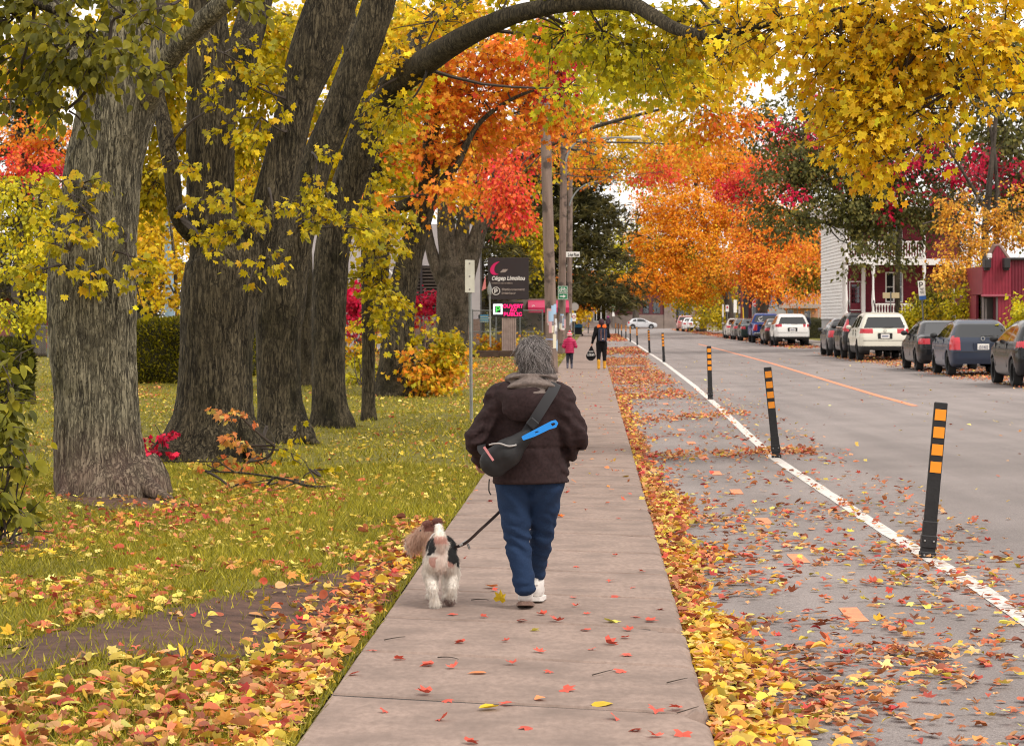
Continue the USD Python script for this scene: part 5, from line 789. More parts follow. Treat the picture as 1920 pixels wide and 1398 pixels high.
# planter, fences, banners
wood_d = noisy('old_timber', (52, 38, 30), (78, 60, 48), scale=10, rough=.9, stretch=(.2, 1, 1))
t = sgroup('planter', 'low dark timber planter edge below the college sign', 'planter', 955, 669, 97)
for k, (a, b) in enumerate([(893, 935), (935.5, 978), (978.5, 1021)]): obj('timber', pbox(a, b, 657, 670, 97, .2, .02), wood_d, t)
obj('timber', pbox(893, 897, 657, 668, 97.3, 2.4, .02), wood_d, t)
obj('soil_bed', pbox(895, 1020, 659, 668, 97.3, 2.4, .02), soil, t)
def fence(label, x0, x1, ytop, ybot, Y, posts, rails, seed, slope=0.0):
    t = sgroup('chain_link_fence', label, 'fence', (x0 + x1) / 2, ybot, Y); s = Y / F
    a, b = P(x0, ytop, Y), P(x1, ytop, Y); z0 = max(P(x0, ybot, Y)[2], .02)
    for y in rails: obj('rail', tube([P(x0, y, Y), P(x1, y, Y)], .022, 8), galv_d, t, smooth=True)
    for x in posts: obj('post', tube([P(x, ybot, Y) * [1, 1, 0], P(x, ytop - 2, Y)], .03, 8), galv_d, t, smooth=True)
    hgt = a[2] - z0; n = int((b[0] - a[0]) / .09); seg = []
    for k in range(-int(hgt / .09), n):
        for sg in (1, -1):
            xs = a[0] + k * .09 if sg > 0 else a[0] + k * .09 + hgt; xe = xs + sg * hgt
            t0, t1 = sorted([(a[0] - xs) / (xe - xs), (b[0] - xs) / (xe - xs)]); t0, t1 = max(t0, 0), min(t1, 1)
            if t1 > t0: seg.append([[xs + (xe - xs) * q, Y + .004 * sg, z0 + hgt * q] for q in (t0, t1)])
    obj('mesh', tubes(np.array(seg), np.full(len(seg), .004), np.full(len(seg), .004), 3), galv_d, t, kind='stuff')
fence('chain-link fence behind the planter, running up to the utility pole', 884, 1018, 582, 655, 103, [886, 930, 975, 1017], [582, 622], 1)
fence('chain-link fence in front of the grey wall and louvres', 636, 832, 588, 650, 101, [640, 690, 740, 790, 830], [588], 2)
fence('chain-link fence before the red brick house at the left edge', -40, 108, 612, 662, 96, [-10, 40, 90], [612], 3)
t = sgroup('steel_pole', 'narrow pale steel pole with a pointed tip in front of the college sign', 'pole', 920, 640, 96); a = P(918, 530, 96)
obj('pole', cat([pole(919.5, 650, 918, 533, 96, .07, .06), tube([P(918, 552, 95.9), P(918, 540, 95.9), P(918, 528, 95.9)], [.07, .09, .012], 8)]), galv, t, smooth=True)
solo('banner', pbox(897, 916, 590, 604, 112, .02), mat('banner_stripes', {'g': ('geometry', {}), 's': ('separate_xyz', {}), 'm': ('math', {'math_type': 'multiply', 'value2': 9.0}), 'f': ('math', {'math_type': 'fraction'}), 'r': ('rgb_ramp', {'ramp': [(0, lin((20, 110, 150))), (.55, lin((30, 130, 170))), (.6, lin((190, 160, 50))), (.8, lin((190, 160, 50))), (.85, lin((20, 110, 150)))]}), 'p': ('principled_bsdf', {'roughness': .8})}, [('g.position', 's.vector'), ('s.z', 'm.value1'), ('m.value', 'f.value1'), ('f.value', 'r.fac'), ('r.color', 'p.base_color')]), 'blue banner with a yellow stripe behind the fence', 'banner')
v, f = wallprism([(0, 0), (.18, .72), (.2, .1)], 0, .01); solo('pennant', (v + P(903, 545, 110), f), plain('pennant_pink', (206, 120, 118), .8), 'faded pink pennant left of the college sign', 'pennant')
# utility poles
wood = noisy('pole_wood', (98, 82, 74), (138, 118, 106), scale=9, rough=.95, bump=.6, stretch=(1, 1, .08), c3=(78, 66, 60), s3=2)
papers = [plain('paper_%d' % k, c, .8) for k, c in enumerate([(214, 210, 206), (190, 186, 184), (150, 176, 200), (206, 196, 170), (120, 112, 118), (196, 150, 150)])]
def upole(label, xb, yb, xt, yt, Y, w0, w1, n, yr, seed):
    t = sgroup('utility_pole', label, 'utility pole', xb, yb, Y, 'wooden utility poles by the sidewalk'); b = P(xb, yb, Y); b[2] = -.1; e = P(xt, yt, Y); r = np.random.default_rng(seed)
    p = np.array([b + (e - b) * q for q in np.linspace(0, 1, 30)]); v, f = trunk_mesh(p, np.linspace(w0, w1, 30) / 2, 32, 90, .03, 30, 0, 5, seed); obj('pole', (v, f), wood, t, smooth=True)
    for k in range(n):
        y = r.uniform(*yr); q = (y - yb) / (yt - yb); z = P(0, y, Y)[2]; cx = xb + (xt - xb) * q; rad = (w0 + (w1 - w0) * q) / 2 + .006 + .002 * (k % 5); a0 = r.uniform(-2.5, -.6); da = r.uniform(.5, 1.0); hh = r.uniform(.12, .22)
        c = P(cx, y, Y); g = np.linspace(a0, a0 + da, 6); pts = np.stack([c[0] + rad * np.cos(g), c[1] + rad * np.sin(g), 0 * g], 1)
        vv = np.vstack([pts + [0, 0, z - hh], pts + [0, 0, z + hh]]); i = np.arange(5); obj('poster', (vv, np.stack([i, i + 1, i + 7, i + 6], 1)), papers[r.integers(0, len(papers))], t)
    return t
up1 = upole('tall wooden utility pole right of the college sign, nearest of the three', 1036, 699, 1014, -60, 69, .33, .26, 16, (578, 650), 1)
ry = P(1034, 636, 69); obj('band', tube([ry + [-.002, 0, -.015], ry + [0, 0, .015]], .175, 20), plain('blue_band', (150, 160, 200), .6), up1)
up2 = upole('wooden utility pole carrying the bicycle sign and the taller lamp', 1052, 662, 1061, 60, 107, .36, .26, 12, (585, 620), 2)
up3 = upole('darker wooden pole close behind the pole with the bicycle sign', 1067, 640, 1070, 250, 155, .36, .28, 10, (590, 622), 3)
def lamp(label, Y, pts, hx0, hx1, hy):
    t = sgroup('street_lamp', label, 'street lamp', pts[0][0], pts[0][1], Y, 'lamps over the road', z=P(0, pts[0][1], Y)[2])
    p = smooth_path([P(x, y, Y - .25) for x, y in pts], 24); obj('arm', tube(p, np.linspace(.05, .04, 24), 10), galv, t, smooth=True)
    a, b = P(hx0, hy, Y - .25), P(hx1, hy, Y - .25); L = b[0] - a[0]; n = 14; q = np.linspace(0, 1, n); prof = np.sqrt(np.clip(1 - (2 * q - 1) ** 4, 0.01, 1)) * .13 * (.55 + .45 * q ** .5)
    v, f = tube(a + (b - a) * q[:, None], prof, 16); v[:, 2] = a[2] + np.where(v[:, 2] > a[2], (v[:, 2] - a[2]) * .75, (v[:, 2] - a[2]) * .5); obj('head', (v, f), plain('lamp_shell', (178, 178, 172), .4), t, smooth=True)
    v2, f2 = tube(a + (b - a) * np.linspace(.38, .97, 10)[:, None], np.sin(np.linspace(.05, np.pi - .05, 10)) ** .5 * .1, 12); v2[:, 2] = a[2] - .03 + (v2[:, 2] - a[2]) * .75; obj('lens', (v2, f2), plain('lamp_lens', (206, 206, 196), .15), t, smooth=True)
lamp('upper cobra-head lamp on the pole with the bicycle sign', 107, [(1060, 308), (1068, 282), (1084, 266), (1110, 260), (1168, 258)], 1164, 1203, 258.5)
lamp('lower cobra-head lamp behind, on the darker pole', 155, [(1068, 386), (1076, 366), (1092, 350), (1115, 341), (1158, 338)], 1152, 1189, 338)
t = sgroup('street_name_sign', 'small white street name plate reading 14e Rue, fixed to the utility pole', 'street sign', 1074, 477, 106.7, z=P(0, 477, 106.7)[2])
obj('plate', pbox(1061.5, 1087, 472, 482, 106.6, .02, .003), white_m, t); obj('lettering', onplate(fit(text('14e Rue', .13, .006, True), 21 * 106.6 / F), 1064, 480, 106.6, -.008), black_m, t)
# bicycle sign
grn = plain('sign_green', (10, 112, 72), .45); BY = 106.6
t = sgroup('bicycle_sign', 'green bicycle route sign with a right arrow plate below', 'road sign', 1055, 549, BY, z=P(0, 549, BY)[2])
for y0, y1 in ((536, 548.4), (549.2, 561.6)):
    pl = obj('plate', pbox(1046, 1064.5, y0, y1, BY, .015, .003), grn, t); sb = BY / F
    obj('border', cat([pbox(1046.6, 1063.9, y0 + .5, y0 + 1.1, BY, .003, 0, -.004), pbox(1046.6, 1063.9, y1 - 1.1, y1 - .5, BY, .003, 0, -.004), pbox(1046.6, 1047.2, y0 + 1.1, y1 - 1.1, BY, .003, 0, -.004), pbox(1063.3, 1063.9, y0 + 1.1, y1 - 1.1, BY, .003, 0, -.004)]), wht, pl)
    if y0 < 540:
        c = P(1055.2, 542.6, BY) - [0, .008, 0]; ring = lambda x, z: upright(prism(Point(x, z).buffer(.062, 20).difference(Point(x, z).buffer(.045, 20)), .004), c)
        ln = lambda a, b: tube([c + [a[0], 0, a[1]], c + [b[0], 0, b[1]]], .008, 6)
        obj('bicycle_symbol', cat([ring(-.1, -.03), ring(.1, -.03), ln((-.1, -.03), (-.04, .05)), ln((-.04, .05), (.07, .05)), ln((-.1, -.03), (0, -.03)), ln((0, -.03), (.07, .05)), ln((0, -.03), (-.055, .075)), ln((.1, -.03), (.06, .09)), ln((.06, .09), (.09, .09)), ln((-.08, .078), (-.03, .078))]), wht, pl)
    else: obj('arrow', onplate(prism([(-.13, -.022), (.03, -.022), (.03, -.07), (.14, 0), (.03, .07), (.03, .022), (-.13, .022)], .004), 1055, 555.4, BY, -.006), wht, pl)
# small far signs on the left
def small_sign(name, label, catg, px, yb, yt, Y, parts, w=.05, xt=None, group=None):
    t = sgroup(name, label, catg, px, yb, Y, group); obj('post', pole(px, yb, xt or px, yt, Y, w, z0=-.05, sides=8), galv_d, t, smooth=True)
    for nm, m, mt in parts: obj(nm, m, mt, t)
    return t
octa = lambda r: Point(0, 0).buffer(r / math.cos(math.pi / 8), 2)
def octagon(px, py, Y, r, dY=-.05, d=.006):
    g = (np.arange(8) + .5) * np.pi / 4; return onplate(prism(np.stack([np.cos(g), np.sin(g)], 1) * r / math.cos(np.pi / 8), d), px, py, Y, dY)
redm = plain('sign_red', (178, 18, 44), .45); tanm = plain('sign_tan', (176, 158, 122), .5)
small_sign('stop_sign', 'grey back of a stop sign beyond the utility poles', 'stop sign', 1077, 628, 566, 165, [('plate', octagon(1077.5, 575, 165, .27), plain('sign_back_grey', (150, 142, 136), .5)), ('plate', pbox(1072, 1080, 587, 602, 165, .01, 0, -.05), white_m), ('symbol', onplate(prism(Point(0, 0).buffer(.12, 20).difference(Point(0, 0).buffer(.08, 20)), .004), 1076, 594, 165, -.06), redm)])
small_sign('route_sign', 'green and white square sign on a post before the stone doorway', 'road sign', 1150, 616, 569, 290, [('plate', pbox(1145.5, 1154.5, 572, 581, 290, .02, 0, -.06), grn), ('symbol', pbox(1147, 1153, 573.5, 579.5, 290, .01, 0, -.08), white_m), ('plate', pbox(1147.6, 1152.4, 582, 593, 290, .02, 0, -.06), white_m), ('plate', pbox(1151, 1161, 567, 571, 290, .02, 0, -.06), white_m)])
t = sgroup('stroller', 'small dark covered stroller with a blue hood parked at the end of the sidewalk', 'stroller', 1084, 629, 205); b0 = P(1084, 0, 205) * [1, 1, 0]; ss = 205 / F
obj('body', (lambda m: (m[0] + b0, m[1]))(vf(cat([box(-.33, .33, -.3, .3, .12, .62, .05), box(-.3, .34, -.28, .28, .6, .95, .08)]))), plain('stroller_black', (30, 30, 34), .7), t)
obj('hood', (lambda m: (m[0] + b0, m[1]))(vf(hull([(x, y, z) for x in (-.3, .36) for y in (-.31, .31) for z in (.72, .96)] + [(.05, 0, 1.05)]))), plain('stroller_blue', (40, 110, 150), .6), t)
for x in (-.35, .35): obj('wheel', (lambda m: (m[0] + b0 + [x, -.2, .09], m[1]))(xf(lathe([(.0, -.03), (.09, -.03), (.09, .03), (0, .03)], 14), (90, 0, 0))), black_rub, t)
# overhead wires
for k, (y0, y1, Y0, Y1) in enumerate([(262, 290, 107, 190), (286, 296, 107, 196)]):
    p = np.array([P(1060, y0, Y0), (P(1060, y0, Y0) + P(1580, y1, Y1)) / 2 - [0, 0, .5], P(1580, y1, Y1)]); solo('overhead_wire', tube(smooth_path(p, 24), .009, 5), plain('wire_grey', (70, 66, 66), .6), ['upper overhead wire crossing from the utility pole to the right side', 'lower overhead wire crossing from the utility pole to the right side'][k], 'wire', 'wires over the road')
# right side signs
small_sign('parking_sign', 'leaning white parking sign with a blue foot panel among the bushes on the right', 'parking sign', 1736, 632, 528, 87, [], .06, 1727)
t = stage.GetPrimAtPath('/World/parking_sign'); c = P(1728.5, 544, 86.9)
obj('plate', xf(box(-.125, .125, -.006, .006, -.34, .34, .004), (0, -5, 0), c), white_m, t); obj('blue_panel', xf(box(-.124, .124, -.004, .004, -.07, .07, .002), (0, -5, 0), c + [.024, -.009, -.27]), plain('sign_blue', (40, 90, 160), .5), t)
obj('lettering', xf(upright(centre(text('P', .19, .004, True))), (0, -5, 0), c + [-.03, -.008, .2]), black_m, t)
obj('lines', cat([xf(box(-w, w, -.002, .002, -.012, .012), (0, -5, 0), c + [-.005 + i * .004, -.009, .06 - i * .055]) for i, w in enumerate((.07, .05, .075, .06))]), black_m, t)
small_sign('street_name_sign', 'blank tan backs of two street name plates on a thin post by the porch', 'street sign', 1670, 640, 547, 99, [('plate', pbox(1655, 1668.5, 548.5, 559, 99, .02, .003, -.04), tanm), ('plate', pbox(1671.5, 1686, 548.5, 559, 99, .02, .003, -.04), tanm)], .05)
hy = 86.0; b = P(1703, 0, hy); b[2] = .22; t = thing('fire_hydrant', 'red fire hydrant between the silver car and the pale SUV', 'fire hydrant', b); hr_ = plain('hydrant_red', (170, 24, 44), .45)
obj('barrel', xf(lathe([(0, 0), (.17, 0), (.17, .04), (.12, .06), (.12, .52), (.155, .53), (.155, .57), (.13, .6), (.11, .68), (.06, .74), (.03, .75), (.03, .79), (0, .79)], 20)), hr_, t, local=True, smooth=35)
for a in (-1, 1): obj('outlet', xf(lathe([(0, 0), (.05, 0), (.05, .1), (.065, .1), (.065, .14), (0, .15)], 12), (0, 90 * a, 0), (a * .09, 0, .42)), hr_, t, local=True)
obj('outlet', xf(lathe([(0, 0), (.07, 0), (.07, .1), (.085, .1), (.085, .14), (0, .15)], 12), (90, 0, 0), (0, -.09, .38)), hr_, t, local=True)
AY = 182.0; sa = AY / F
small_sign('stop_sign', 'red octagonal ARRÊT stop sign with a street name plate above', 'stop sign', 1418, 612, 540, AY, [('plate', octagon(1418, 568, AY, 8 * sa), redm), ('border', onplate(prism(Polygon(np.stack([np.cos((np.arange(8) + .5) * np.pi / 4), np.sin((np.arange(8) + .5) * np.pi / 4)], 1) * 8 * sa).difference(Polygon(np.stack([np.cos((np.arange(8) + .5) * np.pi / 4), np.sin((np.arange(8) + .5) * np.pi / 4)], 1) * 7.3 * sa)), .004), 1418, 568, AY, -.062), wht),
    ('lettering', onplate(fit(text('ARRÊT', .13, .005, True), 12.5 * sa), 1411.8, 571, AY, -.064), wht), ('plate', pbox(1417, 1432, 543.5, 550.5, AY, .02, 0, -.05), white_m), ('lettering', onplate(fit(text('10e Rue', .13, .005, True), 11 * sa), 1419, 549, AY, -.06), black_m), ('plate', pbox(1417, 1427, 573, 580, AY - .1, .01, 0, -.06), redm)])
for k, (px, yb, yt, xt, w, parts, lab) in enumerate([(1376, 604, 562, 1380, 4, [(1375.5, 1381.5, 562, 586, 'w')], 'slanted white parking sign left of the reddish wooden pole'), (1364, 604, 570, 1364, 4, [(1360.5, 1366.5, 572, 584, 'w'), (1362, 1365, 574, 578, 'r')], 'small white sign with a red mark above the far parked cars'), (1355.5, 606, 570, 1355, 4, [(1354, 1357, 570, 594, 'w')], 'narrow white sign seen edge-on at the yellow-green tree'), (1386, 606, 572, 1386, 4, [(1384.5, 1388, 574, 588, 'w')], 'narrow white sign beside the reddish wooden pole'), (1500, 616, 550, 1492, 4, [(1489, 1495, 552, 558.5, 'r'), (1489.5, 1497, 559, 569, 'w')], 'leaning white and red sign before the peach balcony')]):
    small_sign('parking_sign', lab, 'parking sign', px, yb, yt, 170 + k, [('plate', pbox(a, b_, c_, d_, 170 + k, .02, 0, -.05 - .03 * (q == 'r')), white_m if q == 'w' else redm) for a, b_, c_, d_, q in parts], .06, xt)
t = sgroup('utility_pole', 'slim reddish pole with a yellow guy guard behind the far parked cars', 'utility pole', 1391, 612, 186); obj('pole', pole(1391, 612, 1391, 420, 186, .2, .16, z0=-.1), noisy('red_wood', (110, 58, 52), (134, 76, 66), scale=6, rough=.9, stretch=(1, 1, .1)), t, smooth=True); obj('guard', pole(1394.5, 606, 1393, 576, 185.8, .09), plain('yellow_plastic', (214, 176, 30), .5), t, smooth=True)
obj('fence_x', box(0, 1, 0, 1, 0, 1), galv, None) if False else None
t = sgroup('fence_post', 'grey steel post in front of the dark hedge at the left edge', 'post', 33, 745, 46.5); obj('post', pole(33, 745, 33, 655, 46.5, .06, z0=-.1), galv, t, smooth=True); obj('cap', xf(lathe([(.04, 0), (.04, .02), (.0, .05)], 10), t=P(33, 656, 46.5)), galv, t)
t = sgroup('lamp_column', 'thick pale blue steel column rising behind the clipped hedge', 'column', 319, 640, 66); obj('column', pole(319, 690, 317, 400, 66, .3, .24, 24, z0=-.1), noisy('blue_paint', (120, 142, 158), (136, 156, 170), scale=4, rough=.5, bump=.05), t, smooth=True); obj('flange', tube([P(319, 690, 66) * [1, 1, 0] + [0, 0, .0], P(319, 690, 66) * [1, 1, 0] + [0, 0, .06]], .26, 20), galv, t)
# ---------------- buildings ----------------
def brick(name, c1, c2, mortar, scale=1.0, rough=.9, axis='xz'):
    return mat(name, {'g': ('geometry', {}), 's': ('separate_xyz', {}), 'c': ('combine_xyz', {}), 'b': ('brick_texture', {'color1': lin(c1), 'color2': lin(c2), 'mortar': lin(mortar), 'scale': scale, 'mortar_size': .012, 'brick_width': .24, 'row_height': .075}), 'n': ('noise_texture', {'scale': .9, 'detail': 4}), 'r': ('rgb_ramp', {'ramp': [(.3, (.8,) * 3), (.7, (1.1,) * 3)]}), 'm': ('mix', {'mix_type': 'multiply', 'fac': 1.0}), 'p': ('principled_bsdf', {'roughness': rough})},
        [('g.position', 's.vector'), ('s.x', 'c.x'), ('s.z', 'c.y'), ('c.vector' if False else 'c.vector', 'b.vector'), ('g.position', 'n.vector'), ('n.fac', 'r.fac'), ('b.color', 'm.color1'), ('r.color', 'm.color2'), ('m.color', 'p.base_color')])
glass_d = mat('window_glass', {'n': ('noise_texture', {'scale': .7, 'detail': 2}), 'g': ('geometry', {}), 'b': ('bump', {'strength': .05, 'distance': .02}), 't': ('transparent_bsdf', {'color': (.75, .78, .78)}), 'gl': ('glossy_bsdf', {'color': (.9, .92, .95), 'roughness': .03}), 'f': ('fresnel', {'IOR': 1.7}), 'm': ('mix_closure', {})}, [('g.position', 'n.vector'), ('n.fac', 'b.height'), ('b.normal', 'gl.normal'), ('f.fac', 'm.fac'), ('t.BSDF', 'm.closure1'), ('gl.BSDF', 'm.closure2')], surface='m.closure')
room_d = plain('dark_room', (26, 22, 24), .9)
white_w = noisy('white_clapboard', (206, 202, 198), (226, 222, 218), scale=3, rough=.7, bump=.1); trim_w = plain('white_trim', (226, 222, 218), .6)
maroon = brick('maroon_brick', (104, 22, 38), (122, 30, 46), (92, 26, 40)); maroon_p = noisy('maroon_paint', (104, 24, 40), (118, 30, 46), scale=4, rough=.55, bump=.05)
def frame(x0, x1, y0, y1, Y, w, d=.06, dY=-.05): return cat([pbox(x0, x0 + w, y0, y1, Y, d, 0, dY), pbox(x1 - w, x1, y0, y1, Y, d, 0, dY), pbox(x0 + w, x1 - w, y0, y0 + w, Y, d, 0, dY), pbox(x0 + w, x1 - w, y1 - w, y1, Y, d, 0, dY)])
def holed(x0, x1, y0, y1, Y, holes, d=.25):
    """Front wall with openings, extruded."""
    a, b = P(x0, y1, Y), P(x1, y0, Y); pl = Polygon([(a[0], a[2]), (b[0], a[2]), (b[0], b[2]), (a[0], b[2])])
    for h in holes: p, q = P(h[0], h[3], Y), P(h[1], h[2], Y); pl = pl.difference(shapely.box(p[0], p[2], q[0], q[2]))
    gs = getattr(pl, 'geoms', [pl]); return cat([wallprism(g, Y, Y + d) for g in gs])
def window(t, x0, x1, y0, y1, Y, fm, w=1.2, bars=(), rec=.12, nm='window', rooms=True):
    """An opening's frame with glass and a dim room behind it."""
    f = obj(nm, frame(x0, x1, y0, y1, Y, w, .1, -.02), fm, t)
    obj('pane', pbox(x0 + w, x1 - w, y0 + w, y1 - w, Y, .01, 0, rec * .5), glass_d, f)
    for b in bars: obj('glazing_bar', pbox(*b, Y, .03, 0, rec * .5 - .035), fm, f)
    if rooms: obj('blind', pbox(x0, x1, y0, y1, Y, .02, 0, .9), room_d, f)
# --- white house with porch, at the corner of the side street
HY = 125.0; hs_ = HY / F; hx = P(1580, 0, HY)[0]
t = thing('house', 'white clapboard house with a maroon porch front and turned white balusters', 'house', (hx, HY, 0.1))
ztop, zb = P(0, 385, HY)[2], P(0, 598, HY)[2]; L = 11.7; rows = np.arange(zb, ztop, .18); V, Fc = [], []
for k, z in enumerate(rows):                        # lapped boards on the street side
    q = np.array([[hx - .035, HY, z], [hx + SL * L - .035, HY + L, z], [hx + SL * L, HY + L, z + .185], [hx, HY, z + .185], [hx + .01, HY, z], [hx + SL * L + .01, HY + L, z]]); o = len(V) * 6
    V.append(q); Fc += [[o, o + 3, o + 2], [o, o + 2, o + 1], [o, o + 1, o + 5], [o, o + 5, o + 4]]
obj('clapboard_wall', (np.vstack(V), np.array(Fc)), white_w, t); obj('corner_board', box(hx - .03, hx + .2, HY - .03, HY + .1, zb, ztop), trim_w, t)
fnd = noisy('grey_foundation', (150, 148, 146), (170, 168, 164), scale=2, rough=.9)
obj('foundation', cat([box(hx + .42, hx + 7.2, HY + .02, HY + L, -.1, zb), hull([(hx + .02 + SL * q * L + e, HY + .02 + q * L, z) for q in (0, 1) for e in (0, .4) for z in (-.1, zb)])]), fnd, t)
xr = P(1800, 0, HY)[0]
obj('front_wall', holed(1586, 1800, 400, 592, HY, [(1592, 1616, 527, 582), (1660, 1677, 510, 567), (1680, 1693, 510, 567), (1592, 1618, 420, 470), (1664, 1692, 415, 462)]), maroon, t)
obj('side_core', box(hx + .5, xr, HY + 1.2, HY + L - .1, zb, ztop), room_d, t)
obj('roof', cat([box(hx - .35, xr + .3, HY - .35, HY + L + .2, ztop, ztop + .18, .03), box(hx - .25, xr + .2, HY - .25, HY + L + .1, ztop - .2, ztop - .002)]), trim_w, t)
dm = obj('door', frame(1592, 1616, 527, 582, HY, 1.8, .12, -.03), trim_w, t); obj('leaf', cat([pbox(1594, 1596.5, 529, 582, HY, .06, 0, .03), pbox(1612, 1614.2, 529, 582, HY, .06, 0, .03), pbox(1596.5, 1612, 529, 533, HY, .06, 0, .03), pbox(1596.5, 1612, 568, 582, HY, .06, 0, .03)]), maroon_p, dm)
for i in range(3):
    for j in range(4): obj('pane', pbox(1596.9 + i * 5.1, 1601.4 + i * 5.1, 533.6 + j * 8.6, 541.4 + j * 8.6, HY, .01, 0, .06), glass_d, dm)
obj('glazing_bars', cat([pbox(1601.4 + i * 5.1, 1602 + i * 5.1, 533, 568, HY, .03, 0, .05) for i in range(2)] + [pbox(1596.5, 1612, 541.4 + j * 8.6, 542.2 + j * 8.6, HY, .028, 0, .052) for j in range(3)]), maroon_p, dm)
window(t, 1660, 1677, 510, 567, HY, trim_w, 2.4, [(1662.4, 1674.6, 537, 538.6)]); window(t, 1680, 1693, 510, 567, HY, trim_w, 2.2, [(1682.2, 1690.8, 537, 538.6)]); window(t, 1592, 1618, 420, 470, HY, trim_w, 2.0); window(t, 1664, 1692, 415, 462, HY, trim_w, 2.0)
PD = 1.9; PY = HY - PD; fl_z = P(0, 594, HY)[2] - .04
por = obj('porch_floor', cat([box(hx + .1, xr, PY, HY - .002, fl_z - .14, fl_z, .01)]), plain('porch_grey', (150, 140, 138), .7), t)
obj('skirting', cat([box(hx + .15 + k * .105, hx + .15 + k * .105 + .09, PY + .06, PY + .09, .15, fl_z - .145) for k in range(int((xr - hx - .3) / .105))]), plain('skirting_grey', (178, 172, 170), .7), por)
bz = P(0, 497, PY)[2]; obj('porch_beam', cat([box(hx + .05, xr, PY - .05, PY + .15, bz, bz + .32, .01), box(hx + .05, xr, PY + .15, HY - .002, bz + .18, bz + .3)]), trim_w, t)
def turned(z0, h, r=.045): return [(0, z0), (r, z0), (r, z0 + .1 * h), (r * .5, z0 + .14 * h), (r * .95, z0 + .3 * h), (r * .55, z0 + .55 * h), (r * .5, z0 + .8 * h), (r * .95, z0 + .86 * h), (r, z0 + h), (0, z0 + h)]
for px in (1587, 1637.5, 1733, 1788): obj('porch_post', xf(lathe(turned(fl_z, bz - fl_z, .1), 14), t=(P(px, 0, PY)[0], PY + .06, 0)), trim_w, t, smooth=35)
obj('porch_post', xf(box(-.09, .09, -.09, .09, fl_z, bz), t=(P(1628, 0, PY)[0], PY + 1.7, 0)), trim_w, t)
def railing(x0, x1, z0, zt, Y, step):
    r = obj('railing', cat([box(P(x0, 0, Y)[0], P(x1, 0, Y)[0], Y - .04, Y + .04, zt - .07, zt, .01), box(P(x0, 0, Y)[0], P(x1, 0, Y)[0], Y - .03, Y + .03, z0, z0 + .06, .01)]), trim_w, t)
    for px in np.arange(x0 + 2.5, x1 - 1, step): obj('baluster', xf(lathe(turned(z0 + .061, zt - z0 - .132, .042), 8), t=(P(px, 0, Y)[0], Y, 0)), trim_w, r, smooth=40)
railing(1641, 1731, fl_z + .05, P(0, 569, PY)[2], PY + .06, 5.3); railing(1589, 1636, bz + .36, P(0, 452, PY)[2], PY + .06, 4.6); railing(1640, 1731, bz + .36, P(0, 452, PY)[2], PY + .06, 5.0)
obj('balcony_post', cat([xf(lathe(turned(bz + .33, ztop - bz - .55, .09), 12), t=(P(px, 0, PY)[0], PY + .06, 0)) for px in (1587, 1637.5, 1733)]), trim_w, t, smooth=35); obj('balcony_roof', box(hx + .05, xr, PY - .1, HY - .35, ztop - .2, ztop + .05), trim_w, t)
obj('steps', cat([box(P(1592, 0, PY)[0], P(1626, 0, PY)[0], PY - .28 * (5 - k), PY - .002 if k == 4 else PY - .28 * (4 - k), .1, .1 + (fl_z - .1) * (k + 1) / 6) for k in range(5)]), plain('step_grey', (150, 140, 138), .7), t)
for px in (1591, 1638): obj('handrail', tube([P(px, 0, PY) * [1, 1, 0] + [0, -1.4, 1.0], P(px, 0, PY) * [1, 1, 0] + [0, 0, fl_z + .9]], .025, 8), black_m, t)
# --- dark red corrugated shed at the right edge
RY = 83.0; t = thing('shed', 'dark red corrugated shed with a stepped parapet at the right edge', 'shed', P(1868, 0, RY) * [1, 1, 0] + [0, 0, .1])
redc = noisy('red_corrugated', (118, 26, 44), (134, 34, 52), scale=3, rough=.5, bump=.05); xl, xm = P(1842, 0, RY)[0], P(1896, 0, RY)[0]
def corr(x0, x1, z0, z1, Y, pitch=.11):
    n = int((x1 - x0) / pitch * 4) + 1; xs = np.linspace(x0, x1, n); ys = Y - .018 * np.array([0, 1, 1, 0])[np.arange(n) % 4]; z1 = np.broadcast_to(z1, (n,))
    v = np.vstack([np.stack([xs, ys, np.full(n, z0)], 1), np.stack([xs, ys, z1], 1)]); i = np.arange(n - 1); return v, np.stack([i, i + 1, n + i + 1, n + i], 1)
zl = lambda y: P(0, y, RY)[2]
xs = np.linspace(xl, xm, 200); n_ = int((xm - xl) / .11 * 4) + 1; xx = np.linspace(xl, xm, n_); gz = np.interp(xx, [P(q, 0, RY)[0] for q in (1842, 1856, 1862, 1868, 1872, 1890, 1896)], [zl(q) for q in (500, 492, 474, 462, 462, 488, 492)])
obj('front_cladding', cat([corr(xl, xm, zl(552), gz, RY), corr(P(1871, 0, RY)[0], xm, .1, zl(556), RY)]), redc, t)
obj('wall', cat([box(xl + .01, xm, RY + .02, RY + 5, zl(552), zl(500)), box(P(1871, 0, RY)[0], xm, RY + .02, RY + 5, .1, zl(553)), box(xl + .01, xl + .1, RY + 1.2, RY + 5, .1, zl(553))]), maroon_p, t)
obj('parapet', wallprism(list(zip(xx[::4], gz[::4])) + [(xm, zl(501)), (xl, zl(501))], RY + .02, RY + .35), maroon_p, t)
cap = [P(q, 0, RY)[0] for q in (1858, 1866, 1874, 1892)]
obj('coping', cat([tube([[cap[0], RY + .15, zl(478)], [cap[1], RY + .15, zl(461)], [cap[2], RY + .15, zl(460)], [cap[3], RY + .15, zl(486)]], .1, 6)]), plain('coping_rust', (112, 84, 74), .6), t)
blk = plain('bracket_black', (34, 28, 30), .6)
for a, b, c, d in ((1843, 1855, 486, 503), (1879, 1891, 484, 503)): obj('bracket', cat([pbox(a, b, c, d, RY, .5, .02, -.35), pbox(a + 1, b - 1, d, d + 4, RY, .4, .02, -.25)]), blk, t)
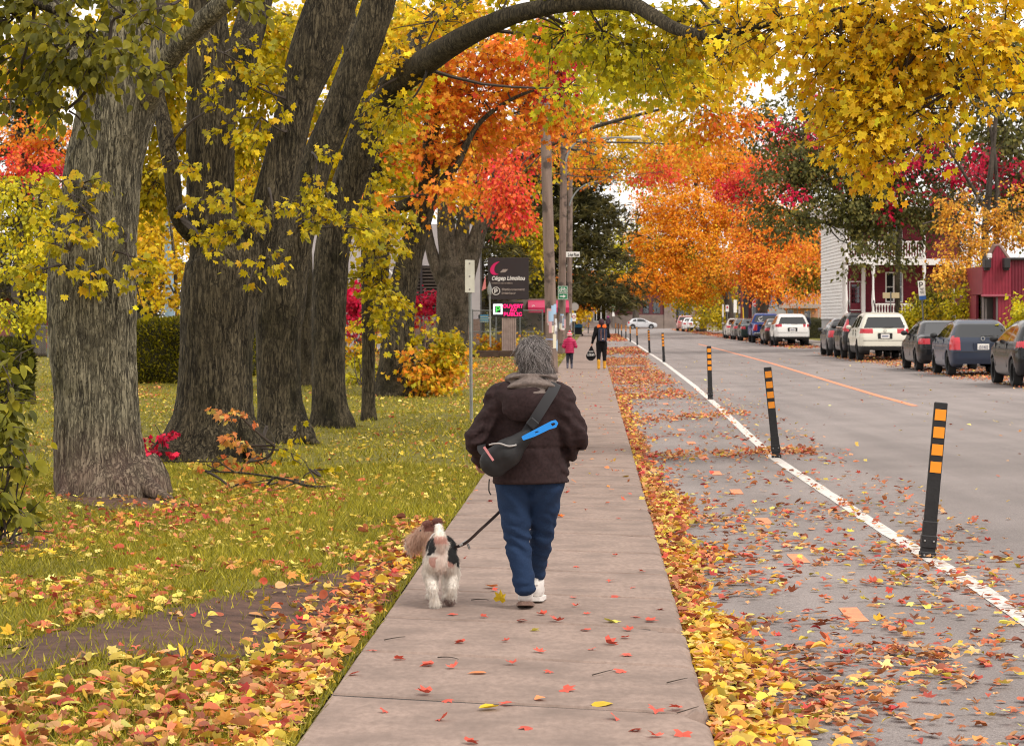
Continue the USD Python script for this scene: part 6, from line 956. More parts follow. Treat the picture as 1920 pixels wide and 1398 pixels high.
obj('lamp', pbox(1850, 1858, 475, 484, RY, .2, .02, -.2), plain('lamp_white', (210, 206, 204), .5), t)
obj('ledge', pbox(1840, 1894, 552, 556, RY, .2, .01, -.12), plain('ledge_pink', (150, 70, 84), .5), t)
obj('doorway', cat([pbox(1842, 1845, 556, 650, RY, .1), pbox(1868, 1871, 556, 650, RY, .1), pbox(1849, 1852, 560, 650, RY, .08, 0, .15)]), plain('door_grey', (96, 86, 84), .6), t); obj('door', pbox(1845, 1868, 556, 650, RY, .05, 0, .5), noisy('door_dark', (46, 38, 36), (60, 50, 46), scale=3, rough=.4), t)
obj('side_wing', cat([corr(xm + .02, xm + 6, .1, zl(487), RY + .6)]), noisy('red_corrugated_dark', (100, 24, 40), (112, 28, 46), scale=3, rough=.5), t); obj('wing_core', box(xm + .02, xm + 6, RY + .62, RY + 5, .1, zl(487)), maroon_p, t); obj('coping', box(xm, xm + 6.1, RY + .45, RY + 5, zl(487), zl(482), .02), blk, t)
# --- brick hall closing the end of the street
EY = 342.0; t = thing('brick_hall', 'dark brick hall with stone piers and doorways closing the end of the street', 'building', P(1190, 0, EY) * [1, 1, 0])
hall = brick('hall_brick', (92, 44, 50), (110, 54, 60), (96, 60, 62)); stone = noisy('hall_stone', (120, 106, 100), (144, 128, 120), scale=1.2, rough=.9, bump=.2)
obj('wall', holed(960, 1420, 520, 592, EY, [(1113, 1137, 556, 592), (1161, 1175, 577, 588), (1205, 1217, 561, 588), (1224, 1238, 561, 588), (1268, 1294, 562, 592), (1040, 1056, 560, 588), (1340, 1352, 560, 588), (1372, 1384, 560, 588)], .5), hall, t)
obj('plinth', cat([pbox(958, 1112.5, 590, 640, EY, .6, 0, -.1), pbox(1137.5, 1267.5, 590, 640, EY, .6, 0, -.1), pbox(1294.5, 1420, 590, 640, EY, .6, 0, -.1)]), stone, t)
for a, b in ((1103, 1112.5), (1137.5, 1146), (1245, 1267.5), (1294.5, 1302)): obj('pier', pbox(a, b, 545, 640, EY, .7, .02, -.22), stone, t)
obj('lintel', cat([pbox(1100, 1149, 545, 556, EY, .75, .02, -.3), pbox(1264, 1304, 552, 562, EY, .7, .02, -.26)]), stone, t)
obj('interior', pbox(962, 1418, 522, 640, EY, .2, 0, 2.0), room_d, t); obj('roof', pbox(955, 1425, 514, 520, EY, 14, 0, -.2), stone, t)
obj('side_walls', cat([pbox(960, 964, 520, 640, EY, 14, 0, .5), pbox(1416, 1420, 520, 640, EY, 14, 0, .5)]), hall, t)
fr_d = plain('frame_dark', (52, 40, 42), .5)
for w_ in ((1161, 1175, 577, 588), (1205, 1217, 561, 588), (1224, 1238, 561, 588), (1040, 1056, 560, 588), (1340, 1352, 560, 588), (1372, 1384, 560, 588)) : window(t, *w_, EY, fr_d, .9, [((w_[0] + w_[1]) / 2 - .4, (w_[0] + w_[1]) / 2 + .4, w_[2] + 1, w_[3] - 1)], rooms=False)
for a, b in ((1113, 1137), (1268, 1294)):
    d = obj('door', cat([frame(a, b, 556 if a < 1200 else 562, 603, EY, 1.2, .12, .05), pbox((a + b) / 2 + 2, (a + b) / 2 + 3.2, 558, 603, EY, .1, 0, .06), pbox(a + 1, b - 1, 571, 572.2, EY, .09, 0, .065)]), trim_w if a < 1200 else fr_d, t); obj('pane', pbox(a + 1, b - 1, 558 if a < 1200 else 563, 602, EY, .02, 0, .2), glass_d, d)
obj('door_bars', cat([pbox(1118, 1119.2, 572, 600, EY, .03, 0, .12), pbox(1126, 1127.2, 572, 600, EY, .03, 0, .12)]), trim_w, t)
obj('steps', cat([pbox(1106 - k * 2, 1140 + k * 2, 603 + k * 2.6, 640, EY, .4 + .01 * k, 0, -.5 - .4 * k) for k in range(5)]), stone, t)
obj('handrail', cat([tube([P(x, 604, EY - .6), P(x, 596, EY - .6), P(x, 607, EY - 2.4), P(x, 618, EY - 2.4)], .05, 6) for x in (1104, 1142)]), black_m, t)
# --- college building with awning, left of the far poles
CY = 152.0; t = thing('awning_building', 'low grey building with a magenta entrance awning behind the utility poles', 'building', P(1020, 0, CY) * [1, 1, 0])
obj('wall', holed(930, 1068, 560, 646, CY, [(1030, 1048, 600, 640)], .4), noisy('grey_block', (112, 100, 92), (130, 116, 108), scale=2, rough=.9), t); obj('body', pbox(932, 1066, 562, 646, CY, 8, 0, .41), room_d, t); window(t, 1030, 1048, 600, 640, CY, fr_d, 1.2, rooms=False)
a, b = P(990, 563, CY), P(1066, 586, CY); v, f = prism([(0, 0), (1.6, 0), (1.6, -.28), (.0, .0 - .0)] if False else [(0, 0), (0, a[2] - b[2]), (1.7, .32), (1.7, 0)], b[0] - a[0])
obj('awning', (np.stack([a[0] + v[:, 2], CY - v[:, 0], b[2] + v[:, 1]], 1), f), plain('awning_magenta', (176, 10, 70), .6), t); obj('lettering', onplate(text('C', .2, .01, True), 997, 578, CY - 1.45, -.1), wht, t); obj('lettering', onplate(text('305', .34, .01, True), 1007, 601, CY, -.02), black_m, t)
# --- long college wing behind the trees on the left
WY = 112.0; t = thing('college_wing', 'pale grey college wing with dark louvres glimpsed between the trunks', 'building', P(700, 0, WY) * [1, 1, 0])
obj('wall', holed(560, 900, 420, 660, WY, [(776, 824, 498, 592)], .4), noisy('lilac_panel', (156, 148, 150), (176, 168, 168), scale=1, rough=.8), t); obj('body', pbox(562, 898, 422, 660, WY, 10, 0, .41), room_d, t); obj('brick_base', pbox(766, 900, 598, 664, WY, .3, 0, -.12), brick('brown_brick', (104, 76, 66), (118, 88, 76), (126, 108, 98)), t)
for k in range(15): obj('louvre', xf(pbox(776, 824, 500 + k * 6.2, 503.4 + k * 6.2, WY, .18, 0, -.08)), plain('louvre_brown', (62, 50, 44), .5), t)
obj('louvre_post', pbox(788, 792, 496, 594, WY, .25, 0, -.16), plain('louvre_post', (42, 34, 38), .5), t); obj('conduit', cat([pole(683, 640, 683, 470, WY - .1, .08), pole(740, 520, 690, 455, WY - .1, .07)]), white_m, t)
# --- red brick house at the left edge
LY = 128.0; t = thing('brick_house', 'low red brick house with a dark roof edge at the left edge', 'house', P(40, 0, LY) * [1, 1, 0])
obj('wall', holed(-120, 250, 558, 660, LY, [(-30, -5, 575, 615), (120, 150, 575, 615)], .3), brick('red_brick', (158, 66, 62), (172, 78, 72), (150, 96, 88)), t); obj('roof', cat([pbox(-130, 262, 548, 559, LY, 9, .05, -.8), hull([P(-132, 549, LY) + [0, -.7, 0], P(264, 549, LY) + [0, -.7, 0], P(-132, 549, LY) + [0, 9, 0], P(264, 549, LY) + [0, 9, 0], P(-60, 500, LY) + [0, 4, 0], P(200, 500, LY) + [0, 4, 0]])]), plain('roof_dark', (58, 46, 42), .8), t)
window(t, -30, -5, 575, 615, LY, trim_w, 1.5); window(t, 120, 150, 575, 615, LY, trim_w, 1.5); obj('body', pbox(-118, 248, 560, 660, LY, 8, 0, 1.0), room_d, t)
# --- peach house with balcony, dark red house and boom lift beyond the parked cars
QY = 198.0; t = thing('peach_house', 'peach rendered house with a pale balcony deck behind the parked cars', 'house', P(1500, 0, QY) * [1, 1, 0]); peach = noisy('peach_render', (206, 152, 122), (220, 168, 138), scale=1, rough=.85)
hl = [(1473, 1481, 532, 556), (1487, 1497, 532, 556), (1508, 1517, 532, 556), (1476, 1488, 580, 604), (1508, 1520, 582, 604), (1474, 1482, 470, 500), (1506, 1516, 470, 500)]
obj('wall', holed(1468, 1552, 440, 625, QY, hl, .3), peach, t); obj('body', pbox(1469, 1551, 442, 625, QY, 9, 0, 1.0), room_d, t)
for h in hl: window(t, *h, QY, trim_w, 1.0, rooms=False)
obj('balcony', cat([pbox(1460, 1534, 570, 578, QY, 1.8, .02, -1.8), pbox(1462, 1464.5, 578, 625, QY, .12, 0, -1.75), pbox(1529, 1531.5, 578, 625, QY, .12, 0, -1.75)]), plain('deck_pale', (182, 166, 156), .8), t); obj('railing', cat([pbox(1461, 1533, 549.6, 551, QY, .05, 0, -1.75)] + [pbox(x, x + .8, 551, 570, QY, .04, 0, -1.75) for x in np.arange(1461, 1533, 3.6)]), plain('rail_brown', (98, 78, 72), .6), t)
t = thing('dark_red_house', 'dark maroon house left of the peach one, behind the blue lift', 'house', P(1440, 0, 206) * [1, 1, 0]); obj('wall', holed(1404, 1466, 440, 625, 206, [(1410, 1418, 572, 600), (1428, 1438, 470, 500)], .3), noisy('maroon_wall', (86, 40, 46), (100, 48, 54), scale=1, rough=.9), t); obj('body', pbox(1405, 1465, 442, 625, 206, 9, 0, 1.0), room_d, t)
window(t, 1410, 1418, 572, 600, 206, trim_w, 1.0, rooms=False); window(t, 1428, 1438, 470, 500, 206, trim_w, 1.0, rooms=False); obj('gallery', cat([pbox(x, x + 1.6, 540, 625, 206, .12, 0, -1.2) for x in (1436, 1450, 1462)]), plain('gallery_wood', (80, 56, 56), .8), t)
BYm = 188.0; t = thing('boom_lift', 'blue boom lift with a grey body standing behind the parked cars', 'boom lift', P(1448, 0, BYm) * [1, 1, 0]); blu = plain('boom_blue', (66, 124, 160), .45); gl_ = noisy('machine_grey', (140, 140, 140), (158, 158, 156), scale=3, rough=.5, bump=.05)
a, b = P(1428, 592, BYm), P(1471, 568, BYm); sx = lambda q: a[0] + (b[0] - a[0]) * q; h_ = b[2] - a[2]
obj('body', wallprism([(sx(0), a[2] - .9), (sx(1), a[2] - .9), (sx(1), a[2] + h_ * .35), (sx(.9), a[2] + h_ * .5), (sx(.68), a[2] + h_ * .55), (sx(.6), b[2]), (sx(.4), b[2]), (sx(.34), a[2] + h_ * .5), (sx(.06), a[2] + h_ * .42), (sx(0), a[2] + h_ * .2)], BYm - .9, BYm + .9), gl_, t)
obj('mast', cat([tube([P(1446, 574, BYm), P(1449, 560, BYm), P(1447, 540, BYm), P(1445, 500, BYm)], [.2, .16, .15, .13], 8), tube([P(1441, 542, BYm - .3), P(1442, 500, BYm - .3)], .13, 8)]), blu, t); obj('boom', cat([tube([P(1450, 560, BYm), P(1450, 505, BYm + .3)], .1, 8), pbox(1455, 1468, 534, 540, BYm, .8)]), plain('boom_pale', (188, 192, 192), .5), t)
for x in (1433, 1464): obj('wheel', xf(lathe([(0, -.2), (.4, -.2), (.46, -.12), (.46, .12), (.4, .2), (0, .2)], 18), (90, 0, 0), P(x, 0, BYm) * [1, 1, 0] + [0, -.95, .5]), black_rub, t)
# ---------------- cars ----------------
PROF = {'hatch': [(.06, .30), (0, .44), (0, .66), (.07, .9), (.15, .98), (.58, 1.34), (.85, 1.43), (1.3, 1.47), (1.9, 1.44), (2.35, 1.33), (3.05, .98), (3.2, .93), (3.78, .8), (4.0, .66), (4.05, .45), (4.0, .26), (3.6, .2), (.4, .2)],
        'suv': [(.06, .36), (0, .5), (0, .8), (.05, 1.02), (.1, 1.1), (.33, 1.5), (.42, 1.62), (.9, 1.68), (1.8, 1.69), (2.5, 1.6), (3.2, 1.13), (3.35, 1.07), (4.1, .96), (4.38, .8), (4.43, .5), (4.36, .32), (4.0, .25), (.4, .25)],
        'sedan': [(.06, .30), (0, .44), (0, .62), (.03, .93), (.09, .99), (.5, 1.03), (1.15, 1.37), (1.45, 1.43), (2.1, 1.43), (2.5, 1.35), (3.2, .98), (3.35, .93), (4.3, .77), (4.5, .62), (4.55, .42), (4.48, .26), (4.1, .2), (.4, .2)],
        'pickup': [(.05, .5), (0, .58), (0, 1.1), (.03, 1.13), (1.56, 1.13), (1.66, 1.18), (1.82, 1.66), (2.1, 1.74), (2.6, 1.74), (2.9, 1.66), (3.5, 1.17), (3.7, 1.11), (5.0, 1.0), (5.2, .86), (5.2, .55), (5.1, .38), (.3, .4)]}
SIDE = {'hatch': [[(.66, 1.0), (.8, 1.27), (1.22, 1.37), (1.22, .98)], [(1.3, .98), (1.3, 1.39), (1.9, 1.37), (2.25, 1.28), (2.75, .98)]], 'suv': [[(.5, 1.2), (.72, 1.5), (1.1, 1.55), (1.1, 1.13)], [(1.17, 1.13), (1.17, 1.57), (1.95, 1.57), (1.95, 1.12)], [(2.03, 1.12), (2.03, 1.57), (2.45, 1.5), (2.95, 1.12)]],
        'sedan': [[(.95, 1.04), (1.25, 1.29), (1.5, 1.35), (1.75, 1.36), (1.75, 1.0)], [(1.83, 1.0), (1.83, 1.36), (2.1, 1.36), (2.4, 1.28), (2.9, .99)]], 'pickup': [[(1.95, 1.2), (2.0, 1.62), (2.6, 1.65), (2.85, 1.58), (3.25, 1.2)]]}
AXLE = {'hatch': (.72, 3.22), 'suv': (.86, 3.46), 'sedan': (.95, 3.6), 'pickup': (1.0, 4.0)}
chrome = plain('chrome', (190, 190, 190), .15, 1.0); carglass = plain('car_glass', (8, 9, 10), .03, ior=1.75); tail_m = plain('tail_red', (168, 12, 34), .2, coat=.5); tail_w = plain('tail_clear', (206, 170, 170), .2); plastic = plain('black_plastic', (26, 25, 26), .6); rubber = plain('tyre_rubber', (24, 23, 23), .85); alloy = plain('alloy', (150, 150, 152), .3, .8)
def polysd(poly, y, z):
    """Signed distance on the grid y x z to a closed outline."""
    Y, Z = np.meshgrid(y, z, indexing='ij'); q = np.array(poly); d = np.full(Y.shape, 9.0)
    for a, b in zip(q, np.roll(q, -1, 0)):
        e = b - a; t = np.clip(((Y - a[0]) * e[0] + (Z - a[1]) * e[1]) / (e @ e), 0, 1); d = np.minimum(d, np.hypot(Y - a[0] - t * e[0], Z - a[1] - t * e[1]))
    return np.where(shapely.contains_xy(Polygon(q), Y, Z), -d, d)
def car(label, kind, u, Y, color, W=1.8, h=.05, sz=1.0, lights=None, clad=0.0, rails=False, plate=None, rot=None, loc=None, wheel=None, glow=None, emblem=None, rough=.3, cargroup='cars parked along the right side of the street', wr=None):
    pr, (a0, a1) = PROF[kind], AXLE[kind]; L = max(p[0] for p in pr); r = .36 if kind in ('suv', 'pickup') else .31
    z0 = float(zroad(u)) if loc is None else loc[2]
    base = np.array([u + SL * Y, Y, z0]) if loc is None else np.asarray(loc, float)
    t = thing('car' if kind != 'pickup' else 'pickup_truck', label, 'car' if kind != 'pickup' else 'pickup truck', base, cargroup, rotz=-math.degrees(math.atan(SL)) if rot is None else rot)
    belt = {'hatch': .97, 'suv': 1.1, 'sedan': 1.0, 'pickup': 1.16}[kind]
    def fn(p):
        yy, zz = np.unique(p[:, 1]), np.unique(p[:, 2]); nx = len(p) // (len(yy) * len(zz))
        d2 = np.broadcast_to(polysd(pr, yy, zz), (nx, len(yy), len(zz))).ravel() + .0
        x, y, z = np.abs(p[:, 0]), p[:, 1], p[:, 2]
        w = W / 2 - .05 * ((z - .62) / .45) ** 2 * (z < belt) - np.where(z > belt, .03 + (z - belt) * (.42 if kind in ('suv', 'pickup') else .55), 0)
        w = w - .1 * np.clip((.55 - y) / .55, 0, 1) ** 2 - .16 * np.clip((y - L + .9) / .9, 0, 1) ** 2 + .012 * np.exp(-((z - .82) / .03) ** 2) * (z < belt)
        d = smax(d2, x - w, .13)
        if kind == 'pickup': d = np.maximum(d, -np.maximum(np.maximum(np.abs(y - .82) - .7, x - .68), .75 - z))
        for a in (a0, a1): d = np.maximum(d, -np.maximum(np.hypot(y - a, z - r) - r - .045, W / 2 - .3 - x))
        return d
    v, f = snet(fn, [-W / 2 - .1, -.1, .1], [W / 2 + .1, L + .1, max(p[1] for p in pr) + .1], h)
    c = v[f].mean(1); n = unit(np.cross(v[f[:, 1]] - v[f[:, 0]], v[f[:, 2]] - v[f[:, 0]])); x, y, z = np.abs(c[:, 0]), c[:, 1], c[:, 2]
    keep = ~((n[:, 2] < -.7) & (z < .5) & (x < W / 2 - .35)); lab = np.zeros(len(f), int)
    for s_ in SIDE[kind]: lab[shapely.contains_xy(Polygon(s_), y, z) & (np.abs(n[:, 0]) > .45)] = 1
    zr = {'hatch': (1.0, 1.36), 'suv': (1.14, 1.52), 'sedan': (1.05, 1.34), 'pickup': (1.22, 1.6)}[kind]; yr = {'hatch': .84, 'suv': .6, 'sedan': 1.3, 'pickup': 1.95}[kind]
    lab[(z > zr[0]) & (z < zr[1]) & (y < yr) & (n[:, 1] < -.25) & (x < (wr or W * .40) - (z - zr[0]) * .42)] = 2
    lab[(z > belt + .04) & (z < zr[1] + .02) & (y > 2.2) & (n[:, 1] > .3) & (x < W * .42 - (z - zr[0]) * .3)] = 2
    lx, lz0, lz1, ly = lights or {'hatch': (.6, .74, 1.0, .3), 'suv': (.48, .9, 1.06, .25), 'sedan': (.56, .76, .92, .3), 'pickup': (.66, .72, 1.06, .2)}[kind]
    lab[(x > lx) & (z > lz0) & (z < lz1) & (y < ly) & (lab == 0)] = 3
    if clad: lab[(z < clad) & (lab == 0)] = 4
    for a in (a0, a1): lab[(np.hypot(y - a, z - r) < r + .06) & (lab == 0) & (np.abs(n[:, 0]) < .8)] = 4
    paint = plain('paint_%d_%d_%d' % tuple(color), color, .2, .0, .25, .14)
    for k, (nm, m) in enumerate((('body', paint), ('side_glass', carglass), ('rear_glass', carglass), ('tail_light', tail_m), ('lower_trim', plastic))):
        sel = f[(lab == k) & keep]
        if len(sel) == 0: continue
        for sd in ((-1, 1) if nm in ('side_glass', 'tail_light') else (0,)):
            s2 = sel if sd == 0 else sel[np.sign(v[sel].mean(1)[:, 0]) == sd]
            if len(s2) == 0: continue
            if nm == 'rear_glass':
                for nm2, g in (('rear_window', s2[v[s2].mean(1)[:, 1] < 2.1]), ('windscreen', s2[v[s2].mean(1)[:, 1] >= 2.1])):
                    if len(g): q, g2 = np.unique(g, return_inverse=True); obj(nm2, (v[q], g2.reshape(-1, 3)), m, t, smooth=True, local=True)
                continue
            q, g2 = np.unique(s2, return_inverse=True); obj(nm, (v[q], g2.reshape(-1, 3)), m, t, smooth=True, local=True)
    tyre = lathe([(r - .11, -.095), (r - .02, -.105), (r, -.07), (r, .07), (r - .02, .105), (r - .11, .095), (r - .11, -.095)], 26); rim = cat([lathe([(0, -.03), (.05, -.035), (.06, -.02), (r - .13, .01), (r - .115, -.06), (r - .1, -.06), (r - .1, .06)], 26)] + [xf(box(.03, r - .115, -.03, .03, -.05, -.01), (0, 0, q * 72 + 10)) for q in range(5)])
    for a in (a0, a1):
        for sd in (-1, 1):
            at = (sd * (W / 2 - .13), a, r); w_ = obj('wheel', xf(rim, (0, 90 * sd, 0), at), wheel or alloy, t, smooth=30, local=True); obj('tyre', xf(tyre, (0, 90 * sd, 0), at), rubber, w_, smooth=35, local=True)
    for sd in (-1, 1): m_ = trimesh.creation.icosphere(2); obj('mirror', (np.array(m_.vertices) * [.1, .07, .075] + [sd * (W / 2 + .07), {'hatch': 2.5, 'suv': 2.7, 'sedan': 2.65, 'pickup': 3.1}[kind], belt + .06], np.array(m_.faces)), plastic if color[0] < 60 else paint, t, smooth=True, local=True)
    near = lambda xx, zz: v[(np.abs(v[:, 0] - xx) < .08) & (np.abs(v[:, 2] - zz) < .07)][:, 1].min()
    pz = {'hatch': .76, 'suv': .86, 'sedan': .72, 'pickup': .66}[kind]; py = near(0, pz) - .012
    pp = obj('licence_plate', box(-.15, .15, py - .006, py, pz - .075, pz + .075, .003), white_m, t, local=True)
    if plate: obj('lettering', upright(centre(fit(text(plate, .085, .003, True), .24)), (0, py - .008, pz - .01)), plain('plate_blue', (40, 44, 80), .6), pp, local=True)
    else: obj('lettering', cat([box(-.11, .11, py - .008, py - .0065, pz - .03, pz + .03)]), plain('plate_smudge', (120, 122, 140), .6), pp, local=True)
    obj('plate_recess', box(-.25, .25, py + .001, py + .03, pz - .1, pz + .11, .01), paint if not clad else plastic, t, local=True)
    bz = .42 if kind != 'suv' else .5; by = near(0, bz)
    obj('bumper_seam', cat([box(-W * .42, W * .42, near(0, bz + .2) - .004, near(0, bz + .2) + .03, bz + .2, bz + .214)]), plastic, t, local=True)
    for sd in (-1, 1):
        for yy in (1.25, 2.2): obj('door_handle', box(sd * (W / 2 - .01) - .02, sd * (W / 2 - .01) + .02, yy, yy + .16, belt - .13, belt - .1, .008), paint, t, local=True)
    for sd in (-1, 1):
        for yy in ((1.26, 2.0) if kind != 'hatch' else (1.3, 2.75)): obj('door_seam', box(sd * (W / 2 - .012) - .012, sd * (W / 2 - .012) + .012, yy, yy + .012, .42, belt - .02), plastic, t, local=True)
    if emblem: ez = emblem; ey = near(0, ez); obj('emblem', upright(prism(Point(0, 0).buffer(.055, 16).difference(Point(0, 0).buffer(.038, 16)), .012), (0, ey - .004, ez)), chrome, t, local=True)
    if rails: obj('roof_rail', cat([tube(np.array([(sd * W * .36, .8, 1.66), (sd * W * .36, 1.0, 1.72), (sd * W * .36, 2.2, 1.71), (sd * W * .36, 2.5, 1.62)]), .02, 8) for sd in (-1, 1)]), chrome, t, local=True)
    if kind in ('suv', 'hatch'): obj('wiper', tube([(-.04, near(0, zr[0] + .03) - .02, zr[0] + .03), (.3, near(.2, zr[0] + .05) - .02, zr[0] + .05)], .012, 5), plastic, t, local=True)
    return t
EL = 9.2
def kc(W): return EL + W / 2
car('black compact car cropped by the right edge of the frame', 'hatch', kc(1.79) - .02, 52.0, (20, 20, 22), 1.79, .04, lights=(.5, .86, 1.0, .3), emblem=None)
t = car('dark blue-grey hatchback with a readable white licence plate', 'hatch', kc(1.70) + .02, 61.9, (46, 52, 66), 1.70, .032, wr=.72, lights=(.58, .68, 1.04, .32), plate='J10 NX2', emblem=.97)
car('black sedan half hidden by the blue-grey hatchback', 'sedan', kc(1.77), 67.7, (22, 22, 24), 1.77, .04, wr=.66)
car('pale ivory SUV with wide red lights and black lower bumper', 'suv', kc(1.81) + .03, 83.2, (206, 202, 188), 1.81, .038, clad=.52, lights=(.42, .96, 1.12, .3), emblem=1.05, plate=None)
car('black SUV with tall pinkish rear lights, ahead of the ivory SUV', 'suv', kc(1.84), 88.2, (24, 24, 26), 1.84, .05, lights=(.68, 1.0, 1.45, .45))
car('dark grey small car, first of the row before the side street', 'hatch', kc(1.7), 93.8, (60, 60, 62), 1.7, .05)
car('white SUV with dark lower bumper at the side street corner', 'suv', 9.45 + .92, 124.6, (222, 220, 216), 1.84, .05, clad=.5, lights=(.56, 1.0, 1.14, .35), wheel=alloy, plate=None)
car('brown-black sedan tucked beside the white SUV', 'sedan', 9.4 + .88, 131.2, (52, 44, 38), 1.77, .055)
car('dark blue pickup truck with a white decal on its rear window', 'pickup', 9.4 + .92, 141.2, (24, 44, 100), 1.84, .05)
car('dark green sedan parked ahead of the blue pickup', 'sedan', 9.4 + .88, 153, (30, 44, 42), 1.75, .065)
car('grey sedan parked ahead of the dark green one', 'sedan', 9.4 + .86, 160.5, (96, 92, 90), 1.75, .065)
car('silver sedan with a bright rear window, last before the stop sign', 'sedan', 9.4 + .86, 169, (178, 170, 162), 1.75, .065)
car('low white coupe parked far down the street', 'sedan', 9.75 + .95, 245, (222, 220, 220), 1.9, .075, clad=.42)
car('white car hidden behind the low white coupe', 'sedan', 9.4 + .9, 251, (210, 208, 206), 1.8, .075)
car('reddish silver SUV parked far down the street', 'suv', 9.2 + .9, 262, (170, 120, 112), 1.8, .075)
car('silver hatchback crossing at the far end of the street, seen side-on', 'hatch', 0, 0, (190, 190, 192), 1.75, .06, rot=-90, loc=P(1176, 0, 326) * [1, 1, 0] + [0, 0, -.02], cargroup='cars across the street ends')
car('grey SUV standing across the side street behind the hydrant', 'suv', 0, 0, (120, 118, 124), 1.85, .045, rot=-82, loc=P(1676, 0, 106) * [1, 1, 0] + [0, 0, .12], cargroup='cars across the street ends')
t = stage.GetPrimAtPath('/World/pickup_truck'); obj('decal', upright(cat([prism(Point(0, 0).buffer(.12, 14).difference(Point(.02, .02).buffer(.09, 14)), .006), xf(box(-.2, .2, -.012, .012, 0, .006), t=(0, -.17, 0)), xf(box(-.06, .1, -.02, .02, 0, .006), (0, 0, 40), (.04, .1, 0))]), (-.35, 1.66, 1.4)), white_m, t, local=True)
obj('rear_bumper', box(-.85, .85, -.14, .02, .46, .6, .02), chrome, t, local=True)
# ---------------- the walker ----------------
WY = 13.32
def Wp(x, y, d=0.0): q = P(x, y, WY); return q + [0, d, 0]
skin = plain('skin', (198, 150, 128), .55); skin_m = skin
cloth_b = noisy('jacket_cloth', (38, 28, 28), (54, 40, 40), scale=60, rough=.9, bump=.25, bscale=220, spec=.15, dist=.004)
denim = noisy('denim', (26, 40, 64), (40, 58, 86), scale=160, rough=.85, bump=.3, bscale=260, spec=.15, dist=.003, c3=(30, 46, 72), s3=3, t3=(.4, .8))
grey_knit = noisy('grey_knit', (88, 78, 74), (124, 111, 104), scale=40, rough=.95, bump=.4, bscale=160, spec=.1, dist=.004); nylon = noisy('black_nylon', (18, 17, 18), (30, 28, 29), scale=30, rough=.6, bump=.2, bscale=120, dist=.003); shoe_w = noisy('white_leather', (196, 188, 182), (218, 212, 206), scale=20, rough=.6, bump=.1); sole_m = noisy('brown_sole', (104, 80, 70), (134, 108, 96), scale=25, rough=.9)
def hand(wrist, fwd, palm_n, side, curl=.9, sc=1.0, h=.0045):
    """Palm, four unequal bent fingers and a thumb, from the wrist along fwd; side +1 puts the thumb on the +lateral edge."""
    f = unit(fwd); n = unit(palm_n - f * (np.asarray(palm_n) @ f)); l = np.cross(n, f) * side; wrist = np.asarray(wrist, float)
    at = lambda a, b, c: wrist + sc * (f * a + l * b + n * c); chains = []
    for k, (b, L) in enumerate(((.030, .072), (.010, .08), (-.011, .074), (-.030, .058))):
        p = at(.088, b, 0); a = 0.25 * curl; ch = [p]
        for q, fr in enumerate((.45, .32, .23)):
            a += curl * (.45 + .25 * q); ch.append(ch[-1] + sc * L * fr * (f * math.cos(a) + n * math.sin(a) + l * b * .8))
        chains.append((ch, .0088))
    chains.append(([at(.03, .034, .004), at(.058, .058, .018), at(.086, .058, .034), at(.104, .046, .046)], .0098))
    def fn(p):
        d = sunion([cone(p, wrist - f * .05 * sc, at(.02, 0, 0), .027 * sc, .028 * sc)] + [cone(p, at(.01, b * .7, 0), at(.088, b, 0), .017 * sc, .0125 * sc) for b in (.03, .01, -.011, -.03)], .012)
        for ch, r in chains:
            for i in range(3): d = smin(d, cone(p, ch[i], ch[i + 1], r * sc * (1 - .08 * i), r * sc * (.92 - .1 * i)), .004)
        return d
    allp = np.array([q for ch, _ in chains for q in ch] + [wrist - f * .05 * sc]); return snet(fn, allp.min(0) - .035 * sc, allp.max(0) + .035 * sc, h * sc)
t = thing('person', 'grey-haired person in dark brown jacket and jeans walking away with a dog', 'person', G(995, 1138))
J = dict(head=Wp(999, 668), neck=Wp(996, 718), ls=Wp(941, 755), rs=Wp(1049, 755), le=Wp(897, 826, -.02), re=Wp(1078, 820, -.02), lw=Wp(903, 862, .17), rw=Wp(1050, 868, .22), lh=Wp(962, 905), rh=Wp(1024, 905), lk=Wp(970, 1010, .03), rk=Wp(1015, 1008, .14), la=Wp(984, 1098, -.02), ra=Wp(1006, 1092, .32))
HC_ = J['head']
def bodyf(p):
    hd = sunion([ell(p, HC_ + [0, .012, .012], (.076, .095, .098)), ell(p, HC_ + [0, .035, -.055], (.056, .07, .06)), cone(p, HC_ + [0, .1, -.005], HC_ + [0, .122, -.03], .012, .016), ell(p, HC_ + [-.078, .01, -.015], (.012, .024, .034)), ell(p, HC_ + [.078, .01, -.015], (.012, .024, .034)), ell(p, HC_ + [0, .09, -.075], (.03, .022, .02))], .02)
    for sx in (-1, 1): hd = smax(hd, -ell(p, HC_ + [sx * .031, .112, .008], (.018, .02, .012)), .012); hd = smin(hd, ell(p, HC_ + [sx * .031, .09, .008], (.014, .014, .012)), .004)
    d = sunion([hd, cone(p, HC_ + [0, 0, -.06], J['neck'], .055, .058)], .03)
    d = sunion([d, cone(p, Wp(994, 770), Wp(994, 845), .14, .13, (1, 1.5, 1)), cone(p, J['ls'], J['rs'], .06, .06)] + [cone(p, J[a], J[b], ra, rb) for a, b, ra, rb in (('ls', 'le', .048, .04), ('le', 'lw', .038, .028), ('rs', 're', .048, .04), ('re', 'rw', .038, .028), ('lh', 'lk', .085, .055), ('lk', 'la', .05, .036), ('rh', 'rk', .085, .055), ('rk', 'ra', .05, .036))], .03)
    return d
bv = snet(bodyf, Wp(880, 1125) - [.05, .35, 0], Wp(1110, 630) + [.05, .5, 0], .013)
obj('body', cat([bv, hand(J['lw'], [.25, 1, -.25], [.6, 0, -1], -1), hand(J['rw'], [-.35, 1, -.1], [-.6, 0, -1], 1)]), skin, t, smooth=True)
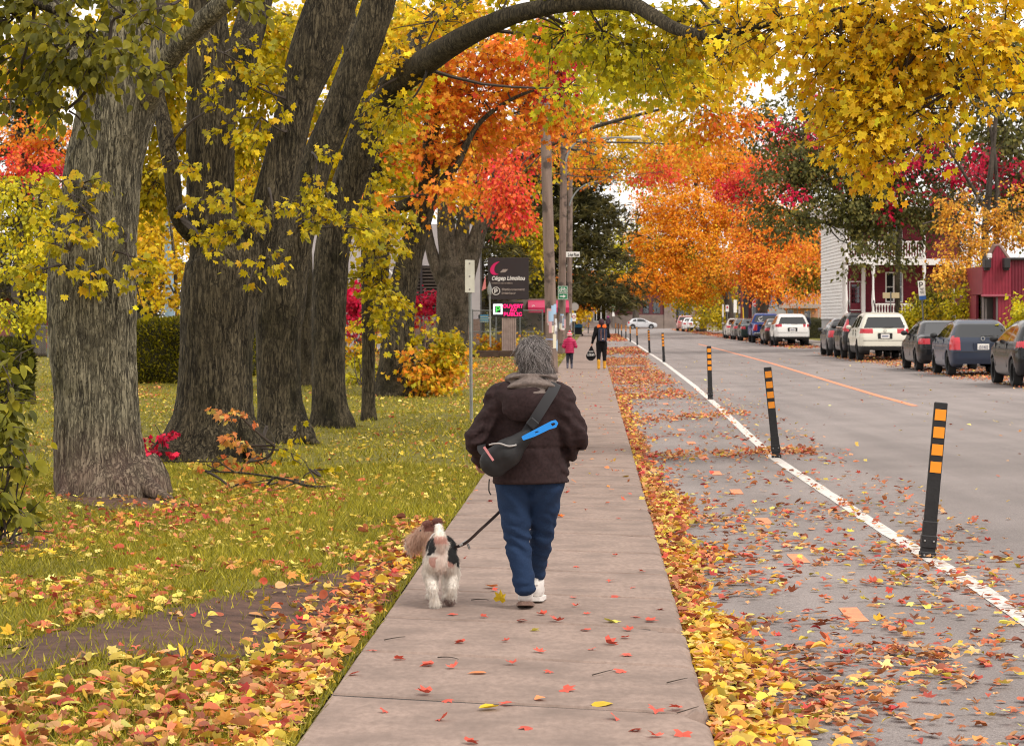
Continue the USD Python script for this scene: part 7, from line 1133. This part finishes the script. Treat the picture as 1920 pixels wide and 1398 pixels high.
zc = Wp(0, 905)[2]
def jacketf(p):
    to = sunion([cone(p, Wp(992, 772), Wp(994, 915), .172, .218, (1, 1.45, 1)), cone(p, J['ls'], J['rs'], .082, .082, (1, 1.15, 1)), cone(p, Wp(960, 742), Wp(1030, 742), .075, .075)], .06)
    ar = [sunion([cone(p, J[a + 's'], J[a + 'e'], .086, .07), cone(p, J[a + 'e'], J[a + 'w'], .07, .055)], .03) for a in 'lr']
    hood = sunion([ell(p, Wp(985, 756, -.135), (.13, .07, .105)), ell(p, Wp(950, 737, -.05), (.06, .08, .06)), ell(p, Wp(1026, 737, -.05), (.06, .08, .06))], .03)
    hood = smax(hood, -ell(p, Wp(990, 722, -.08), (.085, .07, .06)), .02)
    d = sunion([to] + ar, .045); d = smin(d, hood, .006)
    q = (p - Wp(994, 800)); ang = np.arctan2(q[:, 0], -q[:, 1])
    d += .030 * (meshkit.fbm(p * [8, 8, 5], 3, 3) - .5) + .030 * (meshkit.fbm(p * [9, 9, 26], 3, 8) - .5) * np.clip((np.abs(q[:, 0]) - .1) / .1, .25, 1)
    d += .007 * np.sin(p[:, 2] * 55 + np.abs(q[:, 0]) * 50 + 14 * meshkit.fbm(p * 5, 2, 2)) * (.3 + 1.4 * meshkit.noise(p * 8, 4)) * (np.exp(-((np.abs(q[:, 0]) - .26) / .09) ** 2) + .5 * np.exp(-((p[:, 2] - Wp(0, 850)[2]) / .1) ** 2))
    seam = lambda u, w: np.exp(-(u / w) ** 2); back = p[:, 1] < WY
    d += .013 * seam(p[:, 2] - Wp(0, 838)[2] - .25 * np.abs(q[:, 0]) * 0, .011) * back + .011 * seam(q[:, 0] - .17 - .02 * (p[:, 2] - zc), .010) * back * (p[:, 2] < Wp(0, 838)[2]) + .005 * seam(p[:, 2] - zc - .03, .005)
    return smax(d, zc - p[:, 2] + .02 * q[:, 0], .012)
jv = snet(jacketf, Wp(862, 925) - [.03, .35, 0], Wp(1105, 700) + [.03, .5, 0], .0095)
jk = obj('jacket', jv, cloth_b, t, smooth=True)
for a in 'lr': obj('cuff', tube([J[a + 'w'] - unit(J[a + 'w'] - J[a + 'e']) * .02, J[a + 'w'] + unit(J[a + 'w'] - J[a + 'e']) * .025], .05, 18), plain('crimson_knit', (128, 22, 44), .9), jk, smooth=35)
obj('drawcord', tube(smooth_path([Wp(918, 895, -.12), Wp(917, 915, -.13), Wp(921, 924, -.13)], 8), .004, 6), nylon, jk)
def jeansf(p):
    d = sunion([cone(p, Wp(975, 880), Wp(1012, 880), .125, .125, (1, 1.15, 1)), cone(p, J['lh'], J['lk'], .104, .072), cone(p, J['lk'], J['la'], .071, .056), cone(p, J['rh'], J['rk'], .102, .068), cone(p, J['rk'], J['ra'], .067, .05)], .016)
    # keep a crease between the legs
    d += .018 * (meshkit.fbm(p * [10, 10, 13], 3, 4) - .5) + .022 * (meshkit.fbm(p * [6, 6, 34] + p[:, [0]] * [0, 0, 14], 2, 6) - .5) * np.exp(-((p[:, 2] - Wp(0, 1010)[2]) / .12) ** 2) + .012 * (meshkit.fbm(p * [6, 6, 40], 2, 9) - .5) * (p[:, 2] < .16)
    zk = Wp(0, 1015)[2]; d += (.0055 * np.sin(p[:, 2] * 62 + p[:, 0] * 40 + 16 * meshkit.fbm(p * 6, 2, 1)) * (.3 + 1.4 * meshkit.noise(p * 9, 3)) * (np.exp(-((p[:, 2] - zk) / .13) ** 2) + .8 * np.exp(-((p[:, 2] - .13) / .09) ** 2)) + .005 * np.sin(p[:, 2] * 50 - np.abs(p[:, 0] - Wp(994, 0)[0]) * 60) * np.exp(-((p[:, 2] - Wp(0, 930)[2]) / .1) ** 2))
    hem = np.where(p[:, 0] < Wp(994, 0)[0], Wp(0, 1116)[2], .075); return smax(d, hem - p[:, 2], .006)
obj('jeans', snet(jeansf, Wp(930, 1125) - [.05, .3, 0], Wp(1075, 865) + [.02, .5, 0], .0095), denim, t, smooth=True)
for k, (px, hp, tp, hem) in enumerate(((985, np.array([*G(985, 1143)[:2], .056]) + [0, .05, 0], np.array([G(986, 1143)[0], G(986, 1143)[1] + .2, .03]), 0), (1007, Wp(1007, 0, .30) * [1, 1, 0] + [0, 0, .05], Wp(1010, 0, .5) * [1, 1, 0] + [0, 0, .04], 0))):
    d_ = unit(tp - hp); up = unit(np.cross([1, 0, 0], d_)); sd = np.cross(d_, up)
    def shoef(p, hp=hp, tp=tp, up=up): return smax(sunion([cone(p, hp + up * .02, tp + up * .005, .040, .038), cone(p, hp + up * .06, hp + up * .075 + d_ * .02, .036, .04), cone(p, hp + up * .06 + d_ * .02, hp + up * .02 + d_ * .12, .036, .034)], .025), -((p - hp) @ up) - .018, .006)
    s_ = obj('shoe', snet(shoef, np.minimum(hp, tp) - .08, np.maximum(hp, tp) + [.08, .08, .14], .006), shoe_w, t, smooth=True)
    out = np.array([(-.036, -.035), (-.04, .05), (-.047, .15), (-.03, .225), (0, .242), (.03, .225), (.047, .15), (.04, .05), (.036, -.035), (.018, -.048), (-.018, -.048)])
    v, f = prism(Polygon(out).buffer(.004), .022); v = hp + v[:, [0]] * sd + v[:, [1]] * d_ + (v[:, [2]] - .038) * up; obj('sole', (v, f), sole_m if k == 0 else shoe_w, s_)
    obj('heel_tab', (lambda m: (hp + m[0][:, [0]] * sd + m[0][:, [1]] * d_ + m[0][:, [2]] * up, m[1]))(box(-.012, .012, -.046, -.036, .05, .1, .004)), white_m, s_)
# hair
def hairf(p):
    q = p - HC_; d = sunion([ell(p, HC_ + [0, -.01, .016], (.08, .1, .092)), ell(p, HC_ + [.006, -.05, -.05], (.07, .052, .066)), ell(p, HC_ + [.045, -.025, -.07], (.044, .05, .05))], .03)
    d = smax(d, -smax(ell(p, HC_ + [0, .14, -.04], (.085, .1, .11)), -q[:, 1] + .02, .02), .015)
    return d + .02 * (meshkit.fbm(p * [26, 26, 12], 3, 5) - .5)
hv, hf = snet(hairf, HC_ - [.16, .17, .17], HC_ + [.16, .17, .17], .007)
rng = np.random.default_rng(400); GH = np.array([lin(c) for c in ((104, 96, 92), (66, 60, 58), (160, 152, 148), (44, 40, 39))])
hc = GH[0] * .8 + (meshkit.fbm(hv * [40, 40, 9], 3, 2)[:, None] - .45) * .2; hair = obj('hair', (hv, hf), VCOL, t, smooth=True, col=np.clip(hc, .01, .6))
def strands(path_parent, name, verts, faces, n, length, width, colfn, flow, rng, lift=.25, seg=4, where=None, jit=.22, wave=0):
    tri = verts[faces]; cr = np.cross(tri[:, 1] - tri[:, 0], tri[:, 2] - tri[:, 0]); ar = np.linalg.norm(cr, axis=1); i = rng.choice(len(faces), n, p=ar / ar.sum()); w = rng.dirichlet((1, 1, 1), n); p = (tri[i] * w[:, :, None]).sum(1); nn = unit(cr[i])
    if where is not None: k = where(p); p, nn = p[k], nn[k]
    n = len(p); fl = flow(p); d = unit(fl - nn * np.sum(fl * nn, 1, keepdims=True) + nn * lift * rng.uniform(.3, 1.8, (n, 1)) + rng.normal(size=(n, 3)) * jit)
    L = length(p) * rng.uniform(.6, 1.25, n) if callable(length) else length * rng.uniform(.6, 1.25, n); sg = np.linspace(0, 1, seg); dr = np.array([0, 0, -1.0])
    pts = p[:, None] + d[:, None] * (L[:, None, None] * sg[None, :, None]) + dr * (L[:, None, None] * .3 * sg[None, :, None] ** 2) + rng.normal(size=(n, 1, 3)) * .25 * (L[:, None, None] * sg[None, :, None] ** 2)
    if wave: ph = meshkit.fbm(p * 18, 2, 6) * 22; sdv = np.cross(nn, d); pts = pts + sdv[:, None] * (wave * L[:, None] * np.sin(sg[None] * 4.2 + ph[:, None]) * sg[None])[:, :, None] - nn[:, None] * (.25 * L[:, None] * sg[None] ** 2)[:, :, None]
    top = '/'.join(str(path_parent.GetPath()).split('/')[:3]); pts = pts - LOC[top]
    bc = UsdGeom.BasisCurves.Define(stage, path_for(name, path_parent.GetPath())); bc.CreatePointsAttr(Vt.Vec3fArray.FromNumpy(pts.reshape(-1, 3).astype(np.float32))); bc.CreateCurveVertexCountsAttr(Vt.IntArray([seg] * n)); bc.CreateTypeAttr('linear')
    wd = np.tile(np.linspace(1, .35, seg), n) * width; bc.CreateWidthsAttr(Vt.FloatArray.FromNumpy(wd.astype(np.float32))); bc.SetWidthsInterpolation('vertex')
    UsdGeom.PrimvarsAPI(bc).CreatePrimvar('col', T.Color3fArray, 'vertex').Set(Vt.Vec3fArray.FromNumpy(np.repeat(np.clip(colfn(p), .004, .9), seg, 0).astype(np.float32)))
    UsdShade.MaterialBindingAPI.Apply(bc.GetPrim()).Bind(FURM); tag(bc, kind='stuff')
FURM = mat('strand', {'a': ('attribute', {'attribute': 'col'}), 'p': ('principled_bsdf', {'roughness': .5, 'specular_ior_level': .35})}, [('a.color', 'p.base_color')])
def hairflow(p): q = p - HC_; return unit(np.stack([q[:, 0] * 1.0 + .03 * (q[:, 2] < 0) + .012 + .05 * np.sin(p[:, 2] * 60 + p[:, 0] * 35 + p[:, 1] * 20) * .6, q[:, 1] * .7 - .02, -.045 - .05 * (q[:, 2] < .03) + 0 * q[:, 2]], 1))
strands(hair, 'hair_strands', hv, hf, 8000, .05, .0020, lambda p: GH[rng.choice(4, len(p), p=[.38, .22, .3, .1])] * rng.uniform(.75, 1.25, (len(p), 1)), hairflow, rng, .14, 6, jit=.13, wave=.45, where=lambda p: ~((p[:, 1] - HC_[1] > .06) & (p[:, 2] - HC_[2] < .05)))
def scarff(p):
    d = sunion([cone(p, Wp(966, 716, -.02), Wp(1026, 716, -.02), .058, .056, (1, .75, 1)), ell(p, Wp(994, 722, -.115), (.115, .05, .06)), ell(p, Wp(996, 745, -.15), (.06, .035, .055))], .03); return d + .012 * (meshkit.fbm(p * [9, 9, 22], 2, 2) - .5) + .008 * np.sin((p[:, 2] - Wp(0, 712)[2]) * 120 + 8 * (p[:, 0] - HC_[0]) ** 2 * 20)
obj('hooded_collar', snet(scarff, Wp(940, 770) - [.03, .3, 0], Wp(1050, 680) + [.03, .2, 0], .009), grey_knit, t, smooth=True)
# sling bag and blue ball thrower: carried things
bg = thing('sling_bag', 'black sling bag worn across the walker\'s back, pouch at the left hip', 'bag', Wp(940, 850, -.2))
def bagf(p):
    d = sunion([cone(p, Wp(928, 862, -.2), Wp(950, 846, -.215), .082, .078, (1, 1.55, 1)), cone(p, Wp(950, 846, -.215), Wp(992, 808, -.21), .074, .034, (1, 1.5, 1))], .03); return d + .012 * (meshkit.fbm(p * 11, 3, 2) - .5)
obj('pouch', snet(bagf, Wp(890, 905) - [.02, .42, 0], Wp(1015, 780) + [.02, .1, 0], .008), nylon, bg, smooth=True)
def ribbon(pts, w, up=None, n=24, th=.006, side=None):
    p = smooth_path(pts, n); tg = unit(np.gradient(p, axis=0)); sd = unit(np.cross(tg, np.asarray(side if side is not None else [0, -1.0, 0]))); nn = np.cross(sd, tg); V = np.concatenate([p + sd * w / 2 + nn * th / 2, p - sd * w / 2 + nn * th / 2, p - sd * w / 2 - nn * th / 2, p + sd * w / 2 - nn * th / 2]); k = np.arange(n - 1)
    F_ = np.vstack([np.stack([a * n + k, b * n + k, b * n + k + 1, a * n + k + 1], 1) for a, b in ((0, 1), (1, 2), (2, 3), (3, 0))]); return V, F_
obj('strap', ribbon([Wp(984, 812, -.225), Wp(1004, 780, -.225), Wp(1022, 752, -.2), Wp(1036, 730, -.15), Wp(1042, 718, -.06), Wp(1040, 722, .05)], .058), plain('webbing', (30, 28, 30), .8), bg, smooth=35)
obj('strap', ribbon([Wp(918, 850, -.2), Wp(903, 838, -.12), Wp(906, 820, .02)], .045), plain('webbing', (30, 28, 30), .8), bg, smooth=35)
obj('zip', tube(smooth_path([Wp(918, 829, -.262), Wp(935, 826, -.272), Wp(955, 831, -.272), Wp(968, 829, -.26)], 12), .005, 6), plain('zip_grey', (150, 144, 140), .5), bg); obj('buckle', xf(box(-.03, .03, -.012, .012, -.025, .025, .006), (0, 40, 0), Wp(998, 790, -.235)), nylon, bg)
obj('tag', cat([xf(box(-.006, .006, -.003, .003, -.045, .045), (0, -35, 0), Wp(917, 845, -.272)), xf(box(-.005, .005, -.003, .003, -.02, .02), (0, -35, 0), Wp(913, 838, -.265))]), plain('tag_red', (190, 120, 120), .6), bg)
pl = Polygon([(-.10, -.012), (-.04, -.016), (.05, -.012), (.085, -.016), (.1, -.004), (.096, .01), (.078, .014), (.0, .008), (-.1, .0)]).buffer(.006, quad_segs=6).difference(Polygon([(.07, -.008), (.09, -.006), (.088, .006), (.068, .008)])).difference(Polygon([(-.03, -.006), (-.01, -.008), (-.01, -.002), (-.03, .0)]))
solo('ball_thrower', xf(upright(prism(pl, .016)), (0, -23, 0), Wp(1011, 801, -.275)), plain('thrower_blue', (20, 130, 214), .4), 'bright blue plastic ball thrower stuck in the walker\'s bag strap', 'dog toy')
# ---------------- the dog ----------------
DY = 13.37
def Dp(x, y, d=0.0): return P(x, y, DY) + [0, d, 0]
dg = thing('dog', 'wire-haired terrier with black saddle and white legs walking away on the leash', 'dog', G(825, 1140))
hd = Dp(799, 1010, .40)
def dogf(p):
    tr = sunion([cone(p, Dp(828, 1036, .02), Dp(826, 1036, .2), .064, .068), cone(p, Dp(826, 1036, .2), Dp(819, 1042, .36), .068, .082), cone(p, Dp(828, 1052, .0), Dp(828, 1058, .06), .058, .044)], .05)
    nk = cone(p, Dp(816, 1030, .38), hd + [.02, 0, -.02], .062, .048); skull = sunion([ell(p, hd, (.058, .055, .05)), cone(p, hd + [-.03, .02, -.015], hd + [-.105, .05, -.055], .04, .027), ell(p, hd + [-.085, .045, -.075], (.04, .035, .036))], .025)
    ears = [sunion([cone(p, hd + [-.005, -.03, .055], hd + [-.03, -.05, .05], .022, .012), cone(p, hd + [.045, .02, .06], hd + [.07, -.03, .065], .022, .012)], .01)]
    tail = sunion([cone(p, Dp(829, 1022, -.05), Dp(826, 1003, -.085), .03, .026), cone(p, Dp(826, 1003, -.085), Dp(823, 985, -.06), .026, .019)], .02)
    leg = lambda *j: sunion([cone(p, j[i][0], j[i + 1][0], j[i][1], j[i + 1][1]) for i in range(len(j) - 1)], .015)
    hl = leg((Dp(811, 1050, .0), .046), (Dp(808, 1078, .07), .036), (Dp(812, 1102, -.05), .021), (Dp(815, 1129, -.02), .020)); hl = smin(hl, ell(p, np.array([Dp(816, 0)[0], DY + .0, .022]), (.026, .042, .022)), .012)
    hr = leg((Dp(844, 1050, .0), .045), (Dp(848, 1076, .08), .035), (Dp(848, 1102, .0), .022), (Dp(846, 1124, .06), .020)); hr = smin(hr, ell(p, np.array([Dp(842, 0)[0], DY + .09, .03]), (.026, .042, .022)), .012)
    fl = leg((Dp(804, 1052, .36), .042), (Dp(798, 1085, .38), .027), (Dp(801, 1112, .39), .021)); fl = smin(fl, ell(p, np.array([Dp(803, 0)[0], DY + .41, .022]), (.027, .04, .022)), .012)
    fr = leg((Dp(838, 1052, .36), .042), (Dp(834, 1085, .33), .027), (Dp(833, 1112, .30), .021)); fr = smin(fr, ell(p, np.array([Dp(836, 0)[0], DY + .31, .024]), (.027, .04, .022)), .012)
    d = sunion([tr, nk, hl, hr, fl, fr, tail], .022); d = smin(d, skull, .02); d = smin(d, ears[0], .008); return smax(d + .008 * (meshkit.fbm(p * 22, 3, 3) - .5), -p[:, 2] + .0015, .004)
dv, df = snet(dogf, Dp(752, 1142) * [1, 1, 0] - [.04, .16, .01], Dp(872, 970) + [.04, .55, .02], .0075)
rng = np.random.default_rng(401)
def dogcol(p):
    w, bk, tan_, bei, pk = [lin(c) for c in ((226, 216, 204), (34, 32, 32), (128, 82, 70), (204, 168, 146), (206, 160, 146))]
    q = p - Dp(829, 1042, .0); rel = p - hd; n_ = .03 * (meshkit.fbm(p * 26, 2, 5) - .5)
    c = np.tile(w, (len(p), 1)) * (.62 + .5 * meshkit.fbm(p * 38, 3, 9))[:, None]; zt = q[:, 2]
    body = (p[:, 2] > Dp(0, 1085)[2]); mid = np.exp(-((q[:, 0]) / .035) ** 2) * (zt > -.10) * body * (q[:, 1] < .06); c = c * (1 - .32 * mid[:, None]) + pk * .32 * mid[:, None]
    saddle = (zt > .012 + n_ * 1.6 - .8 * np.clip(q[:, 0], 0, 1)) & (q[:, 1] > -.06) & (q[:, 1] < .42) & ((np.abs(q[:, 0]) > .034 + n_) | (q[:, 1] > .08)) & (rel[:, 0] > .06 - (q[:, 1] < .3)); c[saddle] = bk
    fr = (np.abs(np.abs(q[:, 0]) - .05 + n_) < .02) & (zt < .0) & (zt > -.05 + n_) & body; c[fr & ~saddle] = pk * .8
    head = np.linalg.norm(rel * [1, 1, 1], axis=1) < .15; head &= (q[:, 1] > .24); c[head] = tan_; mz = head & ((rel[:, 0] < -.028 + n_) | (rel[:, 2] < .012 + n_)); c[mz] = bei * .9; c[head & (rel[:, 2] > .048)] = tan_ * .9
    tl = (q[:, 1] < -.02) & (p[:, 2] > Dp(0, 1016)[2]); c[tl] = w; c[tl & (p[:, 2] < Dp(0, 1002)[2])] = pk
    c[(p[:, 2] < .045) & (p[:, 0] > Dp(832, 0)[0]) & (q[:, 1] < .2)] = lin((120, 96, 88))
    return c
dgb = obj('body', (dv, df), VCOL, dg, smooth=True, col=dogcol(dv))
strands(dgb, 'fur', dv, df, 15000, lambda p: np.where(np.linalg.norm(p - hd - [-.07, .03, -.05], axis=1) < .085, .03, np.where(p[:, 2] < Dp(0, 1070)[2], .016, .013)), .0017, lambda p: dogcol(p) * rng.uniform(.72, 1.22, (len(p), 1)), lambda p: np.stack([0 * p[:, 0] - .3 * (np.linalg.norm(p - hd, axis=1) < .16), 0 * p[:, 0] - .35, 0 * p[:, 0] - 1.0], 1), rng, .55)
m_ = trimesh.creation.icosphere(2); obj('nose', (np.array(m_.vertices) * .013 + hd + [-.128, .056, -.05], np.array(m_.faces)), black_m, dg, smooth=True); obj('eye', (np.array(m_.vertices) * .009 + hd + [-.042, -.028, .012], np.array(m_.faces)), plain('eye_dark', (16, 12, 10), .1), dg, smooth=True)
hr_pts = [Dp(827, 1012, .3) + [0.0, 0, .01], Dp(806, 1022, .29), Dp(797, 1045, .30), Dp(801, 1070, .33)]
obj('harness', cat([tube(smooth_path([Dp(833, 1013, .22), Dp(815, 1013, .2), Dp(804, 1028, .16), Dp(799.5, 1050, .14), Dp(801, 1072, .18)], 20), .006, 6), tube(smooth_path([Dp(826, 1008, .34), Dp(812, 1009, .3), Dp(803, 1020, .28)], 12), .006, 6)]), plain('harness_white', (214, 206, 198), .6), dg, smooth=True)
lead = [Dp(846, 1030, .12), Dp(866, 1023, .06), Wp(905, 990, .05), Wp(944, 956, .16), Wp(985, 915, .24), Wp(1028, 880, .27)]
t = thing('leash', 'dark brown leash running from the dog\'s harness up across the walker\'s thigh', 'leash', lead[1]); obj('strap', ribbon(lead, .016, n=30, th=.004, side=[0, -1, 0]), plain('leash_brown', (48, 34, 30), .7), t); obj('clip', cat([tube([lead[1] - [.012, 0, .006], lead[1] + [.03, 0, .025]], .008, 8), xf(box(-.006, .006, -.004, .004, -.022, .012, .003), (0, -20, 0), lead[1] + [.035, -.01, -.002])]), bolt_m, t)
# ---------------- people further away ----------------
def figure(label, base, hgt, mats, pose, yaw=0.0, coat_len=.86, hat=None, hair_c=(40, 30, 28), h=.022, bulk=1.0, boots=.0):
    """Person facing away (+y) in metres for a 1.7 m body, then scaled; pose moves arms and feet."""
    k = hgt / 1.7; t = thing('person', label, 'person', base, rotz=yaw); sc = lambda m: (np.asarray(m[0]) * k, m[1])
    j = dict(ls=(-.18, 0, 1.38), rs=(.18, 0, 1.38), le=(-.25, -.02, 1.1), re=(.25, -.02, 1.1), lw=(-.22, .1, .9), rw=(.22, .1, .9), lh=(-.085, 0, .88), rh=(.085, 0, .88), lk=(-.09, .02, .48), rk=(.09, .02, .48), la=(-.09, -.02, .09), ra=(.09, -.02, .09)); j.update(pose); j = {a: np.array(b, float) for a, b in j.items()}; hd = np.array([0, .02, 1.58])
    limbs = lambda p, g: [cone(p, j[a], j[b], ra * g, rb * g) for a, b, ra, rb in (('ls', 'le', .05, .042), ('le', 'lw', .04, .03), ('rs', 're', .05, .042), ('re', 'rw', .04, .03))]
    legs = lambda p, g: [cone(p, j[a], j[b], ra * g, rb * g) for a, b, ra, rb in (('lh', 'lk', .085, .058), ('lk', 'la', .055, .04), ('rh', 'rk', .085, .058), ('rk', 'ra', .055, .04))]
    bf = lambda p: sunion([ell(p, hd, (.077, .095, .115)), cone(p, hd + [0, .09, -.02], hd + [0, .115, -.035], .012, .015), cone(p, hd - [0, .02, .05], (0, 0, 1.42), .052, .055), cone(p, (0, 0, 1.32), (0, 0, .92), .13, .13, (1, 1.4, 1))] + limbs(p, .9) + legs(p, .9), .03)
    hn = [hand(j[a], j[a] - j[b], (s_ * .5, .3, -.4), s_, .8, 1.0, .011) for a, b, s_ in (('lw', 'le', -1), ('rw', 're', 1))]
    obj('body', sc(cat([snet(bf, (-.45, -.3, .02), (.45, .5, 1.75), .03)] + hn)), skin, t, smooth=True, local=True)
    cf = lambda p: smax(sunion([cone(p, (0, 0, 1.33), (0, 0, coat_len), .155 * bulk, .18 * bulk, (1, 1.35, 1)), cone(p, j['ls'], j['rs'], .075 * bulk, .075 * bulk), cone(p, (0, 0, 1.42), (0, 0, 1.46), .075, .07)] + limbs(p, 1.4 * bulk), .04) + .016 * (meshkit.fbm(p * [6, 6, 12], 2, 3) - .5) + (.010 * np.sin(p[:, 2] * 62) if bulk > 1.1 else 0), coat_len - p[:, 2], .02)
    obj('jacket', sc(snet(cf, (-.55, -.35, coat_len - .05), (.55, .55, 1.6), h)), mats[0], t, smooth=True, local=True)
    tf = lambda p: smax(sunion([cone(p, (-.05, 0, .9), (.05, 0, .9), .12, .12)] + legs(p, 1.28), .03) + .012 * (meshkit.fbm(p * 12, 2, 4) - .5), .07 + boots - p[:, 2], .01)
    obj('trousers', sc(snet(tf, (-.3, -.3, .03), (.3, .4, 1.05), h)), mats[1], t, smooth=True, local=True)
    for a, kk in (('la', 'lk'), ('ra', 'rk')):
        f_ = j[a]; sf = lambda p, f_=f_: smax(sunion([cone(p, f_ + [0, -.02, -.03], f_ + [0, .15, -.045], .045, .04), cone(p, f_ + [0, 0, -.03], f_ + [0, .0, boots], .05, .058)], .02), .005 - p[:, 2] + f_[2] - .09, .004)
        obj('boot' if boots else 'shoe', sc(snet(sf, f_ - [.12, .14, .12], f_ + [.12, .26, boots + .1], .014)), mats[2], t, smooth=True, local=True)
    hf_ = lambda p: smax(ell(p, hd + [0, -.015, .015], (.098, .115, .125)), -ell(p, hd + [0, .16, -.05], (.1, .12, .13)), .02) + .014 * (meshkit.fbm(p * 20, 2, 3) - .5)
    hm = obj('hair', sc(snet(hf_, hd - .2, hd + .2, .014)), plain('hair_%d_%d_%d' % hair_c, hair_c, .8), t, smooth=True, local=True)
    return t, k, sc, hd
blk_c = noisy('black_cloth', (20, 18, 20), (32, 30, 32), scale=30, rough=.9, spec=.15); yel = plain('boot_yellow', (196, 140, 20), .6)
b = G(1128, 692.5); Wd = 7290 / 98.5
t, k, sc, hd = figure('person in black with a navy backpack and yellow boots carrying a black bag', b, 1.55, (blk_c, blk_c, yel), dict(le=(-.27, -.04, 1.08), lw=(-.33, .02, .84), re=(.24, .05, 1.12), rw=(.1, .2, 1.12), lk=(-.1, .03, .48), la=(-.1, -.06, .09), rk=(.1, .04, .5), ra=(.1, .04, .1)), hair_c=(52, 22, 34), boots=.2)
obj('scarf', sc(snet(lambda p: sunion([cone(p, (-.1, .0, 1.47), (.1, .0, 1.47), .06, .06), cone(p, (-.13, -.03, 1.42), (.12, -.05, 1.43), .045, .045)], .03) + .01 * (meshkit.fbm(p * 20, 2, 1) - .5), (-.25, -.2, 1.3), (.25, .2, 1.6), .016)), plain('scarf_orange', (212, 92, 24), .9), t, smooth=True, local=True)
bp = thing('backpack', 'navy backpack with brown straps on the back of the person in black', 'backpack', b); nv = noisy('navy_canvas', (34, 38, 56), (46, 50, 70), scale=20, rough=.85)
obj('bag', sc(snet(lambda p: np.linalg.norm(np.maximum(np.abs(p - [.03, -.19, 1.17]) - [.08, .03, .15], 0), axis=1) - .07, (-.2, -.36, .9), (.25, -.04, 1.45), .016)), nv, bp, smooth=True, local=True); obj('pocket', sc(box(-.07, .13, -.31, -.285, .97, 1.12, .02)), nv, bp, local=True); obj('flap', sc(box(-.1, .16, -.3, -.284, 1.24, 1.38, .015)), nv, bp, local=True)
for x in (-.03, .09): obj('strap', sc(box(x - .01, x + .01, -.318, -.305, .98, 1.36)), plain('strap_brown', (130, 88, 74), .8), bp, local=True)
obj('label_patch', sc(box(.015, .045, -.318, -.312, 1.02, 1.05)), white_m, bp, local=True)
tb = thing('tote_bag', 'black drawstring bag with white lettering hanging from the left hand of the backpacker', 'bag', b); c = np.array([-.36, .0, .6])
obj('bag', sc(snet(lambda p: cone(p, c + [0, 0, -.13], c + [.02, 0, .2], .17, .02, (1, 2.2, 1)) + .02 * (meshkit.fbm(p * 9, 2, 2) - .5), c - [.3, .2, .35], c + [.3, .2, .3], .016)), blk_c, tb, smooth=True, local=True); obj('cord', sc(tube([c + [.02, 0, .18], c + [.03, .02, .27]], .012, 6)), blk_c, tb, local=True)
obj('lettering', sc(xf(cat([xf(upright(centre(fit(text('LOUD', .075, .004, True), .22))), t=(0, 0, -.03)), xf(box(-.08, .08, -.004, 0, 0, .014), t=(0, 0, .075)), xf(box(-.1, .1, -.004, 0, 0, .016), t=(0, 0, -.07))]), t=c + [0, -.097, -.07])), wht, tb, local=True)
pk = noisy('puffer_crimson', (150, 12, 62), (176, 20, 76), scale=10, rough=.5); b = G(1068, 691)
t, k, sc, hd = figure('child in a crimson puffer jacket and a striped woollen hat', b, 1.12, (pk, plain('leggings_navy', (30, 32, 44), .9), plain('boots_grey', (88, 84, 96), .7)), dict(ls=(-.2, 0, 1.3), rs=(.2, 0, 1.3), le=(-.3, -.02, 1.06), re=(.3, -.02, 1.06), lw=(-.22, .16, .98), rw=(.24, .18, 1.02), la=(-.1, -.03, .09), ra=(.1, .02, .09)), coat_len=.74, bulk=1.22, h=.02, boots=.13)
obj('hat', sc(snet(lambda p: smax(ell(p, hd + [0, -.01, .03], (.125, .13, .135)), hd[2] - .03 - p[:, 2], .01), hd - .25, hd + .25, .012)), mat('hat_stripes', {'t': ('texture_coordinate', {}), 's': ('separate_xyz', {}), 'm': ('math', {'math_type': 'multiply', 'value2': 15.0}), 'f': ('math', {'math_type': 'fraction'}), 'r': ('rgb_ramp', {'ramp': [(0, lin((190, 24, 50))), (.5, lin((190, 24, 50))), (.55, lin((226, 190, 190))), (1, lin((226, 190, 190)))]}), 'p': ('principled_bsdf', {'roughness': .9})}, [('t.object', 's.vector'), ('s.z', 'm.value1'), ('m.value', 'f.value1'), ('f.value', 'r.fac'), ('r.color', 'p.base_color')]), t, smooth=True, local=True)
obj('bobble', sc(snet(lambda p: ell(p, hd + [0, -.01, .19], (.05, .05, .05)) + .02 * (meshkit.fbm(p * 50, 2, 1) - .5), hd + [-.1, -.1, .1], hd + [.1, .1, .3], .01)), plain('bobble_red', (200, 50, 80), .95), t, smooth=True, local=True)
figure('person in a navy jacket and beige trousers at the side street corner', P(1511, 0, 150) * [1, 1, 0] + [0, 0, .08], 1.74, (noisy('navy_jacket', (28, 32, 50), (40, 44, 64), scale=20, rough=.8), plain('beige_trousers', (128, 112, 92), .9), plain('shoes_dark', (50, 44, 42), .8)), dict(), yaw=-10, hair_c=(150, 144, 140), h=.03, bulk=1.1)
t, k, sc, hd = figure('tiny distant person in a dark coat with a purple hat before the stone doorway', P(1140, 0, 262) * [1, 1, 0], 1.68, (plain('coat_plum', (54, 40, 52), .9), blk_c, blk_c), dict(), hair_c=(60, 40, 60), h=.035)
obj('hat', sc(snet(lambda p: smax(ell(p, hd + [0, -.01, .03], (.12, .13, .13)), hd[2] - .02 - p[:, 2], .01), hd - .25, hd + .25, .02)), plain('hat_purple', (150, 40, 110), .9), t, smooth=True, local=True)
